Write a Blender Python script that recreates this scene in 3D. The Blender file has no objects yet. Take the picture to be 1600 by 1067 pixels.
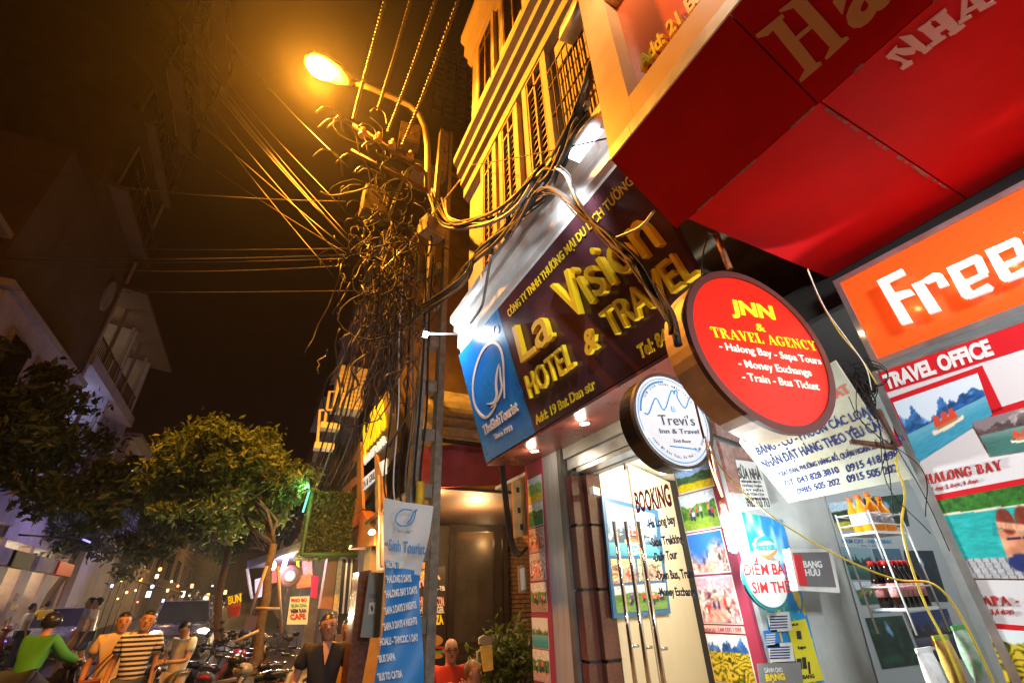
import bpy, bmesh, math, random
import numpy as np
from mathutils import Vector, Matrix
random.seed(7); rng = np.random.default_rng(7)
SC = bpy.context.scene
COL = SC.collection
PI = math.pi
# ------------------------------------------------------------------ camera
FOC, PCX, PCY = 711.0, 800.0, 533.5
PITCH, ROLL, YAW = math.radians(29.5), math.radians(2.05), math.radians(27.7)
CAM = Vector((0, 0, 1.62))
FW = Vector((math.sin(YAW)*math.cos(PITCH), math.cos(YAW)*math.cos(PITCH), math.sin(PITCH)))
R0 = Vector((math.cos(YAW), -math.sin(YAW), 0)); U0 = R0.cross(FW)
UPV = U0*math.cos(ROLL) + R0*math.sin(ROLL); RTV = R0*math.cos(ROLL) - U0*math.sin(ROLL)
cd = bpy.data.cameras.new('camera'); cam = bpy.data.objects.new('camera', cd); COL.objects.link(cam)
cd.sensor_width = 36; cd.lens = 36*FOC/1600; cd.clip_start = 0.05; cd.clip_end = 600
cam.matrix_world = Matrix.Translation(CAM) @ Matrix((RTV, UPV, -FW)).transposed().to_4x4()
SC.camera = cam
# ------------------------------------------------------------------ world (night sky over a lit city)
W = bpy.data.worlds.new('World'); SC.world = W; W.use_nodes = True
nt = W.node_tree; nt.nodes.clear()
bg = nt.nodes.new('ShaderNodeBackground'); wo = nt.nodes.new('ShaderNodeOutputWorld')
tc = nt.nodes.new('ShaderNodeTexCoord'); ns = nt.nodes.new('ShaderNodeTexNoise'); ns.inputs['Scale'].default_value = 1.6
cr = nt.nodes.new('ShaderNodeValToRGB')
cr.color_ramp.elements[0].position = .3; cr.color_ramp.elements[0].color = (.0045, .0018, .0010, 1)
cr.color_ramp.elements[1].position = .75; cr.color_ramp.elements[1].color = (.0075, .0026, .0009, 1)
nt.links.new(tc.outputs['Generated'], ns.inputs['Vector']); nt.links.new(ns.outputs['Fac'], cr.inputs['Fac'])
nt.links.new(cr.outputs['Color'], bg.inputs['Color']); bg.inputs['Strength'].default_value = 1.0
nt.links.new(bg.outputs[0], wo.inputs['Surface'])
SC.view_settings.view_transform = 'Standard'; SC.view_settings.look = 'None'
SC.view_settings.exposure = 0.0; SC.view_settings.gamma = 1; SC.view_settings.use_curve_mapping = False
SC.cycles.use_denoising = True
SC.cycles.max_bounces = 6; SC.cycles.diffuse_bounces = 3; SC.cycles.glossy_bounces = 3
SC.cycles.transmission_bounces = 5; SC.cycles.transparent_max_bounces = 8; SC.cycles.volume_bounces = 0
SC.cycles.sample_clamp_indirect = 4.0; SC.cycles.caustics_reflective = False; SC.cycles.caustics_refractive = False
SC.cycles.volume_step_rate = 4; SC.cycles.volume_max_steps = 64
def lamp(name, loc, col, watts, r=.05, spot=None, aim=None, size=None):
    d = bpy.data.lights.new(name, 'SPOT' if spot else 'POINT')
    d.color = col; d.energy = watts; d.shadow_soft_size = r
    o = bpy.data.objects.new(name, d); COL.objects.link(o); o.location = loc
    if spot:
        d.spot_size = math.radians(spot); d.spot_blend = .5
        o.rotation_euler = (Vector(aim)-Vector(loc)).to_track_quat('-Z', 'Y').to_euler()
    return o
# ------------------------------------------------------------------ pixel -> place (photo pixels, 1600 x 1067)
def ray(x, y):
    d = FW*FOC + RTV*(x-PCX) - UPV*(y-PCY); return d.normalized()
def atX(x, y, X): d = ray(x, y); return CAM + d*(X/d.x)
def atY(x, y, Y): d = ray(x, y); return CAM + d*(Y/d.y)
def atZ(x, y, Z): d = ray(x, y); return CAM + d*((Z-CAM.z)/d.z)
def atR(x, y, R): return CAM + ray(x, y)*R
# ------------------------------------------------------------------ materials
def lin(c): return tuple((x/12.92 if x <= .04045 else ((x+.055)/1.055)**2.4) for x in c)
MATS = {}
def mat(name, col, rough=.6, metal=0, nz=0.0, scale=8, bump=0.0, emit=None, es=0, alpha=None, coat=0, stretch=None, trans=0, wear=None, spec=.5):
    """col is a linear base colour"""
    if name in MATS: return MATS[name]
    m = bpy.data.materials.new(name); m.use_nodes = True; t = m.node_tree; p = t.nodes['Principled BSDF']
    p.inputs['Base Color'].default_value = (*col, 1); p.inputs['Roughness'].default_value = rough
    p.inputs['Metallic'].default_value = metal
    p.inputs['Specular IOR Level'].default_value = spec
    if coat: p.inputs['Coat Weight'].default_value = coat; p.inputs['Coat Roughness'].default_value = .08
    if emit is not None:
        p.inputs['Emission Color'].default_value = (*emit, 1); p.inputs['Emission Strength'].default_value = es
    if trans: p.inputs['Transmission Weight'].default_value = trans; p.inputs['IOR'].default_value = 1.45
    if alpha is not None: p.inputs['Alpha'].default_value = alpha
    if nz or bump:
        tc = t.nodes.new('ShaderNodeTexCoord'); mp = t.nodes.new('ShaderNodeMapping'); n = t.nodes.new('ShaderNodeTexNoise')
        if stretch: mp.inputs['Scale'].default_value = stretch
        n.inputs['Scale'].default_value = scale; n.inputs['Detail'].default_value = 6; n.inputs['Roughness'].default_value = .65
        t.links.new(tc.outputs['Object'], mp.inputs['Vector']); t.links.new(mp.outputs[0], n.inputs['Vector'])
        if nz:
            r = t.nodes.new('ShaderNodeValToRGB'); r.color_ramp.elements[0].position = .3; r.color_ramp.elements[1].position = .72
            a = tuple(c*(1-nz) for c in col); b = tuple(min(1, c*(1+nz*.6)+.01*nz) for c in col)
            if wear: a = wear
            r.color_ramp.elements[0].color = (*a, 1); r.color_ramp.elements[1].color = (*b, 1)
            t.links.new(n.outputs['Fac'], r.inputs['Fac']); t.links.new(r.outputs[0], p.inputs['Base Color'])
            mr = t.nodes.new('ShaderNodeMapRange'); mr.inputs[3].default_value = max(.05, rough-.12); mr.inputs[4].default_value = min(1, rough+.15)
            t.links.new(n.outputs['Fac'], mr.inputs[0]); t.links.new(mr.outputs[0], p.inputs['Roughness'])
            if emit is not None and es < 5:
                pass
        if bump:
            b = t.nodes.new('ShaderNodeBump'); b.inputs['Strength'].default_value = bump; b.inputs['Distance'].default_value = .02
            t.links.new(n.outputs['Fac'], b.inputs['Height']); t.links.new(b.outputs[0], p.inputs['Normal'])
    MATS[name] = m; return m
def glow(name, col, s):
    return mat(name, (.02, .02, .02), .5, emit=col, es=s)
def printmat(name, rough=.35, es=0.0, coat=.0, k=1.0):
    if name in MATS: return MATS[name]
    m = bpy.data.materials.new(name); m.use_nodes = True; t = m.node_tree; p = t.nodes['Principled BSDF']
    a = t.nodes.new('ShaderNodeAttribute'); a.attribute_name = 'Col'
    mx = t.nodes.new('ShaderNodeMix'); mx.data_type = 'RGBA'; mx.blend_type = 'MULTIPLY'; mx.inputs[0].default_value = 1
    mx.inputs[7].default_value = (k, k, k, 1)
    t.links.new(a.outputs['Color'], mx.inputs[6]); t.links.new(mx.outputs[2], p.inputs['Base Color']); p.inputs['Roughness'].default_value = rough
    if es: t.links.new(a.outputs['Color'], p.inputs['Emission Color']); p.inputs['Emission Strength'].default_value = es
    if coat: p.inputs['Coat Weight'].default_value = coat
    MATS[name] = m; return m
# ------------------------------------------------------------------ objects
def tag(o, label=None, cat=None, group=None, kind=None):
    if label: o['label'] = label
    if cat: o['category'] = cat
    if group: o['group'] = group
    if kind: o['kind'] = kind
    return o
def thing(name, label, cat, loc=(0, 0, 0), group=None):
    o = bpy.data.objects.new(name, None); COL.objects.link(o); o.location = loc; o.empty_display_size = .2
    return tag(o, label, cat, group)
def put(name, me, m, parent=None):
    if m is not None and not me.materials: me.materials.append(m)
    o = bpy.data.objects.new(name, me); COL.objects.link(o)
    if parent is not None:
        o.parent = parent
        # geometry is given in world coordinates: undo the whole chain above
        inv = Matrix.Identity(4); p = parent; chain = Matrix.Identity(4)
        while p is not None:
            chain = p.matrix_parent_inverse @ p.matrix_basis @ chain if p.parent is None else p.matrix_parent_inverse @ p.matrix_basis @ chain
            p = p.parent
        o.matrix_parent_inverse = chain.inverted()
    return o
def putl(name, me, m, parent):   # geometry given in the parent's own coordinates
    if m is not None and not me.materials: me.materials.append(m)
    o = bpy.data.objects.new(name, me); COL.objects.link(o); o.parent = parent; return o
def copy_tree(o, loc=None, rz=None, parent=None, label=None, group=None, scale=None):
    c = o.copy(); COL.objects.link(c); c.parent = parent
    for ch in o.children: copy_tree(ch, parent=c)
    if loc is not None: c.location = loc
    if rz is not None: c.rotation_euler = (c.rotation_euler.x, c.rotation_euler.y, rz)
    if scale: c.scale = (scale,)*3
    if label: c['label'] = label
    if group: c['group'] = group
    return c
def recolour(o, table):
    """give a copied part its own mesh with another material"""
    for ch in [o]+list(o.children_recursive):
        if ch.type == 'MESH' and ch.data.materials and ch.data.materials[0].name in table:
            ch.data = ch.data.copy(); ch.data.materials[0] = table[ch.data.materials[0].name]
class Fr:
    """a flat frame: U to the reader's right, V up, N towards the reader"""
    def __init__(s, O, az, tilt=0, roll=0):
        a = math.radians(az); t = math.radians(tilt)
        s.O = Vector(O); U = Vector((math.sin(a), math.cos(a), 0)); Z = Vector((0, 0, 1)); N = U.cross(Z)
        V = Z*math.cos(t) + N*math.sin(t)
        if roll:
            r = math.radians(roll); U, V = U*math.cos(r)+V*math.sin(r), V*math.cos(r)-U*math.sin(r)
        s.U = U; s.V = V; s.N = U.cross(V)
    def p(s, u, v, n=0): return s.O + s.U*u + s.V*v + s.N*n
    def uv(s, x, y, n=0):
        d = ray(x, y); O = s.O + s.N*n; k = (O-CAM).dot(s.N)/d.dot(s.N); q = CAM + d*k - O
        return q.dot(s.U), q.dot(s.V)
def FX(X): return Fr((X, 0, 0), 180)
def FY(Y): return Fr((0, Y, 0), 90)
def FL(X): return Fr((X, 0, 0), 0)
WORLD = Fr((0, 0, 0), 90); WORLD.U = Vector((1, 0, 0)); WORLD.V = Vector((0, 1, 0)); WORLD.N = Vector((0, 0, 1))
class MB:
    def __init__(s, fr=WORLD): s.fr = fr; s.v = []; s.f = []; s.sm = []
    def add(s, pts, faces, fr=None, smooth=False):
        f = fr or s.fr; b = len(s.v)
        s.v += [f.p(*q) for q in pts]; s.f += [[b+i for i in g] for g in faces]; s.sm += [smooth]*len(faces); return s
    def box(s, u0, u1, v0, v1, n0, n1, fr=None):
        u0, u1 = min(u0, u1), max(u0, u1); v0, v1 = min(v0, v1), max(v0, v1); n0, n1 = min(n0, n1), max(n0, n1)
        P = [(u0, v0, n0), (u1, v0, n0), (u1, v1, n0), (u0, v1, n0), (u0, v0, n1), (u1, v0, n1), (u1, v1, n1), (u0, v1, n1)]
        return s.add(P, [(0, 3, 2, 1), (4, 5, 6, 7), (0, 1, 5, 4), (1, 2, 6, 5), (2, 3, 7, 6), (3, 0, 4, 7)], fr)
    def prism(s, pts, n0, n1, fr=None):
        a = sum(pts[i][0]*pts[(i+1) % len(pts)][1]-pts[(i+1) % len(pts)][0]*pts[i][1] for i in range(len(pts)))
        if a < 0: pts = pts[::-1]
        k = len(pts)
        P = [(u, v, n0) for u, v in pts]+[(u, v, n1) for u, v in pts]
        F = [tuple(range(k))[::-1], tuple(range(k, 2*k))]+[(i, (i+1) % k, k+(i+1) % k, k+i) for i in range(k)]
        return s.add(P, F, fr)
    def quad4(s, p4, smooth=False):
        b = len(s.v); s.v += [Vector(q) for q in p4]; s.f.append([b, b+1, b+2, b+3]); s.sm.append(smooth); return s
    def solid(s, low, high):
        """two loops of world points joined into a closed solid"""
        b = len(s.v); k = len(low); s.v += [Vector(q) for q in low]+[Vector(q) for q in high]
        s.f += [[b+i for i in range(k)][::-1], [b+k+i for i in range(k)]]+[[b+i, b+(i+1) % k, b+k+(i+1) % k, b+k+i] for i in range(k)]
        s.sm += [False]*(k+2); return s
    def tube(s, pts, r, n=6, cap=True, smooth=True):
        pts = [Vector(p) for p in pts]; K = len(pts)
        rs = r if isinstance(r, (list, tuple)) else [r]*K
        b = len(s.v); ref = None
        for i, p in enumerate(pts):
            t = (pts[min(i+1, K-1)]-pts[max(i-1, 0)])
            if t.length < 1e-9: t = Vector((0, 0, 1))
            t.normalize()
            if ref is None: ref = t.orthogonal()
            a = ref-t*ref.dot(t)
            if a.length < 1e-6: a = t.orthogonal()
            a.normalize(); ref = a; c = t.cross(a)
            for j in range(n):
                q = 2*PI*j/n; s.v.append(p+(a*math.cos(q)+c*math.sin(q))*rs[i])
        for i in range(K-1):
            for j in range(n):
                s.f.append([b+i*n+j, b+i*n+(j+1) % n, b+(i+1)*n+(j+1) % n, b+(i+1)*n+j]); s.sm.append(smooth)
        if cap and n > 2:
            s.f.append([b+j for j in range(n)][::-1]); s.sm.append(False)
            s.f.append([b+(K-1)*n+j for j in range(n)]); s.sm.append(False)
        return s
    def lathe(s, base, axis, prof, n=16, smooth=True):
        """prof = [(distance along axis, radius)]"""
        base = Vector(base); axis = Vector(axis).normalized()
        a = axis.orthogonal().normalized(); c = axis.cross(a); b = len(s.v); K = len(prof)
        for (h, r) in prof:
            for j in range(n):
                q = 2*PI*j/n; s.v.append(base+axis*h+(a*math.cos(q)+c*math.sin(q))*max(r, 1e-4))
        for i in range(K-1):
            for j in range(n):
                s.f.append([b+i*n+j, b+i*n+(j+1) % n, b+(i+1)*n+(j+1) % n, b+(i+1)*n+j]); s.sm.append(smooth)
        s.f.append([b+j for j in range(n)][::-1]); s.sm.append(False)
        s.f.append([b+(K-1)*n+j for j in range(n)]); s.sm.append(False)
        return s
    def ell(s, c, rx, ry, rz, n=12, m=8, M=None):
        c = Vector(c); b = len(s.v)
        for i in range(m+1):
            th = PI*i/m
            for j in range(n):
                q = 2*PI*j/n; o = Vector((rx*math.sin(th)*math.cos(q), ry*math.sin(th)*math.sin(q), rz*math.cos(th)))
                if M: o = M @ o
                s.v.append(c+o)
        for i in range(m):
            for j in range(n):
                s.f.append([b+i*n+j, b+i*n+(j+1) % n, b+(i+1)*n+(j+1) % n, b+(i+1)*n+j][::-1]); s.sm.append(True)
        return s
    def mesh(s, name='m'):
        me = bpy.data.meshes.new(name); me.from_pydata([tuple(v) for v in s.v], [], s.f)
        me.polygons.foreach_set('use_smooth', s.sm); me.update(); return me
    def build(s, name, m, parent=None): return put(name, s.mesh(name), m, parent)
def bevel(o, w=.004, seg=2):
    bm = bmesh.new(); bm.from_mesh(o.data); bmesh.ops.remove_doubles(bm, verts=bm.verts, dist=1e-5)
    es = [e for e in bm.edges if len(e.link_faces) == 2 and e.calc_face_angle(0) > .6]
    try: bmesh.ops.bevel(bm, geom=es, offset=w, segments=seg, profile=.5, affect='EDGES')
    except Exception: pass
    bm.to_mesh(o.data); bm.free(); return o
# ------------------------------------------------------------------ lettering
TCACHE = {}
def glyph_mesh(s, bold=0.0, shear=0.0, space=1.0):
    k = (s, bold, shear, space)
    if k in TCACHE: return TCACHE[k]
    c = bpy.data.curves.new('t', 'FONT'); c.body = s; c.offset = bold; c.shear = shear; c.extrude = .5; c.resolution_u = 3; c.space_character = space
    o = bpy.data.objects.new('t', c); COL.objects.link(o)
    dg = bpy.context.evaluated_depsgraph_get(); me = bpy.data.meshes.new_from_object(o.evaluated_get(dg))
    v = np.zeros(len(me.vertices)*3); me.vertices.foreach_get('co', v); v = v.reshape(-1, 3)
    f = [tuple(p.vertices) for p in me.polygons]
    bpy.data.objects.remove(o); bpy.data.curves.remove(c); bpy.data.meshes.remove(me)
    TCACHE[k] = (v, f); return v, f
def lettering(mb, s, A, B, H, n0, n1, bold=0.0, shear=0.0, space=1.0, cap=.69):
    """baseline from A to B (u,v), H = (du,dv) vector of a capital's height"""
    v, f = glyph_mesh(s.replace('Đ', 'D'), bold, shear, space)
    x0, x1 = v[:, 0].min(), v[:, 0].max()
    wD = np.ptp(glyph_mesh('D', bold, shear, space)[0][:, 0]); e = (n1-n0)*.3
    for i, ch in enumerate(s):       # the stroke through a barred D is laid on separately
        if ch != 'Đ': continue
        xr = glyph_mesh(s[:i].replace('Đ', 'D')+'D', bold, shear, space)[0][:, 0].max(); xl = xr-wD
        q = [((x-x0)/(x1-x0), y/cap) for x, y in ((xl-.09, .31), (xl+.26, .31), (xl+.26, .39), (xl-.09, .39))]
        mb.prism([(A[0]+(B[0]-A[0])*k+H[0]*h, A[1]+(B[1]-A[1])*k+H[1]*h) for k, h in q], n0, n1+e)
    pts = []
    for x, y, z in v:
        k = (x-x0)/(x1-x0); h = y/cap
        pts.append((A[0]+(B[0]-A[0])*k+H[0]*h, A[1]+(B[1]-A[1])*k+H[1]*h, n0 if z < 0 else n1))
    mb.add(pts, f)
def text_px(name, fr, s, a, b, top, n0, n1, m, parent, **kw):
    """a, b baseline end pixels, top = pixel at the top of a capital above a"""
    mb = MB(fr); A = fr.uv(*a); B = fr.uv(*b); T = fr.uv(*top)
    lettering(mb, s, A, B, (T[0]-A[0], T[1]-A[1]), n0, n1, **kw)
    return mb.build(name, m, parent)
def text_uv(name, fr, s, A, B, h, n0, n1, m, parent, **kw):
    mb = MB(fr); lettering(mb, s, A, B, (-(B[1]-A[1])*.0, h), n0, n1, **kw); return mb.build(name, m, parent)
# a small serif face, drawn as strokes (em: cap height 1)
def _st(x0, y0, x1, y1, w0, w1=None):
    w1 = w0 if w1 is None else w1
    return [(x0-w0/2, y0), (x0+w0/2, y0), (x1+w1/2, y1), (x1-w1/2, y1)]
def _bx(x0, x1, y0, y1): return [(x0, y0), (x1, y0), (x1, y1), (x0, y1)]
def _arc(cx, cy, rx, ry, ix, iy, a0, a1, k=14):
    o = [(cx+rx*math.cos(math.radians(a0+(a1-a0)*i/k)), cy+ry*math.sin(math.radians(a0+(a1-a0)*i/k))) for i in range(k+1)]
    n = [(cx+ix*math.cos(math.radians(a0+(a1-a0)*i/k)), cy+iy*math.sin(math.radians(a0+(a1-a0)*i/k))) for i in range(k+1)]
    return o+n[::-1]
def serif_glyph(c):
    T, t, s = .2, .055, .05
    stem = lambda x: [_bx(x-T/2, x+T/2, 0, 1), _bx(x-T/2-.08, x+T/2+.08, 0, s), _bx(x-T/2-.08, x+T/2+.08, 1-s, 1)]
    thin = lambda x: [_bx(x-t/2, x+t/2, 0, 1)]
    if c == 'H': return stem(.2)+stem(.72)+[_bx(.25, .7, .46, .54)], .92
    if c == 'A': return [_st(.1, 0, .42, 1, t), _st(.72, 0, .42, 1, T, .14), _bx(.2, .62, .3, .36), _bx(0, .24, 0, s), _bx(.56, .88, 0, s)], .88
    if c == 'L': return stem(.2)+[_bx(.2, .68, 0, .06), _bx(.62, .68, 0, .32)], .72
    if c == 'O': return [_arc(.42, .5, .4, .52, .19, .46, 0, 180), _arc(.42, .5, .4, .52, .19, .46, 180, 360)], .86
    if c == 'N': return [_bx(.14, .14+t, 0, 1), _bx(.68, .68+t, 0, 1), _st(.72, 0, .17, 1, .1, .2), _bx(.04, .28, 0, s), _bx(.58, .84, 1-s, 1), _bx(.0, .2, 1-s, 1)], .88
    if c == 'G': return [_arc(.42, .5, .4, .52, .19, .46, 50, 180), _arc(.42, .5, .4, .52, .19, .46, 180, 320), _bx(.56, .74, .1, .45), _bx(.48, .82, .42, .47), _bx(.7, .75, .68, .95)], .88
    if c == 'C': return [_arc(.42, .5, .4, .52, .19, .46, 50, 180), _arc(.42, .5, .4, .52, .19, .46, 180, 315), _bx(.68, .73, .66, .95)], .82
    if c == 'B': return stem(.2)+[_arc(.34, .74, .3, .26, .12, .2, -90, 90), _arc(.34, .26, .36, .27, .15, .21, -90, 90), _bx(.2, .36, .94, 1), _bx(.2, .36, 0, .06), _bx(.2, .36, .48, .53)], .78
    if c == 'P': return stem(.2)+[_arc(.34, .72, .33, .28, .14, .22, -90, 90), _bx(.2, .36, .94, 1), _bx(.2, .36, .44, .5)], .74
    if c == 'R': return stem(.2)+[_arc(.34, .74, .32, .26, .13, .2, -90, 90), _bx(.2, .36, .94, 1), _bx(.2, .36, .48, .54), _st(.72, 0, .4, .5, .2, .16), _bx(.62, .86, 0, s)], .86
    if c == 'Y': return [_bx(.34, .54, 0, .48), _st(.44, .42, .18, 1, .18, .2), _st(.46, .42, .74, 1, .06, t), _bx(.24, .64, 0, s), _bx(.02, .34, 1-s, 1), _bx(.6, .88, 1-s, 1)], .88
    if c == 'S': return [_arc(.32, .75, .26, .27, .1, .2, 30, 200), _arc(.32, .26, .28, .28, .1, .2, 200-20, 380), _st(.46, .28, .2, .68, .24, .2), _bx(.52, .57, .68, .96), _bx(.05, .1, .04, .34)], .66
    if c == 'T': return stem(.38)+[_bx(.04, .72, .94, 1), _bx(.04, .08, .7, 1), _bx(.68, .72, .7, 1)], .78
    if c == 'V': return [_st(.42, 0, .16, 1, .14, .2), _st(.44, 0, .7, 1, .08, t), _bx(.0, .32, 1-s, 1), _bx(.56, .84, 1-s, 1)], .84
    if c == 'E': return stem(.2)+[_bx(.2, .68, 0, .06), _bx(.62, .68, 0, .3), _bx(.2, .66, .94, 1), _bx(.6, .66, .7, 1), _bx(.2, .52, .48, .53)], .74
    if c == '-': return [_bx(.08, .38, .36, .46)], .46
    if c == 'd': return stem(.2), .6
    return [], .4
def serif_px(name, fr, s, a, b, top, n0, n1, m, parent, gap=.04):
    A = fr.uv(*a); B = fr.uv(*b); T = fr.uv(*top); H = (T[0]-A[0], T[1]-A[1]); g = []; x = 0
    for c in s:
        ps, w = serif_glyph(c)
        g += [[(px+x, py) for px, py in q] for q in ps]; x += w+gap
    mb = MB(fr); k = 0
    for q in g:
        k += 1; e = (k % 7)*.00015
        mb.prism([(A[0]+(B[0]-A[0])*u/x+H[0]*v, A[1]+(B[1]-A[1])*u/x+H[1]*v) for u, v in q], n0, n1+e)
    return mb.build(name, m, parent)
# ------------------------------------------------------------------ pictures printed on boards (colour computed per point, flat print)
def vnoise(u, v, f, seed=0, oct=4):
    r = np.random.default_rng(seed); out = np.zeros_like(u); a = 1; tot = 0
    for o in range(oct):
        g = r.random((66, 66)); x = (u*f) % 64; y = (v*f) % 64; xi = x.astype(int); yi = y.astype(int)
        fx = x-xi; fy = y-yi; fx = fx*fx*(3-2*fx); fy = fy*fy*(3-2*fy)
        out += a*((g[yi, xi]*(1-fx)+g[yi, xi+1]*fx)*(1-fy)+(g[yi+1, xi]*(1-fx)+g[yi+1, xi+1]*fx)*fy)
        tot += a; a *= .55; f *= 2.03
    return out/tot
def mixc(c, m, d):
    m = np.clip(m, 0, 1)[..., None]; return c*(1-m)+np.array(d)*m
def sm(e0, e1, x): return np.clip((x-e0)/(e1-e0), 0, 1)
def pic(name, fr, quad, fn, parent, m, n=.003, nu=44, nv=44, thick=.002):
    """quad: uv corners TL TR BR BL"""
    U, V = np.meshgrid(np.linspace(0, 1, nu+1), np.linspace(0, 1, nv+1))
    c = np.clip(fn(U, V), 0, 1); c = np.where(c <= .04045, c/12.92, ((c+.055)/1.055)**2.4)
    TL, TR, BR, BL = [np.array(q) for q in quad]
    Q = (TL*(1-U[..., None])+TR*U[..., None])*V[..., None]+(BL*(1-U[..., None])+BR*U[..., None])*(1-V[..., None])
    O = np.array(fr.O)+np.array(fr.N)*n; P = O+Q[..., :1]*np.array(fr.U)+Q[..., 1:]*np.array(fr.V)
    w = nu+1; i = np.arange(nv)[:, None]*w+np.arange(nu)[None, :]
    F = np.stack([i, i+1, i+1+w, i+w], -1).reshape(-1, 4)
    me = bpy.data.meshes.new(name); me.from_pydata(P.reshape(-1, 3).tolist(), [], F.tolist())
    at = me.color_attributes.new('Col', 'FLOAT_COLOR', 'POINT')
    at.data.foreach_set('color', np.concatenate([c, np.ones(c.shape[:2]+(1,))], -1).reshape(-1).astype(np.float32)); me.update()
    return put(name, me, m, parent)
def qpx(fr, *pts): return [fr.uv(*p) for p in pts]
# picture functions: u to the right, v up, both 0..1
def ridge(u, seed, f=5): return vnoise(u, u*0+.37, f, seed, 5)
def P_bay(u, v, seed=1, sky=(.85, .92, .98), sea=(.25, .62, .75), rock=(.12, .35, .6), boat=True, hz=.42):
    c = np.ones(u.shape+(3,))*np.array(sky); n = vnoise(u, v, 14, seed+5, 5)
    for k, (h, col) in enumerate([(.55, tuple(min(1, x+.3) for x in rock)), (.5, tuple(min(1, x+.1) for x in rock)), (.38, rock)]):
        r = hz+h*np.abs(ridge(u+k*.3, seed+k, 4+k*2)-.35)*1.9
        m = sm(0, .01, r-v); c = mixc(c, m, np.array(col)); c = c*(1+m[..., None]*(n[..., None]-.5)*1.1)
    s = np.ones(u.shape+(3,))*np.array(sea)*(1+.25*(vnoise(u*1, v*5, 16, seed+9, 3)[..., None]-.5)); s = mixc(s, sm(hz-.25, hz, v)*.35, (.8, .9, .9))
    c = np.where((v < hz)[..., None], s, c)
    if boat:
        c = mixc(c, (np.abs(u-.5) < .2)*(np.abs(v-.24-.03*np.abs(u-.5)*5) < .035), (.95, .9, .8)); c = mixc(c, (np.abs(u-.5) < .13)*(np.abs(v-.3) < .03), (.7, .5, .35))
        for x in (.4, .5, .59): c = mixc(c, (np.abs(u-x) < .04*(1.5-(v-.3)*4))*(v > .33)*(v < .52), (.85, .3, .18))
    return c
def P_green(u, v, seed=1, a=(.1, .25, .08), b=(.45, .62, .2), sky=(.75, .85, .95), top=.75, fg=(.8, .75, .2)):
    n = vnoise(u, v, 12, seed, 5); c = np.array(a)+(np.array(b)-np.array(a))*n[..., None]*1.2
    c = mixc(c, sm(0, .03, v-(top-.25*ridge(u, seed+2, 5))), sky); c = mixc(c, sm(.05, 0, v-.22-.1*ridge(u, seed+3, 6)), fg); return c*(.8+.5*vnoise(u, v, 26, seed+4, 3)[..., None])
def P_terr(u, v, seed=1):
    n = vnoise(u, v, 4, seed, 3); q = np.sin((v*1.0+n*.55)*58)
    c = np.array((.78, .72, .2))*np.ones(u.shape+(3,)); c = mixc(c, sm(-.2, .6, q), (.36, .42, .1)); c = mixc(c, sm(.9, 1, q), (.1, .13, .05))
    c = mixc(c, sm(0, .02, v-.72-.2*ridge(u, seed+1, 5)), (.85, .92, .95)); return c
def P_market(u, v, seed=1, base=(.75, .25, .25)):
    w = vnoise(u, v, 3, seed+9, 2); uu = u+.22*w; vv = v+.25*vnoise(u, v, 4, seed+8, 2)
    c = np.ones(u.shape+(3,))*np.array((.78, .66, .62))
    for k in range(3): c = mixc(c, sm(.38, .66, vnoise(uu*(1+k*.3), vv*1.4, 3.5+2.5*k, seed+k, 5)), [base, (.30, .12, .14), (.95, .9, .85)][k])
    c = mixc(c, sm(.72, .9, v+.1*vnoise(u, v, 6, seed+4, 3)), tuple(.55+.4*x for x in base)); pth = np.abs(u-.5-.3*(v-.4))
    c = mixc(c, sm(.30*(1.0-v)+.02, .24*(1.0-v), pth)*(v < .6)*.75, (.86, .62, .55)); r = random.Random(seed)
    for k in range(6):
        x = r.uniform(.15, .85); y = r.uniform(.2, .5); c = mixc(c, sm(1.1, .8, np.hypot((u-x)/.035, (v-y)/.11)), r.choice([(.85, .2, .2), (.15, .2, .4), (.9, .85, .8), (.2, .15, .15)])); c = mixc(c, sm(1.1, .8, np.hypot((u-x)/.025, (v-y-.13)/.03)), (.6, .42, .34))
    return c*(.72+.56*vnoise(u, v, 18, seed+6, 4)[..., None])
def P_people(u, v, seed=1, sky=(.8, .85, .9), gr=(.5, .6, .2), cols=((.8, .2, .2), (.2, .3, .6), (.9, .6, .2), (.8, .8, .85))):
    c = P_green(u, v, seed, sky=sky, top=.8, fg=gr); r = random.Random(seed)
    for k in range(9):
        x = r.uniform(.2, .9); h = r.uniform(.14, .22); y = r.uniform(.36, .5); w = .03
        c = mixc(c, (np.abs(u-x) < w)*(v > y-h*.9)*(v < y), (.12, .14, .25)); c = mixc(c, (np.abs(u-x) < w*1.2)*(v > y)*(v < y+h*.7), cols[k % 4]); c = mixc(c, ((u-x)**2+(v-y-h*.9)**2) < .0007, (.7, .5, .4))
    return c
def P_cave(u, v, seed=1, a=(.02, .06, .05), b=(.1, .45, .3), spot=(.5, .7, .9)):
    n = vnoise(u+.3*vnoise(u, v, 4, seed+3, 2), v, 7, seed, 5); c = np.array(a)+(np.array(b)-np.array(a))*(n**2)[..., None]*1.3
    return mixc(c, sm(.05, .02, np.hypot((u-.5-.25*(.75-v))*1.4, (v-.72)*.7)-.1*vnoise(u, v, 9, seed+4, 3)), spot)
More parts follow.
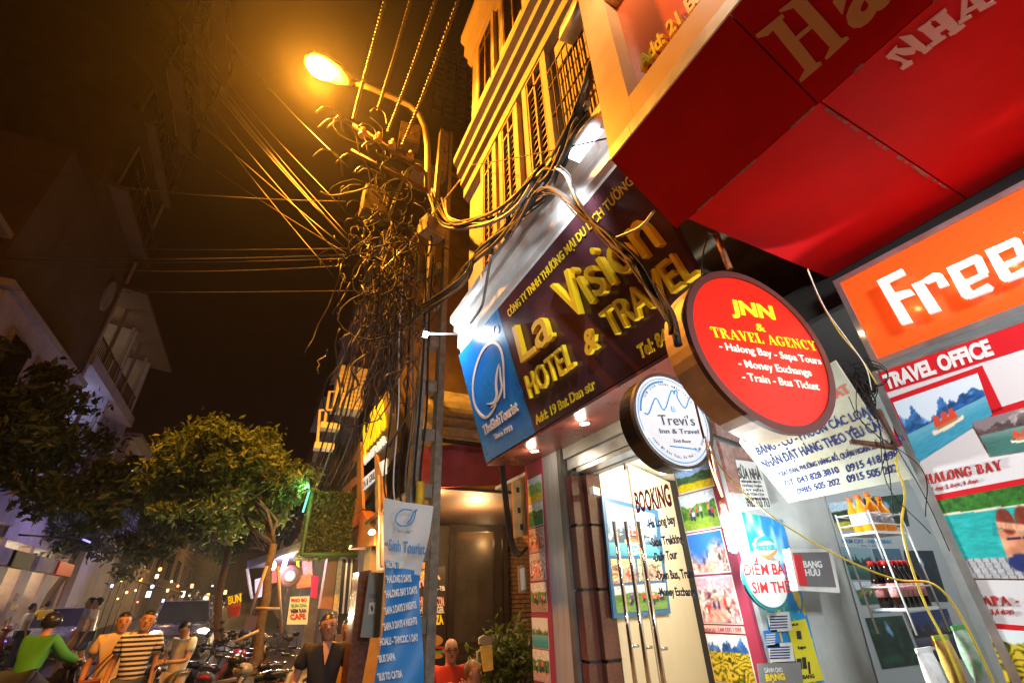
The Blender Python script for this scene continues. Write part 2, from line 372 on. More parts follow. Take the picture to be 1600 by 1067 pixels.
def P_two(u, v, seed=1):
    """two people sitting on a jetty above green water"""
    c = np.ones(u.shape+(3,))*np.array((.12, .66, .66))*(1+.35*(vnoise(u*.8, v*3.2, 14, seed, 4)[..., None]-.45))
    g = np.array((.16, .36, .12))*(.6+1.1*vnoise(u, v, 26, seed+3, 4)[..., None]); c = np.where((v > .82-.03*u)[..., None], g, c)
    c = mixc(c, (np.abs(v-.81+.03*u) < .012), (.85, .85, .75))
    p = np.array((.78, .78, .8))*(.75+.3*vnoise(u*1, v*8, 22, 5, 2)[..., None]); d = np.sin((u*1.1+v*.25)*60); p = np.where((d > .86)[..., None], (.35, .35, .4), p)
    c = np.where((v < .23)[..., None], p, c)
    sk = (.86, .56, .42); hr = (.5, .2, .13)
    for (x, s) in ((.72, 1), (.93, -1)):
        c = mixc(c, sm(1.05, .95, np.hypot((u-x)/.125, (v-.33)/.26)), sk); c = mixc(c, sm(1.1, .9, np.hypot((u-x)/.16, (v-.17)/.1)), (.75, .15, .35) if s < 0 else (.15, .2, .45))
        c = mixc(c, sm(1.1, .9, np.hypot((u-x)/.1, (v-.63)/.15)), hr); c = mixc(c, (np.abs(v-.44) < .012)*(np.abs(u-x) < .1), (.2, .15, .3))
    c = mixc(c, sm(.05, .03, np.abs(v-.55+.25*(u-.83)))*(u > .6)*(u < 1.0), (.93, .66, .52)); c = mixc(c, sm(.045, .025, np.abs(u-.615-.05*(v-.4)))*(v > .24)*(v < .55), (.9, .62, .48))
    body = (np.hypot((u-.82)/.3, (v-.42)/.42) < 1)[..., None]
    shade = .72+.55*vnoise(u, v*1.3, 6, 91, 3)[..., None]; streak = .7+.6*vnoise(u*7, v*1.2, 6, 92, 3)[..., None]
    hairm = (np.minimum(np.hypot((u-.72)/.11, (v-.63)/.16), np.hypot((u-.93)/.11, (v-.63)/.16)) < 1)[..., None]
    return np.where(hairm, c*streak, np.where(body, c*shade, c))
# ================================================================== common materials
LG = lambda *c: lin([x/255 for x in c])
m_white = mat('white_paint', (.72, .72, .70), .45, nz=.18, scale=9)
m_wallw = mat('off_white_wall', (.50, .53, .52), .6, nz=.22, scale=5, bump=.1)
m_yellow = mat('yellow_render', (.46, .38, .26), .75, nz=.22, scale=4, bump=.15)
m_brown = mat('maroon_panel', (.085, .030, .040), .22, nz=.15, scale=3)
m_blue = mat('blue_panel', (.012, .24, .85), .25, nz=.08, scale=3)
m_gold = mat('yellow_letter', (.86, .62, .015), .38)
m_wletter = mat('white_letter', (.8, .8, .8), .4)
m_red = mat('red_panel', (.62, .004, .006), .5, nz=.22, scale=2.2, bump=.05, spec=.12)
m_alu = mat('aluminium', (.55, .56, .57), .35, .85, nz=.2, scale=10)
m_alup = mat('brushed_pillar', (.48, .50, .53), .3, .35, nz=.15, scale=2, stretch=(20, 20, 1))
m_steel = mat('polished_steel', (.7, .7, .7), .12, 1)
m_black = mat('black_paint', (.012, .012, .013), .4)
m_blackp = mat('black_plastic', (.02, .02, .02), .3)
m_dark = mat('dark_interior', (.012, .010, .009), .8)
m_rust = mat('rusty_iron', (.10, .045, .025), .7, .3, nz=.5, scale=30, bump=.3)
m_cable = mat('black_cable', (.010, .009, .008), .7, spec=.3)
m_cableg = mat('grey_cable', (.12, .115, .11), .5, spec=.4)
m_print = printmat('printed_picture', .5)
m_cream = mat('cream_plaster', (.70, .60, .40), .6, nz=.08, scale=3)
m_marble = mat('brown_marble', (.12, .042, .030), .16, nz=.35, scale=90, coat=.3)
m_concrete = mat('concrete', (.24, .22, .19), .85, nz=.45, scale=14, bump=.5)
m_pink = mat('pink_awning_cloth', (.42, .06, .09), .7, nz=.3, scale=7, bump=.1)
m_wood = mat('reddish_wood_board', (.17, .040, .028), .28, nz=.4, scale=4, stretch=(1, 1, 1))
ODIF = (1.0, .50, .07)
# ================================================================== tour company sign over the door (number 19)
SG = Fr((1.50, 0, 2.59), 180, 15.8)
def sg(x, y): return SG.uv(x, y)
uL = sg(761, 722)[0]; uT = sg(715, 554)[0]; uJ = sg(836, 676)[0]; u0s = (uL+uT)/2; hS = .965
uR = -1.02
sign = thing('shop_sign', 'long maroon sign board with raised yellow letters and a blue panel at its end', 'sign', (1.5, 2.4, 2.59))
MB(SG).box(uJ+.001, uR, 0, hS, -.05, 0).build('panel', m_brown, sign)
MB(SG).box(u0s, uJ-.001, 0, hS, -.05, .0015).build('blue_panel', m_blue, sign)
def raised(s, a, b, top, d=.045, **kw): return text_px('letters', SG, s, a, b, top, .004, d, m_gold, sign, **kw)
# big raised letters, word by word as they stand in the photograph
raised('La', (822, 566), (872, 527), (808, 512), .045, bold=.004)
raised('Vision', (899, 502), (1043, 381), (869, 447), .05, bold=.004)
raised('HOTEL', (833, 622), (904, 570), (824, 588), .032, bold=.002)
raised('&', (921, 556), (941, 540), (915, 522), .03, bold=.03)
raised('TRAVEL', (962, 528), (1100, 428), (943, 490), .04, bold=.002)
raised('CÔNG TY TNHH THƯƠNG MẠI DU LỊCH TƯỜNG', (797, 496), (992, 286), (793, 486), .008, bold=.012)
raised('Add: 19 Bat Dan str', (839, 663), (932, 606), (836, 650), .008, bold=.02)
raised('Tel: 84', (1002, 560), (1046, 534), (996, 541), .01, bold=.03)
text_px('letters', SG, 'TheSinhTourist', (758, 680), (811, 641), (755, 666), .0025, .01, m_wletter, sign, bold=.02)
text_px('letters', SG, 'Since 1993', (774, 686), (802, 671), (772, 679), .0025, .008, m_wletter, sign, bold=.02)
# ring and bird logo, traced
def ribbon(fr, pts, w, n0, n1, name, m, parent):
    mb = MB(fr); uv = [fr.uv(*p) for p in pts]
    if len(uv) > 4:
        W_ = w if isinstance(w, (list, tuple)) else [w]*len(uv); P_ = [uv[0]]+uv+[uv[-1]]; U2 = []; W2 = []
        for i in range(1, len(P_)-2):
            for j in range(4):
                t = j/4; a, b, c, d = P_[i-1], P_[i], P_[i+1], P_[i+2]; U2.append(tuple(.5*((2*b[q])+(c[q]-a[q])*t+(2*a[q]-5*b[q]+4*c[q]-d[q])*t*t+(3*b[q]-a[q]-3*c[q]+d[q])*t**3) for q in (0, 1))); W2.append(W_[i-1]*(1-t)+W_[i]*t)
        uv = U2+[uv[-1]]; w = W2+[W_[-1]]
    K = len(uv)
    L = []; R = []
    for i, (a, b) in enumerate(uv):
        p = uv[max(i-1, 0)]; q = uv[min(i+1, K-1)]; dx, dy = q[0]-p[0], q[1]-p[1]; l = math.hypot(dx, dy) or 1
        ww = (w[i] if isinstance(w, (list, tuple)) else w)/2; L.append((a-dy/l*ww, b+dx/l*ww)); R.append((a+dy/l*ww, b-dx/l*ww))
    for i in range(K-1): mb.prism([L[i], R[i], R[i+1], L[i+1]], n0, n1)
    return mb.build(name, m, parent)
ring = [(789, 622), (788, 590), (787, 565), (783, 545), (773, 535), (760, 541), (749, 560), (741, 590), (740, 618), (746, 640), (758, 652), (768, 646), (776, 632)]
ribbon(SG, ring, [.012, .016, .02, .024, .024, .024, .024, .026, .026, .026, .024, .018, .012], .0022, .008, 'logo_ring', m_wletter, sign)
ribbon(SG, [(761, 631), (772, 629), (777, 618), (776, 600), (778, 580), (781, 569)], [.004, .02, .028, .026, .018, .008], .0022, .009, 'logo_bird', m_wletter, sign)
ribbon(SG, [(768, 637), (778, 626), (785, 607), (783, 590), (782, 572)], [.006, .016, .022, .018, .006], .0022, .008, 'logo_bird', m_wletter, sign)
ribbon(SG, [(772, 519), (774, 510), (778, 508), (781, 514), (779, 520), (772, 520)], .005, .0022, .006, 'logo_dot', mat('blue_ink', (.02, .1, .5), .4), sign)
# wooden soffit below the sign, back to the wall
b0 = SG.p(u0s, 0, -.05); b1 = SG.p(uR, 0, -.05)
so = MB().solid([(b0.x-.045, b0.y, 2.565), (b1.x-.045, b1.y, 2.565), (1.90, b1.y, 2.60), (1.90, b0.y, 2.60)], [(b0.x-.045, b0.y, 2.585), (b1.x-.045, b1.y, 2.585), (1.90, b1.y, 2.62), (1.90, b0.y, 2.62)]).build('soffit', m_wood, sign)
for y in (2.9, 2.25):
    MB().lathe((1.68, y, 2.583), (0, 0, -1), [(0, .035), (.012, .035), (.014, .028)], 16).build('downlight', m_white, sign)
# end cap of the sign box
MB().solid([(b0.x, b0.y-.002, 2.59), (1.9, b0.y-.002, 2.62), (1.9, b0.y+.012, 2.62), (b0.x, b0.y+.012, 2.59)],
           [(1.29, b0.y-.002, 3.5), (1.9, b0.y-.002, 3.5), (1.9, b0.y+.012, 3.5), (1.29, b0.y+.012, 3.5)]).build('end_panel', m_brown, sign)
# ================================================================== hotel building (yellow upper floors)
XW = 1.36
hotel = thing('hotel_building', 'narrow yellow building with tall shuttered windows above the maroon sign', 'building', (2.5, 2.5, 0))
YL = atX(733, 400, XW).y; 
FWl = FX(XW)
MB().box(XW, 6.5, .95, YL, 3.52, 13).build('wall', m_yellow, hotel)
YB = b0.y   # ground floor end
# white moulding over the sign: stepped profile running along the street
prof = [(1.36, 3.53), (1.27, 3.53), (1.27, 3.60), (1.24, 3.62), (1.24, 3.76), (1.20, 3.78), (1.20, 3.84), (1.16, 3.87), (1.16, 3.93), (1.30, 3.95), (1.36, 3.95)]
def extr(prof, y0, y1, name, m, parent):
    mb = MB(); mb.solid([(x, y0, z) for x, z in prof], [(x, y1, z) for x, z in prof]); return mb.build(name, m, parent)
extr(prof, .98, b0.y+.05, 'fascia_moulding', m_white, hotel)
# cornices between floors
def zc(x, y): return atX(x, y, XW).z
zh = zc(869, 28)      # window head line
z1 = zc(735, 262)
prof2 = [(XW, z1-.55), (XW-.06, z1-.5), (XW-.06, z1-.36), (XW-.10, z1-.32), (XW-.10, z1-.22), (XW-.15, z1-.16), (XW-.15, z1-.06), (XW-.20, z1), (XW-.20, z1+.1), (XW-.10, z1+.14), (XW-.10, z1+.3), (XW-.04, z1+.34), (XW-.04, z1+.45), (XW, z1+.47)]
extr(prof2, .95, YL+.06, 'cornice', m_yellow, hotel)
z2 = zc(740, 90)
prof3 = [(XW, z2-.15), (XW-.06, z2-.1), (XW-.06, z2), (XW-.12, z2+.05), (XW-.12, z2+.3), (XW-.18, z2+.36), (XW-.18, z2+.52), (XW, z2+.6)]
extr(prof3, .95, YL+.05, 'cornice', m_yellow, hotel)
m_shut = mat('shutter_wood', (.26, .15, .06), .7, nz=.3, scale=8)
m_pane = mat('dark_glass', (.02, .018, .012), .08)
def shutter_window(y0, y1, za, zb, nslat=16):
    """window in the street wall between y0<y1, za<zb"""
    w = MB(); d = .05
    w.box(XW-d, XW-.002, y0-.07, y0, za-.07, zb+.07); w.box(XW-d, XW-.002, y1, y1+.07, za-.07, zb+.07)
    w.box(XW-d, XW-.002, y0, y1, zb, zb+.07); w.box(XW-d-.02, XW-.002, y0, y1, za-.07, za)
    fo = w.build('window', m_yellow, hotel)
    MB().box(XW-.012, XW-.003, y0, y1, za, zb).build('pane', m_pane, fo)
    s = MB(); h = (zb-za)*.55; mid = (y0+y1)/2
    for (a, b) in ((y0+.015, mid-.01), (mid+.01, y1-.015)):
        for k in range(nslat):
            z = za+.03+k*(zb-za-.25)/nslat
            s.solid([(XW-.035, a, z), (XW-.035, b, z), (XW-.03, b, z), (XW-.03, a, z)], [(XW-.02, a, z+.05), (XW-.02, b, z+.05), (XW-.015, b, z+.05), (XW-.015, a, z+.05)])
    for y in (y0+.012, mid, y1-.012): s.box(XW-.045, XW-.014, y-.012, y+.012, za, zb)
    s.box(XW-.045, XW-.014, y0+.02, y1-.02, zb-.2, zb-.17)
    s.build('shutter', m_shut, fo)
ys = [atX(p[0], p[1], XW).y for p in ((762, 300), (779, 300), (789, 300), (822, 300), (836, 300), (872, 250))]
zb = zh-.28; za = 4.10
shutter_window(ys[1]+.02, ys[0], za, zb); shutter_window(ys[3]+.06, ys[2]-.06, za, zb); shutter_window(ys[5]+.02, ys[4]-.05, za, zb)
for (a, b) in ((2.77, 3.17), (2.0, 2.45), (1.27, 1.72)): shutter_window(a, b, z1+.68, z2-.30, 12)
# grey downpipe / gutter between the two houses
bx = MB(); p0 = atX(885, 58, 1.12); p1 = atX(945, -60, 1.05)
bx.tube([p0, p1], .07, 4); dp = bx.build('gutter_duct', mat('galvanised', (.33, .34, .35), .45, .6, nz=.4, scale=8), None)
tag(dp, 'grey metal duct slanting between the yellow wall and the red sign box', 'duct')
# balcony of the darker house behind (grilles) seen between
gr = thing('balcony_grille', 'dark iron balcony grille tucked between yellow facade and red sign', 'grille', (1.45, 1.45, 4.6))
g = MB()
for k in range(9):
    y = 1.25+.07*k; g.tube([(1.32, y, 3.98), (1.32, y, 5.3)], .007, 5)
for z in (4.05, 4.4, 4.75, 5.1, 5.3): g.tube([(1.32, 1.22, z), (1.32, 1.84, z)], .008, 5)
g.build('bars', m_rust, gr)
# ================================================================== red sign box and soffit of number 21
red = thing('awning_sign', 'huge red canopy sign with cream letters on its underside and gold frame', 'sign', (1.4, -1, 2.8))
XF, YE, ZF = .887, .84, 3.04; XS, ZS = 1.15, 2.80; Y1 = -3.2
# underside front panels (slanting), split at the joints seen in the photo
def seam_y(px, py): return atZ(px, py, ZS).y
yj = seam_y(1278, 163)
for a, b in ((YE, yj+.002), (yj-.002, -.85), (-.854, Y1)):
    MB().solid([(XF, a, ZF), (XS-.002, a, ZS), (XS-.002, b, ZS), (XF, b, ZF)][::-1], [(XF+.02, a, ZF+.02), (XS+.015, a, ZS+.02), (XS+.015, b, ZS+.02), (XF+.02, b, ZF+.02)][::-1]).build('front_soffit_panel', m_red, red)
for a, b in ((.785, .292), (.288, -.85), (-.854, Y1)):
    MB().box(XS+.002, 1.985, b, a, ZS, ZS+.02).build('rear_soffit_panel', m_red, red)
# pale dirt in the joints
m_seam = mat('dusty_sealant', (.30, .12, .09), .8, nz=.6, scale=60)
sj = MB(); r_ = random.Random(3)
for k in range(40):
    y = .74-k*.09
    if r_.random() < .75: sj.box(XS-.002-.003*r_.random(), XS+.002+.004*r_.random(), y, y-.085*r_.random()-.02, ZS-.002, ZS+.001)
for k in range(18):
    x = XS+.03+k*.042
    if r_.random() < .7: sj.box(x, x+.04*r_.random()+.01, yj-.002-.003*r_.random(), yj+.002+.003*r_.random(), ZS-.0025, ZS+.001)
tag(sj.build('joint_sealant', m_seam, red), kind='stuff')
FS = Fr((XF, 0, ZF), 180); FS.U = Vector((0, -1, 0)); d_ = Vector((XF-XS, 0, ZF-ZS)).normalized(); FS.V = d_; FS.N = FS.U.cross(FS.V)
FB = Fr((XS, 0, ZS), 180); FB.U = Vector((0, -1, 0)); FB.V = Vector((-1, 0, 0)); FB.N = Vector((0, 0, -1))
m_peach = mat('cream_vinyl', (.80, .48, .24), .5); m_palepink = mat('pale_pink_vinyl', (.70, .42, .36), .5)
H_ = [(1183, 55), (1196, 46), (1204, 47), (1206, 62), (1253, 118), (1250, 128), (1284, 97), (1270, 99), (1252, 79), (1259, 73), (1263, 75), (1240, 49), (1237, 51), (1224, 38), (1222, 38), (1227, 30), (1244, 14)]
# capital H traced as two stems with serifs and a bar
def poly_px(mb, fr, pts, n0, n1): mb.prism([fr.uv(*p) for p in pts], n0, n1)
Hm = MB(FS)
# stem 1: from (1199,48) to (1256,120); stem 2: from (1240,8) to (1302,78)
poly_px(Hm, FS, [(1204, 43), (1220, 28), (1276, 99), (1259, 111)], .001, .0030)
poly_px(Hm, FS, [(1181, 55), (1222, 22), (1226, 27), (1216, 40), (1200, 56), (1184, 60)], .001, .0033)
poly_px(Hm, FS, [(1249, 125), (1252, 129), (1285, 101), (1282, 96), (1270, 100), (1258, 108)], .001, .0036)
poly_px(Hm, FS, [(1239, 12), (1258, -3), (1316, 62), (1298, 76)], .001, .0030)
poly_px(Hm, FS, [(1217, 17), (1262, -18), (1266, -12), (1254, 4), (1238, 14), (1220, 20)], .001, .0033)
poly_px(Hm, FS, [(1289, 91), (1292, 94), (1327, 61), (1324, 57), (1310, 62), (1298, 72)], .001, .0036)
poly_px(Hm, FS, [(1236, 64), (1264, 40), (1269, 45), (1240, 70)], .001, .0039)
Hm.build('letter', m_peach, red)
am = MB(FS); a_ = FS.uv(1334, 50); b_a = FS.uv(1398, -10); t_a = FS.uv(1277, -24)
lettering(am, 'a', a_, b_a, (t_a[0]-a_[0], t_a[1]-a_[1]), .001, .003, bold=.03)
am.build('letter', m_peach, red)
Nm = MB(FB)
def slab(px, mb, fr, o=0): poly_px(mb, fr, px, .001, .003+o)
slab([(1384, 90), (1396, 84), (1420, 96), (1412, 107), (1408, 96)], Nm, FB)
slab([(1383, 88), (1400, 70), (1402, 76), (1398, 84), (1388, 93)], Nm, FB, .0002)
slab([(1390, 80), (1400, 76), (1432, 72), (1428, 84), (1412, 86)], Nm, FB, .0004)
slab([(1404, 58), (1424, 54), (1450, 76), (1444, 82), (1432, 78), (1412, 64)], Nm, FB, .0006)
slab([(1405, 106), (1410, 109), (1426, 99), (1424, 94), (1414, 96)], Nm, FB, .0008)
slab([(1440, 82), (1444, 84), (1456, 74), (1450, 68)], Nm, FB, .001)
Nm.build('letter', m_palepink, red)
Hm2 = MB(FB)
slab([(1434, 44), (1450, 34), (1476, 60), (1462, 68)], Hm2, FB)
slab([(1456, 28), (1474, 16), (1504, 44), (1490, 54)], Hm2, FB, .0002)
slab([(1450, 50), (1478, 34), (1484, 40), (1458, 57)], Hm2, FB, .0004)
slab([(1432, 46), (1452, 31), (1455, 35), (1438, 49)], Hm2, FB, .0006); slab([(1456, 73), (1478, 58), (1475, 54), (1452, 68)], Hm2, FB, .0008)
slab([(1452, 31), (1476, 12), (1479, 17), (1458, 32)], Hm2, FB, .001); slab([(1484, 56), (1508, 40), (1504, 36), (1480, 52)], Hm2, FB, .0012)
Hm2.build('letter', m_palepink, red)
Am2 = MB(FB)
slab([(1500, 36), (1508, 31), (1512, -8), (1502, -12)], Am2, FB); slab([(1506, -10), (1520, -14), (1546, 10), (1528, 16)], Am2, FB, .0003)
slab([(1506, 16), (1530, 2), (1532, 8), (1508, 22)], Am2, FB, .0006); slab([(1498, 38), (1518, 26), (1516, 22), (1496, 33)], Am2, FB, .0009); slab([(1530, 18), (1556, 4), (1552, 0), (1526, 12)], Am2, FB, .0012)
Am2.build('letter', m_palepink, red)
# upright face: gold frame, silver trim, orange lit panel, raised address
FF = Fr((XF, 0, 0), 180)
m_goldp = mat('gold_frame_paint', (.72, .46, .20), .42, nz=.1, scale=5)
m_silver = mat('silver_trim', (.62, .60, .60), .4, .3, nz=.15, scale=20)
m_facepanel = mat('glossy_orange_red_panel', (.72, .15, .05), .25, nz=.06, scale=3)
ft = 0
u1_ = -Y1; uu = -YE
MB(FF).box(uu, uu+.145, ZF+.055, 4.6, -.12, .0).build('frame', m_goldp, red)
MB(FF).box(uu+.146, u1_, ZF+.055, ZF+.18, -.12, .0).build('frame', m_goldp, red)
MB(FF).box(uu+.146, u1_, 3.93, 4.2, -.12, .0).build('frame', m_goldp, red)
MB(FF).box(uu+.146, u1_, ZF+.181, 3.929, -.12, -.07).build('front_panel', m_facepanel, red)
for a, b in ((uu, uu+.118), (uu+.12, uu+.60), (uu+.602, 1.2), (1.202, u1_)):
    MB(FF).box(a, b, ZF-.002, ZF+.053, -.10, .004).build('trim', m_silver, red)
MB(FF).box(uu, uu+.02, ZF, 4.6, -1.1, -.121).build('side_panel', m_goldp, red)
lamp('picture_light', (.62, .42, 4.05), (1, .82, .58), 15, .035)
ad = MB(Fr(FF.p(0, 0, -.068), 180)); A_ = ad.fr.uv(1009, 115); B_ = ad.fr.uv(1130, -28)
lettering(ad, 'Add: 21 Bat Dan', A_, (A_[0]+(B_[0]-A_[0])*1.25, A_[1]+(B_[1]-A_[1])*1.25), (0, .075), 0, .025, bold=.04)
ad.build('letters', m_gold, red)
# ================================================================== orange light box 'Free'
_o = atX(1366, 572, 1.9); FZ = Fr(tuple(_o), 177, 2)
fx = thing('light_box_sign', 'orange light box with raised white block letters under the red canopy', 'sign', (1.9, .4, 2.33))
w_ = 1.7; h_ = .385
m_ofree = mat('orange_acrylic', (.55, .07, .01), .3, emit=(1.0, .085, .010), es=.66)
MB(FZ).box(0.02, w_, .02, h_-.02, -.10, -.004).build('face', m_ofree, fx)
fm = MB(FZ); fm.box(0, .02, 0, h_, -.12, .004); fm.box(w_, w_+.02, 0, h_, -.12, .004); fm.box(.02, w_, 0, .02, -.12, .004); fm.box(.02, w_, h_-.02, h_, -.12, .004)
fm.build('frame', m_alu, fx)
m_wl = mat('white_acrylic_letter', (.75, .72, .70), .4, emit=(1, .90, .86), es=.62)
def ltr(pts_list, hole=None):
    mb = MB(FZ); k = 0
    for q in pts_list: mb.prism([FZ.uv(*p) for p in q], .03, .045+k*.0003); k += 1
    mb.build('letter', m_wl, fx)
def R4(x, y): return (1280+x/3.334, 280+y/3.334)
ltr([[R4(330, 545), R4(368, 525), R4(512, 758), R4(460, 772)], [R4(366, 527), R4(458, 483), R4(474, 512), R4(388, 552)], [R4(424, 606), R4(500, 588), R4(522, 612), R4(442, 640)]])
ltr([[R4(510, 564), R4(560, 545), R4(660, 697), R4(604, 716)], [R4(556, 548), R4(622, 505), R4(656, 506), R4(660, 530), R4(590, 560)], [R4(626, 515), R4(662, 508), R4(700, 566), R4(654, 582)]])
def ecurve(dx, dy, s=1.0):
    b = lambda x, y: R4(x*s+dx, y*s+dy)
    return [[b(690, 480), b(730, 462), b(830, 610), b(790, 640), b(770, 628)], [b(716, 470), b(846, 412), b(866, 420), b(860, 440), b(750, 490)], [b(822, 424), b(866, 418), b(905, 500), b(860, 512)],
            [b(786, 544), b(892, 498), b(902, 520), b(800, 566)], [b(792, 622), b(906, 560), b(930, 578), b(920, 598), b(806, 640)]]
ltr(ecurve(0, 0)); ltr(ecurve(200, -88)); 
ltr([[R4(1090, 300), R4(1140, 280), R4(1250, 470), R4(1200, 490)], [R4(1140, 285), R4(1260, 230), R4(1270, 255), R4(1160, 305)]])
hl = []
for (x, y) in ((1345, 520), (1430, 480), (1500, 440), (1580, 410)):
    u, v = FZ.uv(x, y); hl.append(lamp('letter_led', FZ.p(u, v, .016), (1, .62, .25), .10, .008))
# ================================================================== travel office poster board
_o = atX(1359, 583, 1.9); FT = Fr(tuple(_o), 176, 0)
tb = thing('poster_board', 'white travel poster board with red header standing below the orange light box', 'sign', (1.9, .5, 0.8))
wt = .62; ht = 1.75
MB(FT).box(.0225, wt, -ht, -.0105, -.02, 0).build('board', mat('poster_white', (.70, .68, .70), .55, spec=.3), tb)
fm = MB(FT); fm.box(0, .022, -ht, 0, -.05, .006); fm.box(wt, wt+.025, -ht, 0, -.05, .006); fm.box(.022, wt, -.010, 0, -.05, .0015); fm.build('frame', m_alu, tb)
def tq(*p): return [FT.uv(*q) for q in p]
m_redp = mat('red_ink', (.62, .012, .02), .4)
qh = FT.uv(1374, 617)[1]
MB(FT).box(.024, wt-.0, qh, -.011, .001, .002).build('header', m_redp, tb)
text_px('lettering', FT, 'TRAVEL OFFICE', (1386, 608), (1554, 553), (1379, 588), .003, .005, m_wletter, tb, bold=.05)
m_blueink = mat('blue_print_ink', (.03, .2, .6), .4); m_redt = mat('red_text_ink', (.50, .03, .03), .9, spec=.1)
def redback(a, b, c, d): poly = MB(FT); poly.prism(tq(a, b, c, d), .0012, .0022); poly.build('red_border', m_redp, tb)
redback((1391, 622), (1535, 571), (1568, 640), (1400, 700))
pic('picture', FT, tq((1396, 629), (1528, 583), (1551, 648), (1436, 722)), lambda u, v: P_bay(u, v, 3, hz=.45), tb, m_print, .0035, 72, 60)
redback((1515, 652), (1640, 612), (1645, 625), (1518, 660))
pic('picture', FT, tq((1519, 660), (1660, 620), (1690, 690), (1549, 713)), lambda u, v: P_bay(u, v, 11, sky=(.55, .5, .52), rock=(.35, .3, .3), sea=(.25, .45, .42), hz=.6), tb, m_print, .0045, 60, 40)
serif_px('lettering', FT, 'HALONG BAY', (1449, 756), (1570, 733), (1445, 742), .002, .0035, m_redt, tb)
text_px('lettering', FT, '- 1 day, 2 days, 3 days', (1452, 768), (1530, 753), (1450, 762), .002, .003, m_redt, tb)
redback((1457, 774), (1660, 735), (1665, 748), (1462, 783))
pic('picture', FT, tq((1462, 783), (1660, 745), (1720, 905), (1515, 903)), lambda u, v: P_two(u*1.45, v, 3), tb, m_print, .004, 90, 70)
serif_px('lettering', FT, 'SAPA - ', (1529, 944), (1606, 944), (1523, 931), .002, .0035, m_redt, tb)
text_px('lettering', FT, '- 2,3,4 days', (1536, 960), (1586, 957), (1533, 952), .002, .003, m_redt, tb)
redback((1540, 972), (1700, 985), (1704, 995), (1545, 982))
pic('picture', FT, tq((1543, 981), (1700, 992), (1760, 1140), (1590, 1110)), lambda u, v: P_terr(u, v, 3), tb, m_print, .004, 70, 60)
# ================================================================== round sign 'JNN & TRAVEL AGENCY'
def round_sign(name, label, c, r, az, depth, m_side, m_rim, m_face, rim=.02, tiltroll=0):
    fr = Fr(c, az); t = thing(name, label, 'sign', c)
    n = 56; D = MB(fr); ring = lambda rr, nn: [(rr*math.cos(2*PI*i/n), rr*math.sin(2*PI*i/n), nn) for i in range(n)]
    P = ring(r, -depth)+ring(r, -.004); F = [(i, (i+1) % n, n+(i+1) % n, n+i) for i in range(n)]+[tuple(range(n))[::-1]]
    D.add(P, F, smooth=False); D.build('drum', m_side, t)
    R = MB(fr); P = ring(r+.004, -.012)+ring(r+.004, .006)+ring(r-rim, .006)+ring(r-rim, -.012)
    F = [(a*n+i, a*n+(i+1) % n, ((a+1) % 4)*n+(i+1) % n, ((a+1) % 4)*n+i) for a in range(4) for i in range(n)]
    R.add(P, F, smooth=False); R.build('rim', m_rim, t)
    f = MB(fr); f.add(ring(r-rim-.0005, 0.0), [tuple(range(n))]); f.build('face', m_face, t)
    return t, fr
m_innface = mat('red_acrylic_lit', (.30, .008, .004), .35, emit=(1.0, .022, .010), es=.80)
m_innside = mat('dull_metal_drum', (.72, .55, .38), .5, .0, nz=.35, scale=7, bump=.05)
m_ytxt = mat('yellow_vinyl_lit', (.8, .6, .02), .4, emit=(1, .60, .01), es=.7)
m_wtxt = mat('white_vinyl_lit', (.8, .7, .6), .4, emit=(1, .80, .62), es=.75)
cI = atY(1190, 541, .82)
inn, FI = round_sign('round_sign', 'large round red light sign with yellow lettering hanging from the red canopy corner', cI, .305, 96, .115, m_innside, mat('brown_rim', (.10, .035, .03), .4), m_innface, .022)
def T(fr, par, s, a, b, h, m, n0=.002, n1=.004, **kw):
    A = fr.uv(*a); B = fr.uv(*b); mb = MB(fr); dx, dy = B[0]-A[0], B[1]-A[1]; l = math.hypot(dx, dy)
    lettering(mb, s, A, B, (-dy/l*h, dx/l*h), n0, n1, **kw); return mb.build('lettering', m, par)
def hpx(fr, a, top): A = fr.uv(*a); B = fr.uv(*top); return math.hypot(A[0]-B[0], A[1]-B[1])
T(FI, inn, 'JNN', (1142, 489), (1214, 500), .055, m_ytxt, bold=.045, shear=.12)
T(FI, inn, '&', (1182, 517), (1196, 519), .030, m_ytxt, bold=.02)
serif_px('lettering', FI, 'TRAVEL AGENCY', (1113, 527), (1278, 549), (1107, 511), .002, .004, m_ytxt, inn)
T(FI, inn, '- Halong Bay - Sapa Tours', (1124, 546), (1283, 570), .027, m_wtxt, bold=.01)
T(FI, inn, '- Money Exchange', (1154, 573), (1268, 588), .027, m_wtxt, bold=.01)
T(FI, inn, '- Train - Bus Ticket', (1160, 594), (1280, 610), .027, m_wtxt, bold=.01)
# hanging bracket with peeling paint
hb = thing('hanging_bracket', 'rusty flat iron bar hanging the round red sign from the canopy corner', 'bracket', (1.2, .8, 2.8))
pb = atR(1118, 362, 3.0*.62) ; q0 = Vector((1.20, .80, 2.797)); q1 = cI+Vector((-.12, .05, .30))
q0 = atY(1119, 366, .86); q1 = atY(1140, 420, .86)
MB().tube([q0, q1], .012, 4).build('bar', mat('peeling_orange_iron', (.45, .18, .07), .7, .2, nz=.7, scale=25), hb)
for k in range(3):
    e = Vector((random.uniform(-.02, .05), random.uniform(-.03, .03), random.uniform(-.02, .03)))
    MB().tube([q0+e, q0+e+Vector((.1*(k-1), .02*k, .02))], .006, 4).build('clamp', m_rust, hb)
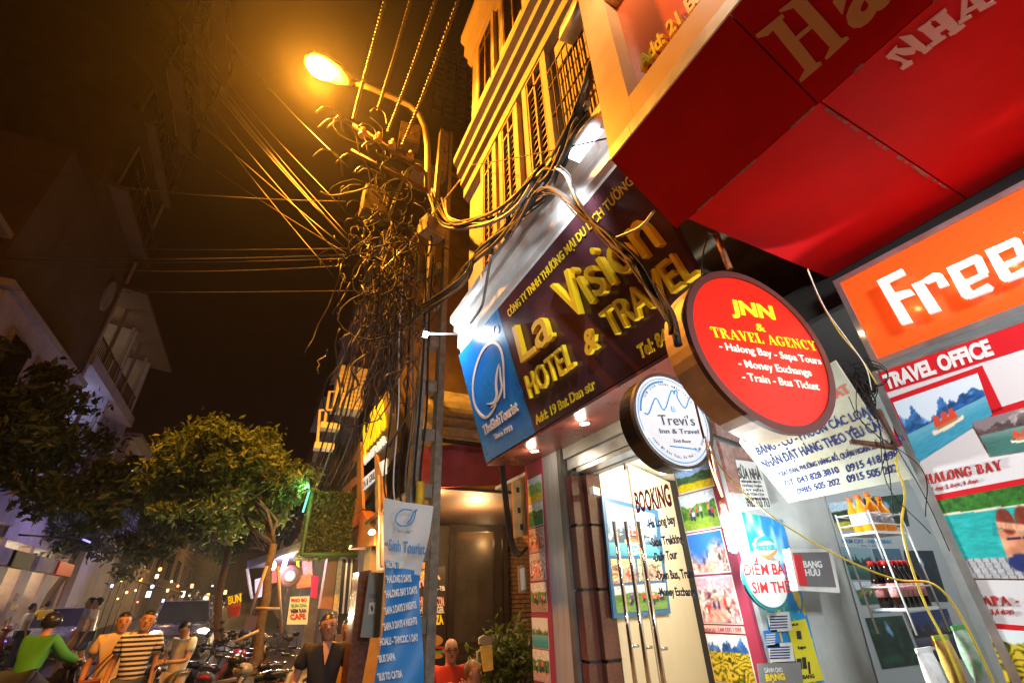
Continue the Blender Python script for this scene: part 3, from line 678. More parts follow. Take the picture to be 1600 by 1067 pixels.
# ================================================================== round white sign (second floor inn)
m_trface = mat('white_acrylic_lit', (.7, .75, .8), .3, emit=(.66, .84, 1.0), es=.86)
cT = atY(1052, 655, 1.2)
tre, FTv = round_sign('round_sign', 'smaller round white light sign with blue rooftops drawn on it', cT, .187, 92, .085, mat('black_drum', (.012, .010, .010), .2), mat('dark_rim', (.06, .07, .09), .35), m_trface, .008)
m_bline = mat('light_blue_ink', (.04, .28, .55), .4, emit=(.03, .28, .65), es=.5); m_dtx = mat('slate_ink', (.05, .05, .09), .5, emit=(.02, .03, .07), es=.5)
ribbon(FTv, [(1006, 645), (1013, 646), (1024, 622), (1037, 641), (1048, 611), (1053, 616), (1053, 611), (1057, 612), (1058, 622), (1070, 638), (1079, 620), (1097, 645), (1104, 645)], .005, .002, .004, 'drawing', m_bline, tre)
wq = MB(FTv); a = FTv.uv(1049, 643); wq.box(a[0], a[0]+.02, a[1], a[1]+.022, .002, .004); wq.build('drawing', m_bline, tre)
wq = MB(FTv)
for (i, j) in ((.0025, .003), (.0115, .003), (.0025, .0125), (.0115, .0125)): wq.box(a[0]+i, a[0]+i+.006, a[1]+j, a[1]+j+.007, .0042, .0046)
wq.build('drawing', m_trface, tre)
T(FTv, tre, "Trevi's", (1031, 664), (1086, 665), .040, m_dtx, bold=.0)
T(FTv, tre, 'Inn & Travel', (1031, 677), (1092, 678), .018, m_dtx, bold=.005)
T(FTv, tre, '2nd floor', (1052, 691), (1080, 692), .012, m_dtx)
ar = MB(FTv); a = FTv.uv(1046, 697); b = FTv.uv(1084, 697); ar.box(a[0], b[0], a[1]-.002, a[1]+.002, .002, .004); ar.prism([(b[0], a[1]-.006), (b[0]+.012, a[1]), (b[0], a[1]+.006)], .002, .004); ar.build('drawing', m_bline, tre)
# thin ring and curved small writing
rg = MB(FTv)
for i in range(80):
    a0, a1 = 2*PI*i/80, 2*PI*(i+1)/80
    if 200 < math.degrees(a0) < 210: continue
    rg.prism([(.165*math.cos(a0), .165*math.sin(a0)), (.168*math.cos(a0), .168*math.sin(a0)), (.168*math.cos(a1), .168*math.sin(a1)), (.165*math.cos(a1), .165*math.sin(a1))], .002, .003)
rg.build('drawing', m_bline, tre)
rg = MB(FTv)
for i in range(40):
    a0, a1 = math.radians(95+i*2), math.radians(95+(i+1)*2)
    rg.prism([(.150*math.cos(a0), .150*math.sin(a0)), (.158*math.cos(a0), .158*math.sin(a0)), (.158*math.cos(a1), .158*math.sin(a1)), (.150*math.cos(a1), .150*math.sin(a1))], .002, .003)
rg.build('drawing', m_bline, tre)
def curved(fr, par, s, r, a0, a1, h, m, inward=False):
    mb = MB(fr); n = len(s)
    for i, ch in enumerate(s):
        if ch == ' ': continue
        q = math.radians(a0+(a1-a0)*(i+.5)/n); px, py = r*math.cos(q), r*math.sin(q)
        tx, ty = (math.sin(q), -math.cos(q)) if not inward else (-math.sin(q), math.cos(q)); w = h*.55
        ux, uy = (math.cos(q), math.sin(q)) if not inward else (-math.cos(q), -math.sin(q))
        lettering(mb, ch, (px-tx*w/2, py-ty*w/2), (px+tx*w/2, py+ty*w/2), (ux*h, uy*h), .002, .003)
    return mb.build('lettering', m, par)
curved(FTv, tre, 'HOI QUAN THANH NIEN TRAVEL', .138, 150, 30, .010, m_dtx)
curved(FTv, tre, 'Add: 19 Bat Dan, Ha Noi - Tel: 0984', .150, 215, 335, .010, m_dtx, True)
ribb = MB(); ribb.tube([cT+Vector((.1, .05, .0)), Vector((1.86, 1.35, 2.2))], .012, 6); ribb.build('bracket', m_black, tre)
# ================================================================== white cloth shop board (flags and banners maker)
c1 = Vector((1.86, 1.33, 2.06)); 
FBo = Fr(atX(1232, 785, 1.86), 180, 22)
bo = thing('shop_board', 'worn white board with red and blue lettering behind the round red sign', 'sign', tuple(FBo.O))
tl = FBo.uv(1155, 692); bl = FBo.uv(1232, 785); trr = FBo.uv(1418, 560); br = FBo.uv(1424, 748)
m_oldw = mat('yellowed_white_board', (.42, .44, .38), .85, spec=.1, nz=.25, scale=7, wear=(.33, .31, .22))
MB(FBo).prism([bl, br, (br[0], tl[1]+.16), (bl[0]+.02, tl[1]+.1), (tl[0], tl[1])], -.012, 0).build('board', m_oldw, bo)
m_navy = mat('navy_ink', (.02, .035, .16), .9, spec=.1)
def TB(s, a, b, top, m=m_navy, **kw): return text_px('lettering', FBo, s, a, b, top, .0006, .0014, m, bo, **kw)
m_redw = mat('faded_red_ink', (.55, .10, .08), .5)
TB('BUT DONG KHAC XUAT', (1163, 690), (1330, 612), (1156, 680), m_redw, bold=.03)
TB('BẢNG - CỜ - PHƯỚN CÁC LOẠI', (1186, 711), (1363, 648), (1180, 700), bold=.012)
TB('NHẬN ĐẶT HÀNG THEO YÊU CẦU', (1195, 732), (1388, 668), (1188, 720), bold=.012)
TB('ĐC: 19 BÁT ĐÀN, PHƯỜNG HÀNG BỒ, QUẬN HOÀN KIẾM, HÀ NỘI', (1205, 749), (1414, 688), (1202, 742), bold=.005)
TB('ĐT: 043 828 3810', (1229, 760), (1312, 738), (1225, 751), bold=.01); TB('0915 418 898', (1324, 738), (1406, 713), (1320, 727), bold=.01)
TB('0985 505 202', (1247, 772), (1313, 756), (1244, 763), bold=.01); TB('0915 505 202', (1325, 754), (1404, 736), (1321, 743), bold=.01)
# ================================================================== ground floor of number 19
gf = thing('tour_office_ground_floor', 'glass shop front of the tour office under the maroon sign', 'shop front', (1.9, 2.4, 0))
F9 = FX(1.88)
# aluminium pillar with its picture strip, beside the blue end of the sign
uA, uB = F9.uv(845, 714)[0], F9.uv(867, 712)[0]; uS0 = F9.uv(820, 735)[0]
MB(F9).box(uA, uB+.02, .02, 2.60, -.16, 0).build('pillar_cover', m_alup, gf)
MB(F9).box(uB+.021, uB+.07, .02, 2.60, -.16, .0).build('roller_track', mat('dark_alu_track', (.20, .19, .18), .4, .7, nz=.2, scale=8), gf)
# marble jamb, two faces, with recessed dark joints between the slabs
FJ = Fr(F9.p(uB+.075, 0, -.02), 180)
jw = FJ.uv(901, 850, 0)[0]; jw2 = FJ.uv(927, 850, -.10)[0]
zs = [0.02, .9, 1.275, 1.66, 2.05, 2.40]
for a, b in zip(zs[:-1], zs[1:]):
    MB(FJ).box(0, jw-.001, a+.009, b-.009, -.14, -.006).build('marble_slab', m_marble, gf)
    MB(FJ).box(jw+.002, jw2, a+.009, b-.009, -.22, -.10).build('marble_slab', m_marble, gf)
MB(FJ).box(0.002, jw-.004, .02, 2.40, -.13, -.02).build('joint', m_black, gf)
MB(FJ).box(jw+.004, jw2-.01, .02, 2.40, -.21, -.12).build('joint', m_black, gf)
# lintel: shutter box, rail
Y9b = F9.p(uB+.08, 0).y; Ys = atX(1050, 735, 1.86).y
MB().box(1.90, 2.02, 1.62, Y9b-.001, 2.52, 2.60).build('shutter_housing', mat('grey_shutter', (.30, .29, .27), .5, .5, nz=.3, scale=5), gf)
MB().box(1.93, 2.0, 1.62, Y9b-.001, 2.44, 2.518).build('shutter_slat', m_alu, gf)
MB().box(2.06, 2.12, 1.62, Y9b-.1, 2.40, 2.438).build('lintel_rail', m_white, gf)
MB().box(1.94, 2.04, 1.62, Y9b-.1, 2.405, 2.436).build('shutter_slat', m_alu, gf)
# glass leaves
m_glass = mat('clear_glass', (1, 1, 1), .03, trans=1.0)
nt_ = m_glass.node_tree; pb_ = nt_.nodes['Principled BSDF']; out_ = [n for n in nt_.nodes if n.type == 'OUTPUT_MATERIAL'][0]
tr_ = nt_.nodes.new('ShaderNodeBsdfTransparent'); gl_ = nt_.nodes.new('ShaderNodeBsdfGlossy'); mxs = nt_.nodes.new('ShaderNodeMixShader'); fn_ = nt_.nodes.new('ShaderNodeFresnel')
gl_.inputs['Roughness'].default_value = .02; fn_.inputs['IOR'].default_value = 1.5; geo_ = nt_.nodes.new('ShaderNodeNewGeometry'); iv_ = nt_.nodes.new('ShaderNodeMath'); iv_.operation = 'SUBTRACT'; iv_.inputs[0].default_value = 1; nt_.links.new(geo_.outputs['Backfacing'], iv_.inputs[1]); ml_ = nt_.nodes.new('ShaderNodeMath'); ml_.operation = 'MULTIPLY'; nt_.links.new(fn_.outputs[0], ml_.inputs[0]); nt_.links.new(iv_.outputs[0], ml_.inputs[1]); nt_.links.new(ml_.outputs[0], mxs.inputs[0]); nt_.links.new(tr_.outputs[0], mxs.inputs[1]); nt_.links.new(gl_.outputs[0], mxs.inputs[2]); nt_.links.new(mxs.outputs[0], out_.inputs['Surface'])
XG = 2.10; FG = FX(XG)
uj = FG.uv(985, 760)[0]; ul = FG.uv(914, 760)[0]; ur = FG.uv(1058, 760)[0]+.1; zt = FG.uv(985, 724)[1]
dl = MB(FG).box(ul, uj-.003, .03, zt, -.006, .006).build('door_leaf', m_glass, gf)
dr = MB(FG).box(uj+.003, ur, .03, zt, -.006, .006).build('door_leaf', m_glass, gf)
MB(FG).box(ul, ur, zt+.006, 2.398, -.006, .006).build('transom_glass', m_glass, gf)
for (door, px) in ((dl, 971), (dr, 990), (dr, 1011)):
    hu = FG.uv(px+6, 860)[0]; h = MB()
    zt1 = FG.uv(px, 815)[1]
    h.tube([FG.p(hu, .75, .06), FG.p(hu, zt1, .06)], .013, 10)
    h.tube([FG.p(hu, 1.36, 0), FG.p(hu, 1.36, .06)], .008, 8); h.tube([FG.p(hu, .85, 0), FG.p(hu, .85, .06)], .008, 8); h.tube([FG.p(hu, zt1-.08, 0), FG.p(hu, zt1-.08, .06)], .008, 8)
    h.build('handle', m_steel, door)
MB(FG).box(uj-.02, uj-.004, zt-.035, zt+.02, .007, .016).build('pivot_clip', m_steel, dl)
MB(FG).box(ul-.03, ul+.04, zt-.05, zt-.01, -.01, .012).build('pivot_clip', m_steel, dl)
MB(FG).box(uj-.0025, uj+.0025, .03, zt, -.007, .007).build('edge_seal', m_steel, gf)
MB(FG).box(ul-.012, ul-.0005, .03, 2.398, -.02, .02).build('side_channel', m_steel, gf)
lamp('soffit_downlight', (1.66, 2.9, 2.54), (1, .85, .6), 2.5, .03)
lamp('soffit_downlight', (1.66, 2.25, 2.54), (1, .85, .6), 2.5, .03)
# door lettering
m_crim = mat('crimson_ink', (.32, .01, .02), .45)
m_dblue = mat('blue_door_ink', (.02, .04, .20), .45)
def TD(s, a, b, top, m, **kw): return text_px('lettering', FG, s, a, b, top, .0075, .0095, m, dr, **kw)
TD('BOOKING', (997, 800), (1052, 789), (992, 770), m_crim, bold=.03)
TD('-Ha Long bay', (1014, 825), (1058, 817), (1011, 812), m_dblue, bold=.03)
TD('-Sapa Trekking', (1019, 854), (1070, 847), (1016, 841), m_dblue, bold=.03)
TD('-Daily Tour', (1023, 877), (1061, 872), (1021, 864), m_dblue, bold=.03)
TD('-Open Bus, Train', (1027, 905), (1086, 902), (1024, 892), m_dblue, bold=.03)
TD('-Money Exchange', (1031, 930), (1092, 930), (1028, 918), m_dblue, bold=.03)
# room behind the glass
room = thing('office_room', 'cream walled office seen through the glass doors', 'room', (3, 2.4, 0))
wl0 = FJ.p(jw2+.002, 0, -.22); dirw = Vector((math.sin(math.radians(64)), math.cos(math.radians(64)), 0))
m_creamw = mat('cream_wall', (.68, .61, .46), .65, nz=.06, scale=2)
MB().solid([wl0, wl0+dirw*3.2, wl0+dirw*3.2+Vector((0, .06, 0)), wl0+Vector((0, .06, 0))], [v+Vector((0, 0, 2.58)) for v in (wl0, wl0+dirw*3.2, wl0+dirw*3.2+Vector((0, .06, 0)), wl0+Vector((0, .06, 0)))]).build('wall', m_creamw, room)
MB().box(4.6, 4.66, 1.2, 4.3, 0.01, 2.59).build('wall', m_creamw, room)
MB().box(2.15, 4.6, 1.54, 1.58, 0.01, 2.59).build('wall', m_creamw, room)
MB().box(2.03, 4.7, 1.54, 4.35, 2.60, 2.63).build('ceiling', m_white, room)
MB().box(2.03, 4.7, 1.54, 4.35, .008, .012).build('floor', mat('tile_floor', (.4, .35, .28), .25, nz=.1), room)
FW2 = Fr(wl0, 64); FW2.O = FW2.O+FW2.N*.004
def wq2(*p): return [FW2.uv(*q) for q in p]
fq = wq2((938, 775), (1026, 797), (1046, 958), (957, 966))
fp = thing('framed_picture', 'blue framed travel picture on the cream wall inside the glass door', 'picture', (2.8, 3, 1.6))
MB(FW2).prism(fq, 0, .012).build('frame', mat('blue_frame', (.03, .14, .32), .4), fp)
pic('picture', FW2, wq2((943, 783), (1020, 803), (1029, 868), (950, 868)), lambda u, v: P_bay(u, v, 21, sky=(.55, .68, .82), rock=(.25, .35, .45), hz=.25), fp, m_print, .014, 40, 40)
pic('picture', FW2, wq2((951, 873), (989, 873), (994, 908), (955, 912)), lambda u, v: P_market(u, v, 22, (.85, .6, .15)), fp, m_print, .014, 20, 20)
pic('picture', FW2, wq2((992, 873), (1030, 872), (1035, 906), (996, 908)), lambda u, v: P_market(u, v, 23, (.3, .5, .2)), fp, m_print, .014, 20, 20)
pic('picture', FW2, wq2((956, 916), (1037, 910), (1041, 950), (961, 958)), lambda u, v: P_people(u, v, 24, gr=(.4, .55, .3)), fp, m_print, .014, 40, 20)
MB(FW2).box(*(lambda q: (q[0], q[0]+.09, q[1], q[1]+.05))(FW2.uv(922, 772)), .001, .03).build('light_switch', m_white, room)
cl = thing('wall_clock', 'small round brown wall clock above the glass doors inside the office', 'clock', (2.6, 2.6, 2.4))
pc_ = FW2.uv(974, 708); 
Cc = MB(FG); pcg = FG.uv(974, 708)
MB().lathe(FG.p(pcg[0], pcg[1], -.01), (-1, 0, 0), [(0, .038), (.012, .038), (.018, .030)], 20).build('rim', mat('brown_clock', (.10, .05, .02), .4), cl)
MB().lathe(FG.p(pcg[0], pcg[1], .009), (-1, 0, 0), [(0, .026), (.003, .026)], 20).build('dial', m_white, cl)
lamp('office_ceiling_lamp', (3.0, 2.4, 2.45), (1, .87, .68), 105, .15)
tb_ = MB().tube([(3.0, 2.2, 2.54), (3.0, 3.0, 2.54)], .02, 8).build('ceiling_tube', glow('tube_glow', (1, .85, .6), 6), room)
# ---------------------------------------------------------------- photograph strips
def strip(name, label, X, rows, cells, head=None, bg=(.30, .04, .08)):
    t = thing(name, label, 'photo board', (X, 2, .6)); f = FX(X)
    lt, rt_, rb, lb = [f.uv(*p) for p in rows]
    MB(f).prism([lt, rt_, (rt_[0], .5), (lt[0], .5)], -.02, 0).build('board', mat('maroon_strip_'+name, bg, .4), t)
    for k, (q, fn) in enumerate(cells):
        qq = [f.uv(*p) for p in q]; 
        u0_ = sum(a[0] for a in (qq[0], qq[3]))/2; u1_2 = (qq[1][0]+qq[2][0])/2; v1_ = (qq[0][1]+qq[1][1])/2; v0_ = (qq[2][1]+qq[3][1])/2
        MB(f).box(u0_-.004, u1_2+.004, v0_-.006, v1_+.006, .001, .002).build('picture_border', m_white, t)
        pic('picture', f, [(u0_, v1_), (u1_2, v1_), (u1_2, v0_), (u0_, v0_)], fn, t, m_print, .0032, 36, 36)
    return t, f
cells = [(((1056, 730), (1108, 718), (1114, 759), (1059, 771)), lambda u, v: P_green(u, v, 31, (.1, .2, .1), (.35, .5, .3), (.6, .75, .95), .7, (.85, .75, .1))),
         (((1061, 777), (1117, 764), (1123, 822), (1072, 830)), lambda u, v: P_people(u, v, 32)),
         (((1075, 836), (1128, 828), (1139, 890), (1085, 897)), lambda u, v: mixc(P_market(u, v, 33, (.85, .3, .1)), sm(.3, .7, v+.2*np.sin(u*6)), (.2, .45, .85))),
         (((1089, 904), (1143, 899), (1160, 971), (1099, 973)), lambda u, v: P_market(u, v, 34, (.8, .3, .4))),
         (((1106, 994), (1165, 993), (1182, 1067), (1118, 1067)), lambda u, v: np.where((v > .66)[..., None], P_bay(u, v, 36, rock=(.15, .35, .6), hz=.6, boat=False), P_terr(u, v*.8, 35)))]
s1, fs1 = strip('photo_strip', 'tall photo strip with maroon border right of the glass doors', 1.862, ((1048, 716), (1110, 700), (1190, 1067), (1110, 1067)), cells)
MB(fs1).box(fs1.uv(1101, 980)[0], fs1.uv(1163, 980)[0], fs1.uv(1130, 988)[1], fs1.uv(1130, 977)[1], .001, .002).build('caption_plate', mat('pink_plate', (.75, .5, .5), .5), s1)
text_px('lettering', fs1, 'HOA LU - TAM COC 1 DAY', (1103, 986), (1160, 986), (1102, 980), .003, .004, m_crim, s1)
c2 = []
zz = [(747, 784), (787, 822), (827, 862), (866, 906), (912, 955), (967, 1012), (1017, 1064)]
fns = [lambda u, v: P_green(u, v, 41, (.35, .5, .3), (.6, .8, .5), top=.8), lambda u, v: P_green(u, v, 42, (.1, .3, .1), (.4, .6, .3), fg=(.2, .5, .35)), lambda u, v: P_market(u, v, 43, (.45, .35, .45)),
       lambda u, v: P_market(u, v, 44, (.5, .45, .45)), lambda u, v: P_people(u, v, 45, gr=(.6, .5, .45)), lambda u, v: P_bay(u, v, 46, rock=(.3, .4, .25), boat=False), lambda u, v: P_people(u, v, 47, gr=(.7, .6, .6))]
for (a, b), fn in zip(zz, fns):
    k = (a-747)/320; x0 = 825+k*10; x1 = 846+k*14
    c2.append((((x0, a+2), (x1, a-4), (x1+2, b-2), (x0+1, b)), fn))
s2, fs2 = strip('photo_strip', 'narrow photo strip with red border on the brushed pillar under the blue panel', 1.872, ((820, 728), (846, 716), (862, 1067), (832, 1067)), c2, bg=(.50, .08, .10))
# ---------------------------------------------------------------- corner column and side wall facing the street camera
YP = 1.50; FP = FY(YP)
side = thing('side_wall', 'pale grey side wall beside the drinks rack, facing along the pavement', 'wall', (2.3, YP, 0))
xe = 1.90
MB().box(xe, 3.6, YP, YP+.05, .01, 2.79).build('plaster', m_wallw, side)
MB().box(1.905, 1.99, YP+.051, YP+.13, .01, 2.59).build('corner_post', m_alup, side)
xk = atY(1150, 720, YP).x
MB().box(xe+.0, xe+.22, YP-.02, YP-.001, 2.02, 2.6).build('marble_panel', mat('rose_marble', (.28, .13, .10), .25, nz=.3, scale=20), side)
for z in (2.05, 1.0): pass
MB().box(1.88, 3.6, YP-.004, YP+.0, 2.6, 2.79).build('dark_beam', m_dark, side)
# small notice
no = thing('paper_notice', 'small white notice with black numbers on the rose marble under the cloth board', 'notice', (1.95, YP, 2))
q = [FP.uv(*p) for p in ((1148, 718), (1188, 722), (1207, 793), (1166, 797))]
FPn = Fr(FP.O+Vector((0, -.022, 0)), 90); q = [FPn.uv(*p) for p in ((1149, 718), (1186, 723), (1205, 793), (1167, 797))]
MB(FPn).prism(q, 0, .002).build('sheet', m_white, no)
def TN(s, a, b, t_, par=no, fr=FPn, m=m_black, n=.0022, **kw): return text_px('lettering', fr, s, a, b, t_, n, n+.001, m, par, **kw)
TN('SỬA NHÀ', (1155, 747), (1190, 749), (1151, 731), bold=.03)
for k in range(5): TN(['ĐIỆN NƯỚC SƠN VÔI', 'CHỐNG THẤM', 'LÁT NỀN', 'MÁI TÔN CỬA', 'KHOAN CẮT'][k], (1158+k*1.6, 754+k*6.5), (1188+k*2, 755+k*6.5), (1157+k*1.6, 750.5+k*6.5))
TN('0983 733 713', (1167, 792), (1203, 792), (1163, 778), bold=.02)
# big blue telecom poster, yellow poster, small papers
bp = thing('blue_poster', 'light blue telecom poster behind the round SIM card sign', 'poster', (2, YP, 1.6))
def fpq(fr, *p): return [fr.uv(*q) for q in p]
def P_blue(u, v):
    c = np.ones(u.shape+(3,))*np.array((.1, .55, .85)); c = mixc(c, sm(.5, .7, vnoise(u, v, 4, 61, 3)), (.75, .9, .95)); c = mixc(c, sm(.62, .7, vnoise(u, v, 3, 62, 2)), (.05, .65, .6))
    return mixc(c, sm(.66, .7, vnoise(u, v, 12, 63, 2))*(v < .6), (.95, .8, .2))
pic('sheet', FP, fpq(FP, (1158, 800), (1222, 812), (1290, 1075), (1222, 1080)), P_blue, bp, m_print, .002, 50, 80)
yp = thing('yellow_poster', 'bright yellow poster with black marks left of the grey wall', 'poster', (2, YP, 1.5))
FPy = Fr(FP.O+Vector((0, -.006, 0)), 90)
MB(FPy).prism(fpq(FPy, (1228, 972), (1258, 966), (1287, 1062), (1252, 1067)), 0, .002).build('sheet', mat('yellow_paper', (.75, .66, .02), .5), yp)
for (s, a, b, t_) in (('MUA', (1237, 978), (1247, 976), (1236, 974)), ('Rejuo', (1246, 1014), (1259, 1012), (1245, 1009)), ('BANG', (1254, 1060), (1272, 1058), (1253, 1054))):
    TN(s, a, b, t_, yp, FPy, n=.0025, bold=.03)
k_ = MB(FPy)
for (a, b, c_, d) in ((1243, 985, 1250, 998), (1244, 1028, 1251, 1045), (1252, 1026, 1258, 1044), (1261, 1033, 1264, 1052)):
    k_.prism(fpq(FPy, (a, b), (c_, b), (c_+2, d), (a+2, d)), .0022, .0035)
k_.build('mark', m_black, yp)
sp = [("small white price list pinned beside the yellow poster", (1198, 957, 1232, 985), 'w'), ("blue card pinned left of the yellow poster", (1192, 985, 1213, 1010), 'b'), ("white card with blue foot under the blue card", (1198, 1005, 1236, 1032), 'w'), ("grey and yellow paper at the bottom of the poster wall", (1182, 1036, 1250, 1075), 'g')]
FPs = Fr(FP.O+Vector((0, -.010, 0)), 90)
for lb, (x0, y0, x1, y1), kd in sp:
    t = thing('paper_card', lb, 'paper', (1.95, YP, 1.5))
    col = {'w': m_white, 'b': mat('blue_card', (.03, .2, .6), .4), 'g': mat('grey_card', (.2, .2, .2), .4)}[kd]
    MB(FPs).prism(fpq(FPs, (x0, y0), (x1, y0-2), (x1+5, y1), (x0+6, y1+2)), 0, .003).build('sheet', col, t)
    if kd == 'g':
        TN('DÀNH CHO', (1194, 1050), (1222, 1049), (1192, 1043), t, FPs, m_white, .0035, bold=.02); TN('BẠNG', (1196, 1063), (1226, 1061), (1194, 1053), t, FPs, m_gold, .0035, bold=.05)
    else:
        L = MB(FPs)
        for j in range(5):
            yy = y0+5+j*(y1-y0-6)/5; L.prism(fpq(FPs, (x0+4, yy), (x1-3, yy-1), (x1-3, yy+1), (x0+4, yy+2)), .0032, .004)
        L.build('text_lines', m_navy if kd == 'w' else m_white, t)
# round SIM card sign in front of the corner
FV = Fr(atY(1197, 905, 1.40), 92); rv = .125
vt = thing('sim_card_sign', 'round white SIM card sign with teal edge and small logo bump on top', 'sign', tuple(FV.O))
n_ = 40; vm = MB(FV)
vm.prism([(rv*math.cos(2*PI*i/n_), rv*.88*math.sin(2*PI*i/n_)) for i in range(n_)], -.012, 0); vm.build('edge', mat('teal_edge', (.02, .28, .30), .4), vt)
vm = MB(FV); vm.prism([((rv-.009)*math.cos(2*PI*i/n_)+.002, (rv-.009)*.88*math.sin(2*PI*i/n_)+.004) for i in range(n_)], .0005, .002); vm.build('face', mat('white_sign_face', (.60, .62, .62), .8, spec=.1), vt)
lc = FV.uv(1194, 855); vm = MB(FV); vm.prism([(lc[0]+.052*math.cos(2*PI*i/n_), lc[1]+.042*math.sin(2*PI*i/n_)) for i in range(n_)], -.010, .003); vm.build('logo_disc', MATS['white_sign_face'], vt)
ribbon(FV, [(1179, 852), (1184, 844), (1194, 841), (1203, 843), (1208, 848)], [.004, .014, .02, .016, .004], .0035, .005, 'logo_swoosh', mat('teal_ink', (.02, .3, .32), .4), vt)
ribbon(FV, [(1184, 863), (1192, 869), (1202, 869), (1210, 862), (1213, 858)], [.003, .012, .016, .012, .003], .0035, .005, 'logo_swoosh', mat('orange_ink', (.7, .2, .05), .4), vt)
text_px('lettering', FV, 'VIETTEL', (1178, 859), (1212, 858), (1177, 852), .0036, .0055, MATS['teal_ink'], vt, bold=.03)
text_px('lettering', FV, 'ĐIỂM BÁN', (1163, 898), (1237, 896), (1160, 881), .0022, .0026, m_redt, vt, bold=.02)
text_px('lettering', FV, 'SIM THẺ', (1176, 926), (1236, 924), (1173, 909), .0022, .0026, m_redt, vt, bold=.02)
# small light box
FBx = Fr(atY(1233, 857, 1.33), 91); q = fpq(FBx, (1233, 857), (1300, 857), (1313, 926), (1247, 922))
bh = thing('small_light_box', 'small grey light box with red face logo between round sign and grey wall', 'sign', tuple(FBx.O))
MB(FBx).prism(q, -.03, 0).build('frame', m_white, bh)
MB(FBx).prism(fpq(FBx, (1238, 863), (1294, 862), (1306, 917), (1250, 915)), .0005, .002).build('face', mat('grey_face', (.13, .13, .14), .3), bh)
MB(FBx).prism(fpq(FBx, (1238, 866), (1251, 866), (1256, 885), (1258, 900), (1262, 914), (1248, 914)), .0022, .003).build('logo', m_redp, bh)
text_px('lettering', FBx, 'BANG', (1255, 886), (1284, 886), (1253, 876), .003, .004, m_wletter, bh, bold=.03)
text_px('lettering', FBx, 'HỮU', (1258, 899), (1281, 899), (1256, 889), .003, .004, m_wletter, bh, bold=.03)
# tour posters on the side wall
FPp = Fr(FP.O+Vector((0, -.004, 0)), 90)
pbd = thing('tour_poster', 'pale board of dark landscape photographs behind the drinks rack', 'poster', (2.5, YP, 1.4))
MB(FPp).prism(fpq(FPp, (1288, 770), (1450, 760), (1530, 1090), (1378, 1090)), 0, .003).build('board', mat('pale_grey_board', (.44, .49, .52), .4), pbd)
cv = [(((1292, 786), (1345, 780), (1357, 826), (1308, 829)), 0), (((1347, 779), (1410, 772), (1420, 822), (1360, 826)), 1),
      (((1313, 854), (1358, 856), (1374, 906), (1329, 905)), 2), (((1361, 857), (1404, 857), (1420, 907), (1377, 906)), 3),
      (((1331, 909), (1364, 908), (1375, 943), (1345, 945)), 4), (((1367, 909), (1404, 909), (1415, 941), (1378, 943)), 5),
      (((1350, 965), (1408, 961), (1438, 1037), (1377, 1045)), 6), (((1412, 958), (1478, 950), (1506, 1028), (1442, 1036)), 7), (((1410, 860), (1456, 860), (1480, 940), (1424, 940)), 8)]
fp_ = [lambda u, v: P_green(u, v, 51, (.02, .08, .04), (.2, .3, .12)), lambda u, v: P_cave(u, v, 52), lambda u, v: P_bay(u, v, 53, sky=(.5, .65, .7), rock=(.03, .15, .12), sea=(.08, .3, .28), boat=False), lambda u, v: P_bay(u, v, 54, sky=(.25, .4, .5), rock=(.03, .1, .15), sea=(.05, .2, .25), boat=False),
       lambda u, v: P_people(u, v, 55, gr=(.1, .3, .25)), lambda u, v: P_bay(u, v, 56, sky=(.5, .7, .85), rock=(.05, .25, .35), sea=(.03, .3, .28), boat=False), lambda u, v: P_cave(u, v, 57), lambda u, v: P_bay(u, v, 58, sky=(.12, .2, .42), rock=(.05, .05, .1), sea=(.15, .12, .25), hz=.5), lambda u, v: P_cave(u, v, 59, (.02, .05, .1), (.1, .25, .35))]
for q, k in cv: pic('picture', FPp, fpq(FPp, *q), fp_[k], pbd, m_print, .005, 36, 36)
m_cyan = mat('cyan_ink', (.03, .25, .45), .5)
text_px('lettering', FPp, 'NAM CAT - NINH BINH', (1315, 848), (1392, 849), (1313, 842), .0035, .0045, m_cyan, pbd, bold=.03)
text_px('lettering', FPp, '1 day, 2 days', (1340, 853), (1372, 854), (1339, 850), .0035, .0045, m_cyan, pbd)
text_px('lettering', FPp, 'PHONG NHA', (1362, 958), (1391, 956), (1360, 952), .0035, .0045, m_cyan, pbd, bold=.03)
# ---------------------------------------------------------------- drinks rack
rk = thing('drinks_rack', 'white wire drinks rack hanging between the grey wall and the poster board', 'rack', (2.1, 1.15, 1.7))
YR = 1.16; FR_ = FY(YR)
m_wire = mat('white_wire', (.72, .72, .72), .35)
def rp(x, y, dy=0): return atY(x, y, YR)+Vector((0, dy, 0))
TLr, BLr = rp(1357, 800), rp(1421, 970); w_r = .25; d_r = .14
z_top = TLr.z; x0r = TLr.x; zs_r = [rp(1362, 828).z, rp(1413, 950).z]
posts = [(x0r, YR), (x0r+w_r, YR), (x0r, YR+d_r), (x0r+w_r, YR+d_r)]
for (x, y) in posts: MB().tube([(x, y, zs_r[1]-.09), (x, y, z_top+.01)], .004, 6).build('post', m_wire, rk)
for z in zs_r:
    MB().box(x0r, x0r+w_r, YR, YR+d_r, z-.010, z).build('shelf', m_wire, rk)
for z in (z_top, zs_r[0]+.03, zs_r[1]+.075):
    rr = MB().tube([(x0r, YR, z), (x0r+w_r, YR, z)], .003, 6); rr.tube([(x0r, YR+d_r, z), (x0r+w_r, YR+d_r, z)], .003, 6); rr.tube([(x0r, YR, z), (x0r, YR+d_r, z)], .003, 6); rr.tube([(x0r+w_r, YR, z), (x0r+w_r, YR+d_r, z)], .003, 6)
    rr.build('rail', m_wire, rk)
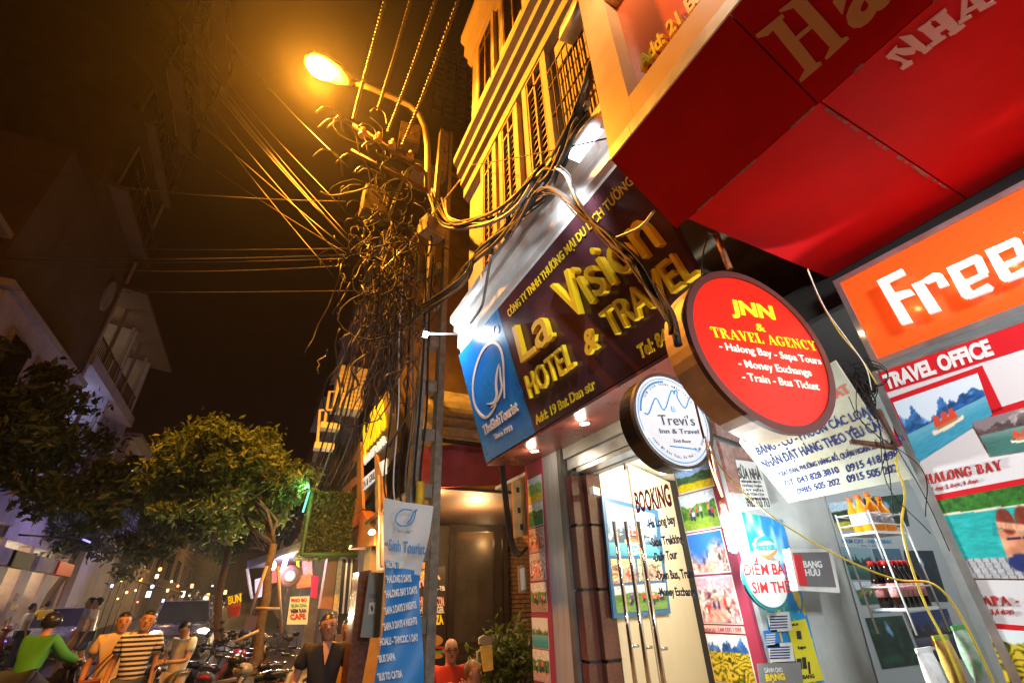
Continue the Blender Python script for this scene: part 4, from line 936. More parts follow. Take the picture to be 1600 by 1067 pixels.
def bottle(label, x, y, z, h, r, liq, capm, lab, group):
    t = thing('drink_bottle', label, 'bottle', (x, y, z), group)
    pr = [(0, r*.85), (.01*h, r), (.55*h, r), (.62*h, r*.93), (.78*h, r*.45), (.86*h, r*.38), (.88*h, r*.38)]
    putl('body', MB().lathe((0, 0, .0005), (0, 0, 1), pr, 14).mesh(), liq, t)
    putl('cap', MB().lathe((0, 0, .885*h), (0, 0, 1), [(0, r*.5), (.11*h, r*.5)], 12).mesh(), capm, t)
    putl('label_band', MB().lathe((0, 0, .22*h), (0, 0, 1), [(0, r*1.03), (.28*h, r*1.03)], 14).mesh(), lab, t)
    return t
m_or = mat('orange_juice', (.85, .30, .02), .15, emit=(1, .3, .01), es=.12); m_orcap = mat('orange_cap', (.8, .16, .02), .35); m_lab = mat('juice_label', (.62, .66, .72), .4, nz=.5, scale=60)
m_cola = mat('cola', (.015, .006, .004), .08); m_redcap = mat('red_cap', (.6, .02, .02), .35); m_redlab = mat('red_label', (.60, .03, .03), .35, nz=.7, scale=90, wear=(.7, .6, .6)); m_grcap = mat('green_cap', (.05, .45, .06), .35); m_tea = mat('green_tea', (.35, .32, .03), .15)
gj = 'orange juice bottles on the top shelf'; gc = 'cola bottles on the middle shelf'
oj = ['nearest orange juice bottle at the left end of the top shelf', 'second orange juice bottle on the top rack shelf', 'tallest orange juice bottle with striped label on top shelf', 'fourth orange juice bottle, orange cap, on top shelf', 'orange juice bottle next to the green capped bottle']
for k in range(5):
    bottle(oj[k], x0r+.028+k*.042, YR+(.035 if k % 2 == 0 else .095), zs_r[0], .155 if k != 2 else .17, .024, m_or, m_orcap, m_lab, gj)
bottle('green capped tea bottle at the right end of the top shelf', x0r+.228, YR+.06, zs_r[0], .165, .022, m_tea, m_grcap, m_or, gj)
for k in range(6):
    bottle(['first', 'second', 'third', 'fourth', 'fifth', 'sixth'][k]+' cola bottle from the left in the front row', x0r+.022+k*.040, YR+.03, zs_r[1], .175, .019, m_cola, m_redcap, m_redlab, gc)
for k in range(5):
    bottle(['first', 'second', 'third', 'fourth', 'fifth'][k]+' cola bottle from the left in the back row', x0r+.04+k*.040, YR+.095, zs_r[1], .175, .019, m_cola, m_redcap, m_redlab, gc)
# snack bags below
for k, (px, py, cc, lb) in enumerate(((1488, 1040, (.7, .6, .15), 'yellow and orange snack bag at the foot of the rack'), (1516, 1022, (.7, .75, .7), 'white and green snack bag standing behind the yellow one'), (1462, 1062, (.75, .75, .72), 'plain white snack bag at the bottom edge'))):
    c = atY(px, py, 1.0); mb = MB(); w = .048; h = .075
    for s in range(7):
        pass
    bm_ = []
    for i in range(7):
        v = i/6; wd = w*(1-.10*math.sin(v*PI)); th = .022*math.sin(v*PI)**.6+.001
        for j in range(12):
            a = 2*PI*j/12; bm_.append((c.x+wd*math.cos(a)*(1 if abs(math.cos(a)) > .5 else 1.0), c.y+th*math.sin(a), c.z-h+2*h*v))
    mb.v += [Vector(p) for p in bm_]
    for i in range(6):
        for j in range(12): mb.f.append([i*12+j, i*12+(j+1) % 12, (i+1)*12+(j+1) % 12, (i+1)*12+j]); mb.sm.append(True)
    t = thing('snack_bag', lb, 'snack bag', tuple(c)); 
    mb.build('packet', mat('foil_bag_%d' % k, cc, .3, nz=.6, scale=22, wear=[(.75, .25, .05), (.05, .4, .06), (.5, .5, .5)][k]), t)
    cr_ = MB().box(c.x-w, c.x+w, c.y-.003, c.y+.003, c.z+h-.002, c.z+h+.012); cr_.build('crimp', mat('bag_crimp_%d' % k, [(.45, .65, .05), (.1, .5, .1), (.7, .7, .7)][k], .4), t)
# ---------------------------------------------------------------- compact fluorescent bulb on its flex
pB = atX(1142, 840, 1.74); bt = atX(1128, 775, 1.72)
cf = thing('hanging_bulb', 'glowing white compact bulb in a pink socket hanging before the photo strip', 'bulb', tuple(pB))
ax = (Vector(pB)-Vector(bt)).normalized(); ax = Vector((0, 0, -1))
b0_ = Vector((pB.x, pB.y, bt.z-.035))
MB().lathe(b0_+Vector((0, 0, .02)), (0, 0, -1), [(0, .012), (.02, .014), (.03, .012), (.05, .022), (.08, .024), (.082, .01)], 16).build('socket', mat('pink_socket', (.55, .25, .18), .5), cf)
gt = MB()
for k in range(4):
    a = PI/2*k+.3; ox, oy = .013*math.cos(a), .013*math.sin(a); gt.tube([b0_+Vector((ox, oy, -.062)), b0_+Vector((ox, oy, -.175))], .008, 8)
gt.tube([b0_+Vector((.013*math.cos(.3), .013*math.sin(.3), -.176)), b0_+Vector((.013*math.cos(.3+PI), .013*math.sin(.3+PI), -.176))], .008, 8)
gt.build('tubes', glow('cfl_glow', (.93, 1.0, 1.0), 14), cf)
LB = lamp('bulb_light', (pB.x-.035, pB.y-.035, pB.z), (.92, 1.0, .98), 48, .03)
# second interior fluorescent lighting the side wall and poster board from inside shop 21
lamp('shop_lamp', (.95, -.7, 2.55), (.95, 1, 1), 170, .15, 88, (2.1, 1.0, 1.5))
lamp('shop_ceiling_lamp', (2.75, .45, 2.55), (.93, 1, 1), 36, .12)
bk21 = thing('shop_interior', 'plain inner walls of the shop behind the poster board', 'room', (3, 0, 0))
MB().box(3.6, 3.66, -3.2, 1.55, .01, 2.79).build('back_wall', m_wallw, bk21)
MB().box(1.99, 2.03, -3.2, 1.47, 2.66, 2.80).build('lintel', m_dark, bk21)  # beam added to keep the ceiling lamp's light off the red canopy
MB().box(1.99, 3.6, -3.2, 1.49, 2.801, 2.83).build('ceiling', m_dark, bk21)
# ================================================================== lamps of the right side
# flood lamp above the maroon sign
fl = thing('flood_lamp', 'silver flood lamp with a white beam at the corner between both signs', 'lamp', (1.2, 1.5, 3.9))
ph = atX(912, 216, 1.12)
hm = MB(); hm.ell(ph+Vector((0, 0, .0)), .05, .16, .045, 14, 8); hm.build('housing', m_silver, fl)
MB().box(ph.x-.04, ph.x+.04, ph.y-.11, ph.y+.11, ph.z-.052, ph.z-.046).build('lens', glow('flood_glow', (.9, .95, 1), 8), fl)
MB().tube([ph+Vector((.04, 0, 0)), ph+Vector((.38, .06, .05))], .015, 8).build('arm', m_silver, fl)
lamp('flood_light', (ph.x-.22, ph.y, ph.z-.16), (.9, .95, 1.0), 55, .05, 110, (1.35, 2.7, 3.0))
# white LED lamp on a bracket beside the concrete pole
pl = atY(664, 522, 3.35)
wlm = thing('bracket_lamp', 'dazzling white square lamp at the end of a grey bracket near the pole', 'lamp', tuple(pl))
dv = (Vector((1.4, 2.6, 3.0))-pl).normalized()
MB().lathe(pl, dv, [(-.03, .035), (0, .04), (.008, .04)], 4).build('housing', m_black, wlm)
MB().lathe(pl+dv*.010, dv, [(0, .034), (.003, .034)], 4).build('lens', glow('led_glow', (.92, .97, 1), 60), wlm)
MB().tube([pl+Vector((.03, 0, .01)), atX(738, 522, 1.40)], .010, 8).build('bracket', m_silver, wlm)
lamp('bracket_light', tuple(pl+dv*.08), (.9, .96, 1.0), 15, .04)
# distant street lamp (sodium)
# ================================================================== ground
m_asph = mat('asphalt', (.045, .042, .040), .55, nz=.35, scale=40, bump=.25)
m_pave = mat('pavement_stone', (.16, .14, .12), .6, nz=.35, scale=16, bump=.2)
m_curb = mat('kerb_stone', (.22, .20, .18), .7, nz=.3, scale=20, bump=.2)
def gz(y): return max(0.0, (y-12)*.04)
def strip_ground(name, x0, x1, z, m):
    mb = MB(); ysg = [-25, 12, 60, 150]
    for a, b in zip(ysg[:-1], ysg[1:]):
        mb.solid([(x0, a, -1.0), (x1, a, -1.0), (x1, b, -1.0), (x0, b, -1.0)], [(x0, a, z+gz(a)), (x1, a, z+gz(a)), (x1, b, z+gz(b)), (x0, b, z+gz(b))])
    return tag(mb.build(name, m), kind='structure')
strip_ground('road', -7.0, -1.0, 0, m_asph)
tag(MB().box(-260, 260, -60, 300, -1.1, -1.001).build('ground', m_asph), kind='structure')
strip_ground('pavement', -.85, 7.0, 0, m_pave)
strip_ground('kerb', -.999, -.851, .006, m_curb)
strip_ground('pavement', -13, -7.001, .12, m_pave)
# ================================================================== concrete pole with window-like openings
PX_, PY_ = 1.38, 4.70
pole = thing('concrete_pole', 'tall grey concrete pole with rectangular openings, wrapped in cables', 'pole', (PX_, PY_, 0))
# I-shaped pole: two legs and cross webs; narrows to the top
pw = lambda z: .185-.010*z
pm = MB()
for s in (-1, 1):
    lo = [(PX_+s*pw(0), PY_-.09, 0), (PX_+s*(pw(0)-.09), PY_-.09, 0), (PX_+s*(pw(0)-.09), PY_+.09, 0), (PX_+s*pw(0), PY_+.09, 0)]
    hi = [(PX_+s*pw(8.3), PY_-.06, 8.3), (PX_+s*(pw(8.3)-.05), PY_-.06, 8.3), (PX_+s*(pw(8.3)-.05), PY_+.06, 8.3), (PX_+s*pw(8.3), PY_+.06, 8.3)]
    if s > 0: lo, hi = lo[::-1], hi[::-1]
    MB().solid(lo, hi).build('leg', m_concrete, pole)
z = .35
while z < 8:
    a = pw(z)-.088; MB().box(PX_-a, PX_+a, PY_-.075, PY_+.075, z-.13, z).build('web', m_concrete, pole); z += .58
MB().box(PX_-.15, PX_+.15, PY_-.08, PY_+.08, 0.0, .15).build('foot', m_concrete, pole)
MB().box(PX_-.05, PX_+.045, PY_-.04, PY_+.03, 7.2, 8.29).build('web', m_concrete, pole)
# steel clamps, cross arms and insulators
ins_m = mat('glazed_insulator', (.35, .22, .10), .2)
arms = []
for (xa, ya, xb, yb) in ((552, 195, 660, 268), (548, 236, 668, 300)):
    A = atR(xa, ya, 8.6); B = atR(xb, yb, 8.0)
    A = atY(xa, ya, 4.55); B = atY(xb, yb, 4.55)
    MB().tube([A, B], .035, 4).build('cross_arm', m_rust, pole); arms.append((A, B))
for (x, y) in ((566, 214), (590, 222), (612, 232), (640, 250)):
    c = atY(x, y, 4.50)
    MB().lathe(c, (.0, -.2, 1), [(0, .05), (.03, .06), (.05, .035), (.09, .055), (.11, .03), (.15, .03)], 12).build('insulator', ins_m, pole)
# transformer / junction boxes on the pole
m_box = mat('weathered_box', (.38, .30, .20), .6, .1, nz=.3, scale=8, bump=.1)
def boxthing(name, label, cat, px, Y, w, d, h, m, rz=0, extra=True):
    c = atY(px[0], px[1], Y); t = thing(name, label, cat, tuple(c))
    o = putl('body', MB().box(-w/2, w/2, -d/2, d/2, -h/2, h/2).mesh(), m, t); bevel(o, .008)
    if extra:
        putl('lid', MB().box(-w/2+.02, w/2-.02, -d/2-.012, -d/2-.001, -h/2+.03, h/2-.03).mesh(), m, t)
        putl('hinge', MB().box(-w/2+.005, -w/2+.018, -d/2-.016, -d/2-.002, -.04, .04).mesh(), m_black, t)
    t.rotation_euler = (0, 0, rz); return t
boxthing('junction_box', 'tan metal junction box on the pole where the cable bundles cross', 'box', (675, 358), 4.42, .30, .18, .26, m_box, .35)
boxthing('meter_box', 'upper weathered meter box high on the pole behind the lamp arm', 'box', (585, 320), 4.9, .34, .2, .5, mat('old_brown_box', (.09, .06, .035), .7, nz=.4, scale=9), .1)
boxthing('meter_box', 'narrow brown meter box beside the lamp arm foot', 'box', (640, 215), 5.0, .34, .2, .45, MATS['old_brown_box'], -.1)
boxthing('meter_box', 'lower dark meter box buried in the cable tangle', 'box', (660, 420), 4.95, .30, .2, .34, MATS['old_brown_box'], .2)
# yellow plastic sleeve at the pole
ys_ = thing('yellow_sleeve', 'yellow plastic pipe sleeve on the pole just above the blue banner', 'pipe', (1.2, 4.55, 2.6))
yt, yb_ = atY(657, 753, 4.55), atY(655, 800, 4.55)
MB().tube([yt, yb_-Vector((0, 0, .35))], .045, 12).build('sleeve', mat('yellow_plastic', (.62, .42, .03), .5, nz=.15), ys_)
# ------------------------------------------------------------------ street lamp
sl = thing('street_lamp', 'glowing orange street lamp on a curved arm above the cable tangle', 'lamp', (PX_, PY_, 7))
YLm = 4.6
ap = [(667, 300), (668, 262), (668, 230), (664, 200), (655, 180), (640, 165), (612, 152), (580, 138), (548, 127)]
pts = [atY(x, y, YLm) for x, y in ap]
MB().tube(pts, .045, 12).build('arm', mat('painted_arm', (.33, .27, .2), .5, .3, nz=.2), sl)
H0 = atY(552, 128, YLm); H1 = atY(476, 92, YLm); hv = H1-H0; hl_ = hv.length; hx = hv.normalized()
hz = Vector((0, 0, 1)); hyv = hz.cross(hx).normalized(); hz = hx.cross(hyv)
def hp(a, b, c): return H0+hx*a+hyv*b+hz*c
hb_ = MB(); R_ = [(0, .07, .07), (.22, .12, .10), (.3, .16, .12), (.62, .20, .15), (.85, .17, .11), (1.0, .06, .05)]
n_ = 14
for (a, w, h) in R_:
    for j in range(n_):
        q = 2*PI*j/n_; hb_.v.append(hp(a*hl_, w*math.cos(q), max(-.03, h*math.sin(q)) if a > .25 else h*math.sin(q)))
for i in range(len(R_)-1):
    for j in range(n_): hb_.f.append([i*n_+j, i*n_+(j+1) % n_, (i+1)*n_+(j+1) % n_, (i+1)*n_+j]); hb_.sm.append(True)
hb_.f.append(list(range(n_))[::-1]); hb_.sm.append(False); hb_.f.append([(len(R_)-1)*n_+j for j in range(n_)]); hb_.sm.append(False)
hb_.build('head', mat('lamp_housing', (.45, .40, .33), .5), sl)
ln = MB(); lc_ = hp(.66*hl_, 0, -.035)
for i in range(7):
    th = PI/2*i/6
    for j in range(16):
        q = 2*PI*j/16; ln.v.append(lc_+hx*(.30*hl_*math.cos(th)*math.cos(q))+hyv*(.165*math.cos(th)*math.sin(q))-hz*(.12*math.sin(th)))
for i in range(6):
    for j in range(16): ln.f.append([i*16+j, i*16+(j+1) % 16, (i+1)*16+(j+1) % 16, (i+1)*16+j]); ln.sm.append(True)
ln.build('lens', glow('sodium_glow', (1, .50, .09), 60), sl)
LSn = lamp('street_light', tuple(lc_-hz*.26), (1, .34, .022), 5200, .12, 152, tuple(lc_+Vector((.5, -.3, -6))))
LSn.data.spot_blend = .55
lamp('street_lamp_spill', tuple(lc_-hz*.26), (1, .30, .012), 600, .10)
# ------------------------------------------------------------------ cables
CAB = []
def cable(label, pts, r=.012, sag=0, m=None, group=None, n=5, seg=14, wig=0, name='cable'):
    """pts: world points; between each pair a hanging curve"""
    out = []
    for a, b in zip(pts[:-1], pts[1:]):
        a, b = Vector(a), Vector(b); k = seg
        for i in range(k):
            t = i/k; p = a.lerp(b, t); p.z -= sag*4*t*(1-t)
            if wig: p += Vector((random.uniform(-wig, wig), random.uniform(-wig, wig), random.uniform(-wig, wig)))
            out.append(p)
    out.append(Vector(pts[-1]))
    o = MB().tube(out, r, n).build(name, m or m_cable); tag(o, label, 'cable', group); CAB.append(o); return o
def smooth(pts, k=6):
    """Catmull-Rom through the points"""
    P = [Vector(p) for p in pts]; P = [P[0]*2-P[1]]+P+[P[-1]*2-P[-2]]; out = []
    for i in range(1, len(P)-2):
        for j in range(k):
            t = j/k; a, b, c, d = P[i-1], P[i], P[i+1], P[i+2]
            out.append(.5*((2*b)+(c-a)*t+(2*a-5*b+4*c-d)*t*t+(3*b-a-3*c+d)*t**3))
    out.append(P[-2]); return out
def scable(label, pts, r=.012, m=None, group=None, n=6, name='cable', k=6):
    o = MB().tube(smooth(pts, k), r, n).build(name, m or m_cable); tag(o, label, 'cable', group); CAB.append(o); return o
# 4 twisted wires running up overhead from the insulators
m_twist = mat('twisted_wire', (.08, .06, .045), .5, nz=.4, scale=40)
ends = [((604, -10), (552, 185)), ((644, -10), (590, 172)), ((684, -10), (606, 205)), ((720, -12), (626, 232))]
for k, (a, b) in enumerate(ends):
    B = atY(b[0], b[1], 4.5); A = atZ(a[0], a[1], B.z+.35); d = B-A; ln_ = d.length
    mb = MB(); s = d.normalized().orthogonal().normalized(); s2 = d.normalized().cross(s); N = 150
    for ph in (0, PI): 
        mb.tube([A+d*(i/N)-Vector((0, 0, .15*4*(i/N)*(1-i/N)))+(s*math.cos(i*.9+ph)+s2*math.sin(i*.9+ph))*.014 for i in range(N+1)], .011, 4)
    o = mb.build('twisted_wire', m_twist); tag(o, ['leftmost', 'second from left', 'third from left', 'rightmost'][k]+' of the four twisted wires rising from the insulators to the top edge', 'wire', 'twisted wires overhead')
# wires from the upper left of the street to the pole
def far(x, y, Y): return atY(x, y, Y)
hub = lambda x, y: atY(x, y, 4.8)
gl = 'wires crossing the sky from the left'
L_ = [("thin wire from the top left corner down towards the pole", (120, -5, 9), (545, 392), .011),
      ("wire crossing just left of the lamp glow down to the pole", (310, -5, 7), (545, 262), .010),
      ("first of the close bundle of wires left of the lamp", (228, -5, 8), (560, 395), .011), ("second of the close bundle of wires left of the lamp", (235, -5, 8), (566, 400), .012),
      ("third of the close bundle of wires left of the lamp", (243, -5, 8), (556, 390), .010), ("fourth of the close bundle of wires left of the lamp", (250, -5, 8.2), (562, 388), .010),
      ("fifth wire of the bundle, closest to the lamp", (256, -5, 8.4), (540, 330), .010), ("wire just below the close bundle of wires", (217, 5, 8), (550, 420), .010),
      ("short drooping wire meeting the long one at mid left", (243, 58, 10), (520, 430), .009),
      ("wire starting mid sky and dropping to the pole at left", (252, 203, 11), (548, 400), .010)]
for k, (lb, a, b, r) in enumerate(L_):
    cable(lb, [far(a[0], a[1], a[2]), hub(*b)], r*.6, .22 if k != 9 else .1, m_cableg if k % 3 else m_twist, gl)
H_l = [("nearly level wire spanning from the left edge to the pole", (-5, 254), (540, 315), .011, .25), ("level wire of the middle span from the left edge", (-5, 395), (545, 398), .010, .12), ("level wire just below the middle span", (-5, 402), (545, 404), .010, .1),
       ("level wire sagging under the middle span", (-5, 398), (540, 415), .009, .25), ("thin level wire lowest of the left spans", (-5, 452), (570, 454), .007, .05), ("tight wire just above the middle span", (60, 380), (545, 388), .008, .1)]
for lb, a, b, r, sg_ in H_l:
    cable(lb, [atX(a[0], a[1], -6.8), hub(*b)], r*.7, sg_, m_cableg, 'wires spanning the street to the left')
# bundle running from the pole to the corner of the red sign, and over the maroon sign
def wpt(x, y, X): return atX(x, y, X)
gb = 'cables bundled over the maroon sign'
bun = [((590, 545), (680, 470), (730, 415), (780, 370), (835, 300), (868, 258), (905, 175), (925, 100)), ((600, 520), (700, 455), (745, 400), (800, 345), (852, 300), (872, 262), (903, 190), (922, 120)),
       ((690, 310), (705, 345), (760, 345), (800, 318), (838, 275), (870, 262), (898, 205), (918, 180)), ((668, 300), (690, 352), (755, 352), (795, 325), (836, 270), (866, 258), (896, 195), (920, 160))]
names = ['thick black cable lowest in the bundle climbing to the red sign', 'thick black cable second in the bundle climbing to the red sign', 'looping cable from the lamp arm foot past the yellow wall', 'orange lit looping cable from the lamp arm to the yellow wall']
def depthX(i, n):   # from the pole to just off the facade
    return 1.20
for k, pth in enumerate(bun):
    P = []
    for i, (x, y) in enumerate(pth):
        X = 1.25 if x < 700 else (1.12 if x < 880 else .98)
        P.append(atX(x, y, X))
    scable(names[k], P, [.024, .02, .016, .016][k], m_cable if k < 2 else m_cableg, gb, 7)
for k in range(12):
    P = []
    for i, (x, y) in enumerate(bun[k % 4]):
        X = 1.23 if x < 700 else (1.10 if x < 880 else .97)
        P.append(atX(x+random.uniform(-9, 9), y+random.uniform(-8, 8), X+random.uniform(-.03, .03)))
    scable(['thin stray cable twisted round the bundle', 'stray wire hugging the bundle under the yellow windows'][k % 2]+', '+['at its upper edge', 'at its lower edge', 'along its middle', 'crossing it twice', 'frayed and looping', 'running nearest the wall', 'running nearest the street', 'ending by the duct', 'ending by the flood lamp', 'kinked near the wall corner', 'slack near the junction box', 'tight near the red sign'][k], P, random.choice([.008, .012, .015]), random.choice([m_cable, m_cableg, m_cable]), gb, 5)
# bundle down in front of the maroon sign
dn = [[(790, 372), (838, 305), (868, 300), (905, 330), (945, 368), (985, 405), (1010, 440), (1040, 480), (1055, 520)], [(800, 360), (846, 298), (880, 305), (915, 338), (960, 375), (1000, 410), (1020, 450), (1048, 490), (1060, 540)], [(868, 262), (885, 275), (900, 310), (925, 345), (955, 372), (990, 412), (1015, 455), (1045, 500)]]
nm = ['black cable hanging in front of the maroon sign letters', 'second black cable in front of the maroon sign letters', 'grey cable arching down across the maroon sign']
for k, pth in enumerate(dn):
    scable(nm[k], [atX(x, y, 1.06) for x, y in pth], [.015, .013, .010][k], [m_cable, m_cable, m_cableg][k], 'cables hanging across the maroon sign', 6)
for k in range(8):
    pth = dn[k % 3]
    scable('thin wire tangled with the cables across the sign, '+['outermost', 'innermost', 'brownish one', 'silvery one', 'looping near the letter o', 'straying over the letter n', 'ending above the round sign', 'short frayed one'][k], [atX(x+random.uniform(-8, 8), y+random.uniform(-6, 6), 1.05+random.uniform(-.02, .02)) for x, y in pth[k % 2:len(pth)-(k % 3)]], random.choice([.003, .004, .005]), random.choice([m_cable, m_cable, m_rust]), 'thin wires across the maroon sign', 5)
scable('silvery wire stretched from the bundle up to the red sign corner', [atX(962, 372, 1.05), atX(1000, 355, 1.04), atX(1022, 330, 1.02)], .006, m_wire)
scable('dark wire dropping from the canopy corner behind the red round sign', [atY(1105, 370, .9), atY(1098, 400, .92), atY(1096, 440, .95)], .004, m_cable)
scable('taut thin wire across the maroon sign to the round white sign', [atX(985, 400, 1.1), atX(1040, 500, 1.12), atY(1075, 590, 1.0), atY(1100, 685, 1.0)], .004, m_rust)
cable('thin taut wire crossing the yellow wall up to the red sign', [atX(735, 258, 1.2), atX(1000, 205, 1.0)][::1], .004, 0.02, m_cable)
# light coloured loose cables around the maroon sign's left end
scable('pale cable looping down the white moulding', [atX(768, 398, 1.1), atX(762, 430, 1.12), (atX(757, 460, 1.14)), atX(752, 480, 1.14), atX(735, 505, 1.16)], .011, m_cableg)
scable('yellow flex running behind the left end of the blue panel', [atX(745, 498, 1.25), atX(728, 520, 1.3), atX(724, 535, 1.35), atX(735, 545, 1.4)], .007, mat('yellow_flex', (.62, .48, .05), .4))
m_yf = MATS['yellow_flex']
# yellow flex lines on the right
scable('long yellow flex from the round white sign to the bottom right', [atX(1102, 690, 1.40), atX(1130, 735, 1.42), atX(1185, 790, 1.45), atX(1250, 835, 1.5), atX(1330, 878, 1.55), atX(1400, 905, 1.55), atX(1458, 912, 1.55), atX(1500, 960, 1.6), atX(1550, 1060, 1.65), atX(1560, 1085, 1.65)], .0028, m_yf)
scable('yellow flex hanging from the poster board over the drinks rack', [atX(1404, 708, 1.7), atX(1400, 725, 1.7), atX(1414, 770, 1.7), atX(1410, 830, 1.68), atX(1440, 930, 1.68), atX(1480, 1010, 1.68), atX(1510, 1085, 1.68)], .0032, m_yf)
scable('orange flex holding the hanging bulb', [atX(1102, 682, 1.42), atX(1108, 720, 1.44), atX(1122, 760, 1.66), bt+Vector((0, 0, .0))], .0035, mat('orange_flex', (.6, .2, .02), .4))
scable('second orange flex twisted beside the bulb flex', [atX(1108, 690, 1.40), atX(1118, 740, 1.62), bt+Vector((.004, 0, .0))], .003, MATS['orange_flex'])
scable('yellow pair of wires at the left edge of the orange light box', [atX(1262, 420, 1.55), atX(1282, 470, 1.6), atX(1312, 520, 1.7), atX(1345, 560, 1.75), atX(1370, 600, 1.78)], .0022, m_yf)
scable('white pair of wires at the left edge of the orange light box', [atX(1262, 423, 1.53), atX(1288, 480, 1.6), atX(1322, 528, 1.7), atX(1352, 572, 1.75), atX(1362, 610, 1.78)], .0018, m_wire)
# nest of thin wires at the board corner
nest = MB(); rn = random.Random(5)
for k in range(22):
    c = atX(rn.uniform(1310, 1356), rn.uniform(575, 640), 1.78); R = rn.uniform(.02, .07); a0 = rn.uniform(0, 6); e = Vector((rn.uniform(-.3, .3), rn.uniform(-1, 1), rn.uniform(-1, 1)))
    s = Vector((rn.uniform(-.5, .5), rn.uniform(-1, 1), rn.uniform(-1, 1))).normalized(); q_ = s.cross(Vector((1, .2, .1))).normalized()
    nest.tube([c+s*R*math.cos(a0+t*.5)+q_*R*.7*math.sin(a0+t*.5) for t in range(rn.randint(6, 13))], rn.choice([.0015, .002, .003]), 4)
tag(nest.build('wire_nest', m_cable), 'matted nest of thin black wires above the poster board corner', 'wires', kind='stuff')
nest = MB()
for k in range(5):
    a = atX(1322+rn.uniform(-8, 30), 600+rn.uniform(-20, 20), 1.66); b = a+Vector((0, rn.uniform(-.06, .06), -rn.uniform(.15, .5)))
    nest.tube(smooth([a, a.lerp(b, .3)+Vector((0, rn.uniform(-.06, .06), 0)), a.lerp(b, .7)+Vector((0, rn.uniform(-.05, .05), 0)), b]), .0014, 4)
tag(nest.build('loose_wire', m_cable), 'loose thin wires dangling over the white cloth board', 'wires', kind='stuff')
ib = thing('iron_bracket', 'small angled iron bracket with holes over the white cloth board', 'bracket', (1.7, .9, 2))
MB().tube([atX(1329, 690, 1.62), atX(1400, 699, 1.72)], .010, 4).build('bar', m_rust, ib); MB().tube([atX(1400, 699, 1.72), atX(1372, 640, 1.72)], .010, 4).build('bar', m_rust, ib)
# big tangle around the pole
tg = MB(); rn = random.Random(11)
def pc(x, y, Y=4.55): return atY(x, y, Y)
for k in range(125):
    y = rn.gauss(400, 85); y = min(max(y, 200), 640); sp_ = 78 if y > 300 else 50; x = (606+(y-300)*.02)+rn.gauss(0, sp_*.52)
    c = pc(x, y, 4.55+rn.uniform(-.35, .35)); R = rn.choice([.06, .1, .14, .2, .34])*rn.uniform(.8, 1.2); s = Vector((rn.uniform(-1, 1), rn.uniform(-.5, .5), rn.uniform(-.3, .3))).normalized(); q_ = Vector((rn.uniform(-.3, .3), rn.uniform(-.3, .3), -1)).normalized()
    a0 = rn.uniform(0, 6); N = rn.randint(6, 14)
    tg.tube([c+s*R*math.cos(a0+t*.45)+q_*R*rn.uniform(.9, 1.1)*math.sin(a0+t*.45) for t in range(N)], rn.choice([.005, .006, .008, .011]), 4)
tag(tg.build('cable_tangle', m_cable), 'dense tangle of looped cables wrapped around the top of the concrete pole', 'cables', kind='stuff')
tg = MB()
for k in range(120):
    y = rn.uniform(330, 560); x = 606+rn.gauss(0, 27); c = pc(x, y, 4.6+rn.uniform(-.3, .3)); L = rn.uniform(.3, 1.2)
    p = [c]; 
    for j in range(6): p.append(p[-1]+Vector((rn.uniform(-.07, .07)-.01, rn.uniform(-.05, .05), -L/6)))
    tg.tube(smooth(p, 2), rn.choice([.006, .009, .013]), 4)
tag(tg.build('hanging_cable_ends', mat('brown_cable', (.05, .03, .018), .6)), 'mass of cable ends and coils hanging down the pole above the white lamp', 'cables', kind='stuff')
# leaning bundle going down-left from the tangle to the far side houses
for k in range(9):
    scable('drop cable sloping from the tangle down past the black board, '+['leftmost', 'second', 'third', 'fourth', 'fifth', 'sixth', 'seventh', 'eighth', 'rightmost'][k], [pc(555+k*9, 430, 4.8), atY(540+k*7+rn.uniform(-5, 5), 560, 6.2), atY(505+k*8, 690, 8), atY(480+k*6, 770, 9)], rn.choice([.008, .012, .016]), [m_cable, MATS['brown_cable'], m_cableg][k % 3], 'drop cables below the tangle', 5)
for k in range(6):
    x0 = 618+k*11
    scable('cable running straight down the pole, '+['left edge of it', 'second', 'third', 'fourth', 'fifth', 'right edge of it'][k], [pc(x0+4, 400), pc(x0-2+rn.uniform(-4, 4), 520), pc(x0-6, 640+rn.uniform(-10, 10)), pc(x0-14+rn.uniform(-4, 4), 745), pc(x0-10, 800)], rn.choice([.008, .012]), [m_cable, m_wire, m_cable, m_cableg, m_cable, m_cable][k], 'cables running down the pole', 5)
# upper loops at the insulators, lit by the lamp
for k in range(10):
    x, y = rn.uniform(515, 600), rn.uniform(175, 300); c = pc(x, y, 4.4); R = rn.uniform(.12, .3)
    scable('curled wire end near the insulators, '+['highest', 'second', 'third', 'fourth', 'fifth', 'sixth', 'seventh', 'eighth', 'ninth', 'lowest'][k], [c+Vector((-R, 0, -R*.5)), c+Vector((-R*.6, 0, R*.4)), c+Vector((0, 0, R*.6)), c+Vector((R*.6, 0, R*.1)), c+Vector((R, .05, -R))], .010, m_twist, 'curled wires at the insulators', 5)
scable('orange lit loop hanging left of the junction box', [pc(568, 375), pc(572, 350), pc(595, 330), pc(615, 345), pc(645, 353), pc(660, 380), pc(690, 385), pc(725, 405)], .012, m_twist)
scable('loop of cable hooking over at the lamp arm foot', [pc(605, 345), pc(632, 275), pc(650, 258), pc(664, 270), pc(667, 300)], .022, m_cableg)
scable('kinked pale wire crossing the tangle to the wall corner', [pc(735, 262, 4.2), pc(640, 378), pc(592, 428), pc(615, 437)], .010, m_wire)
scable('pair of wires arching between pole and lamp glow', [pc(500, 300), pc(520, 306), pc(560, 298), pc(590, 288)], .012, m_twist)
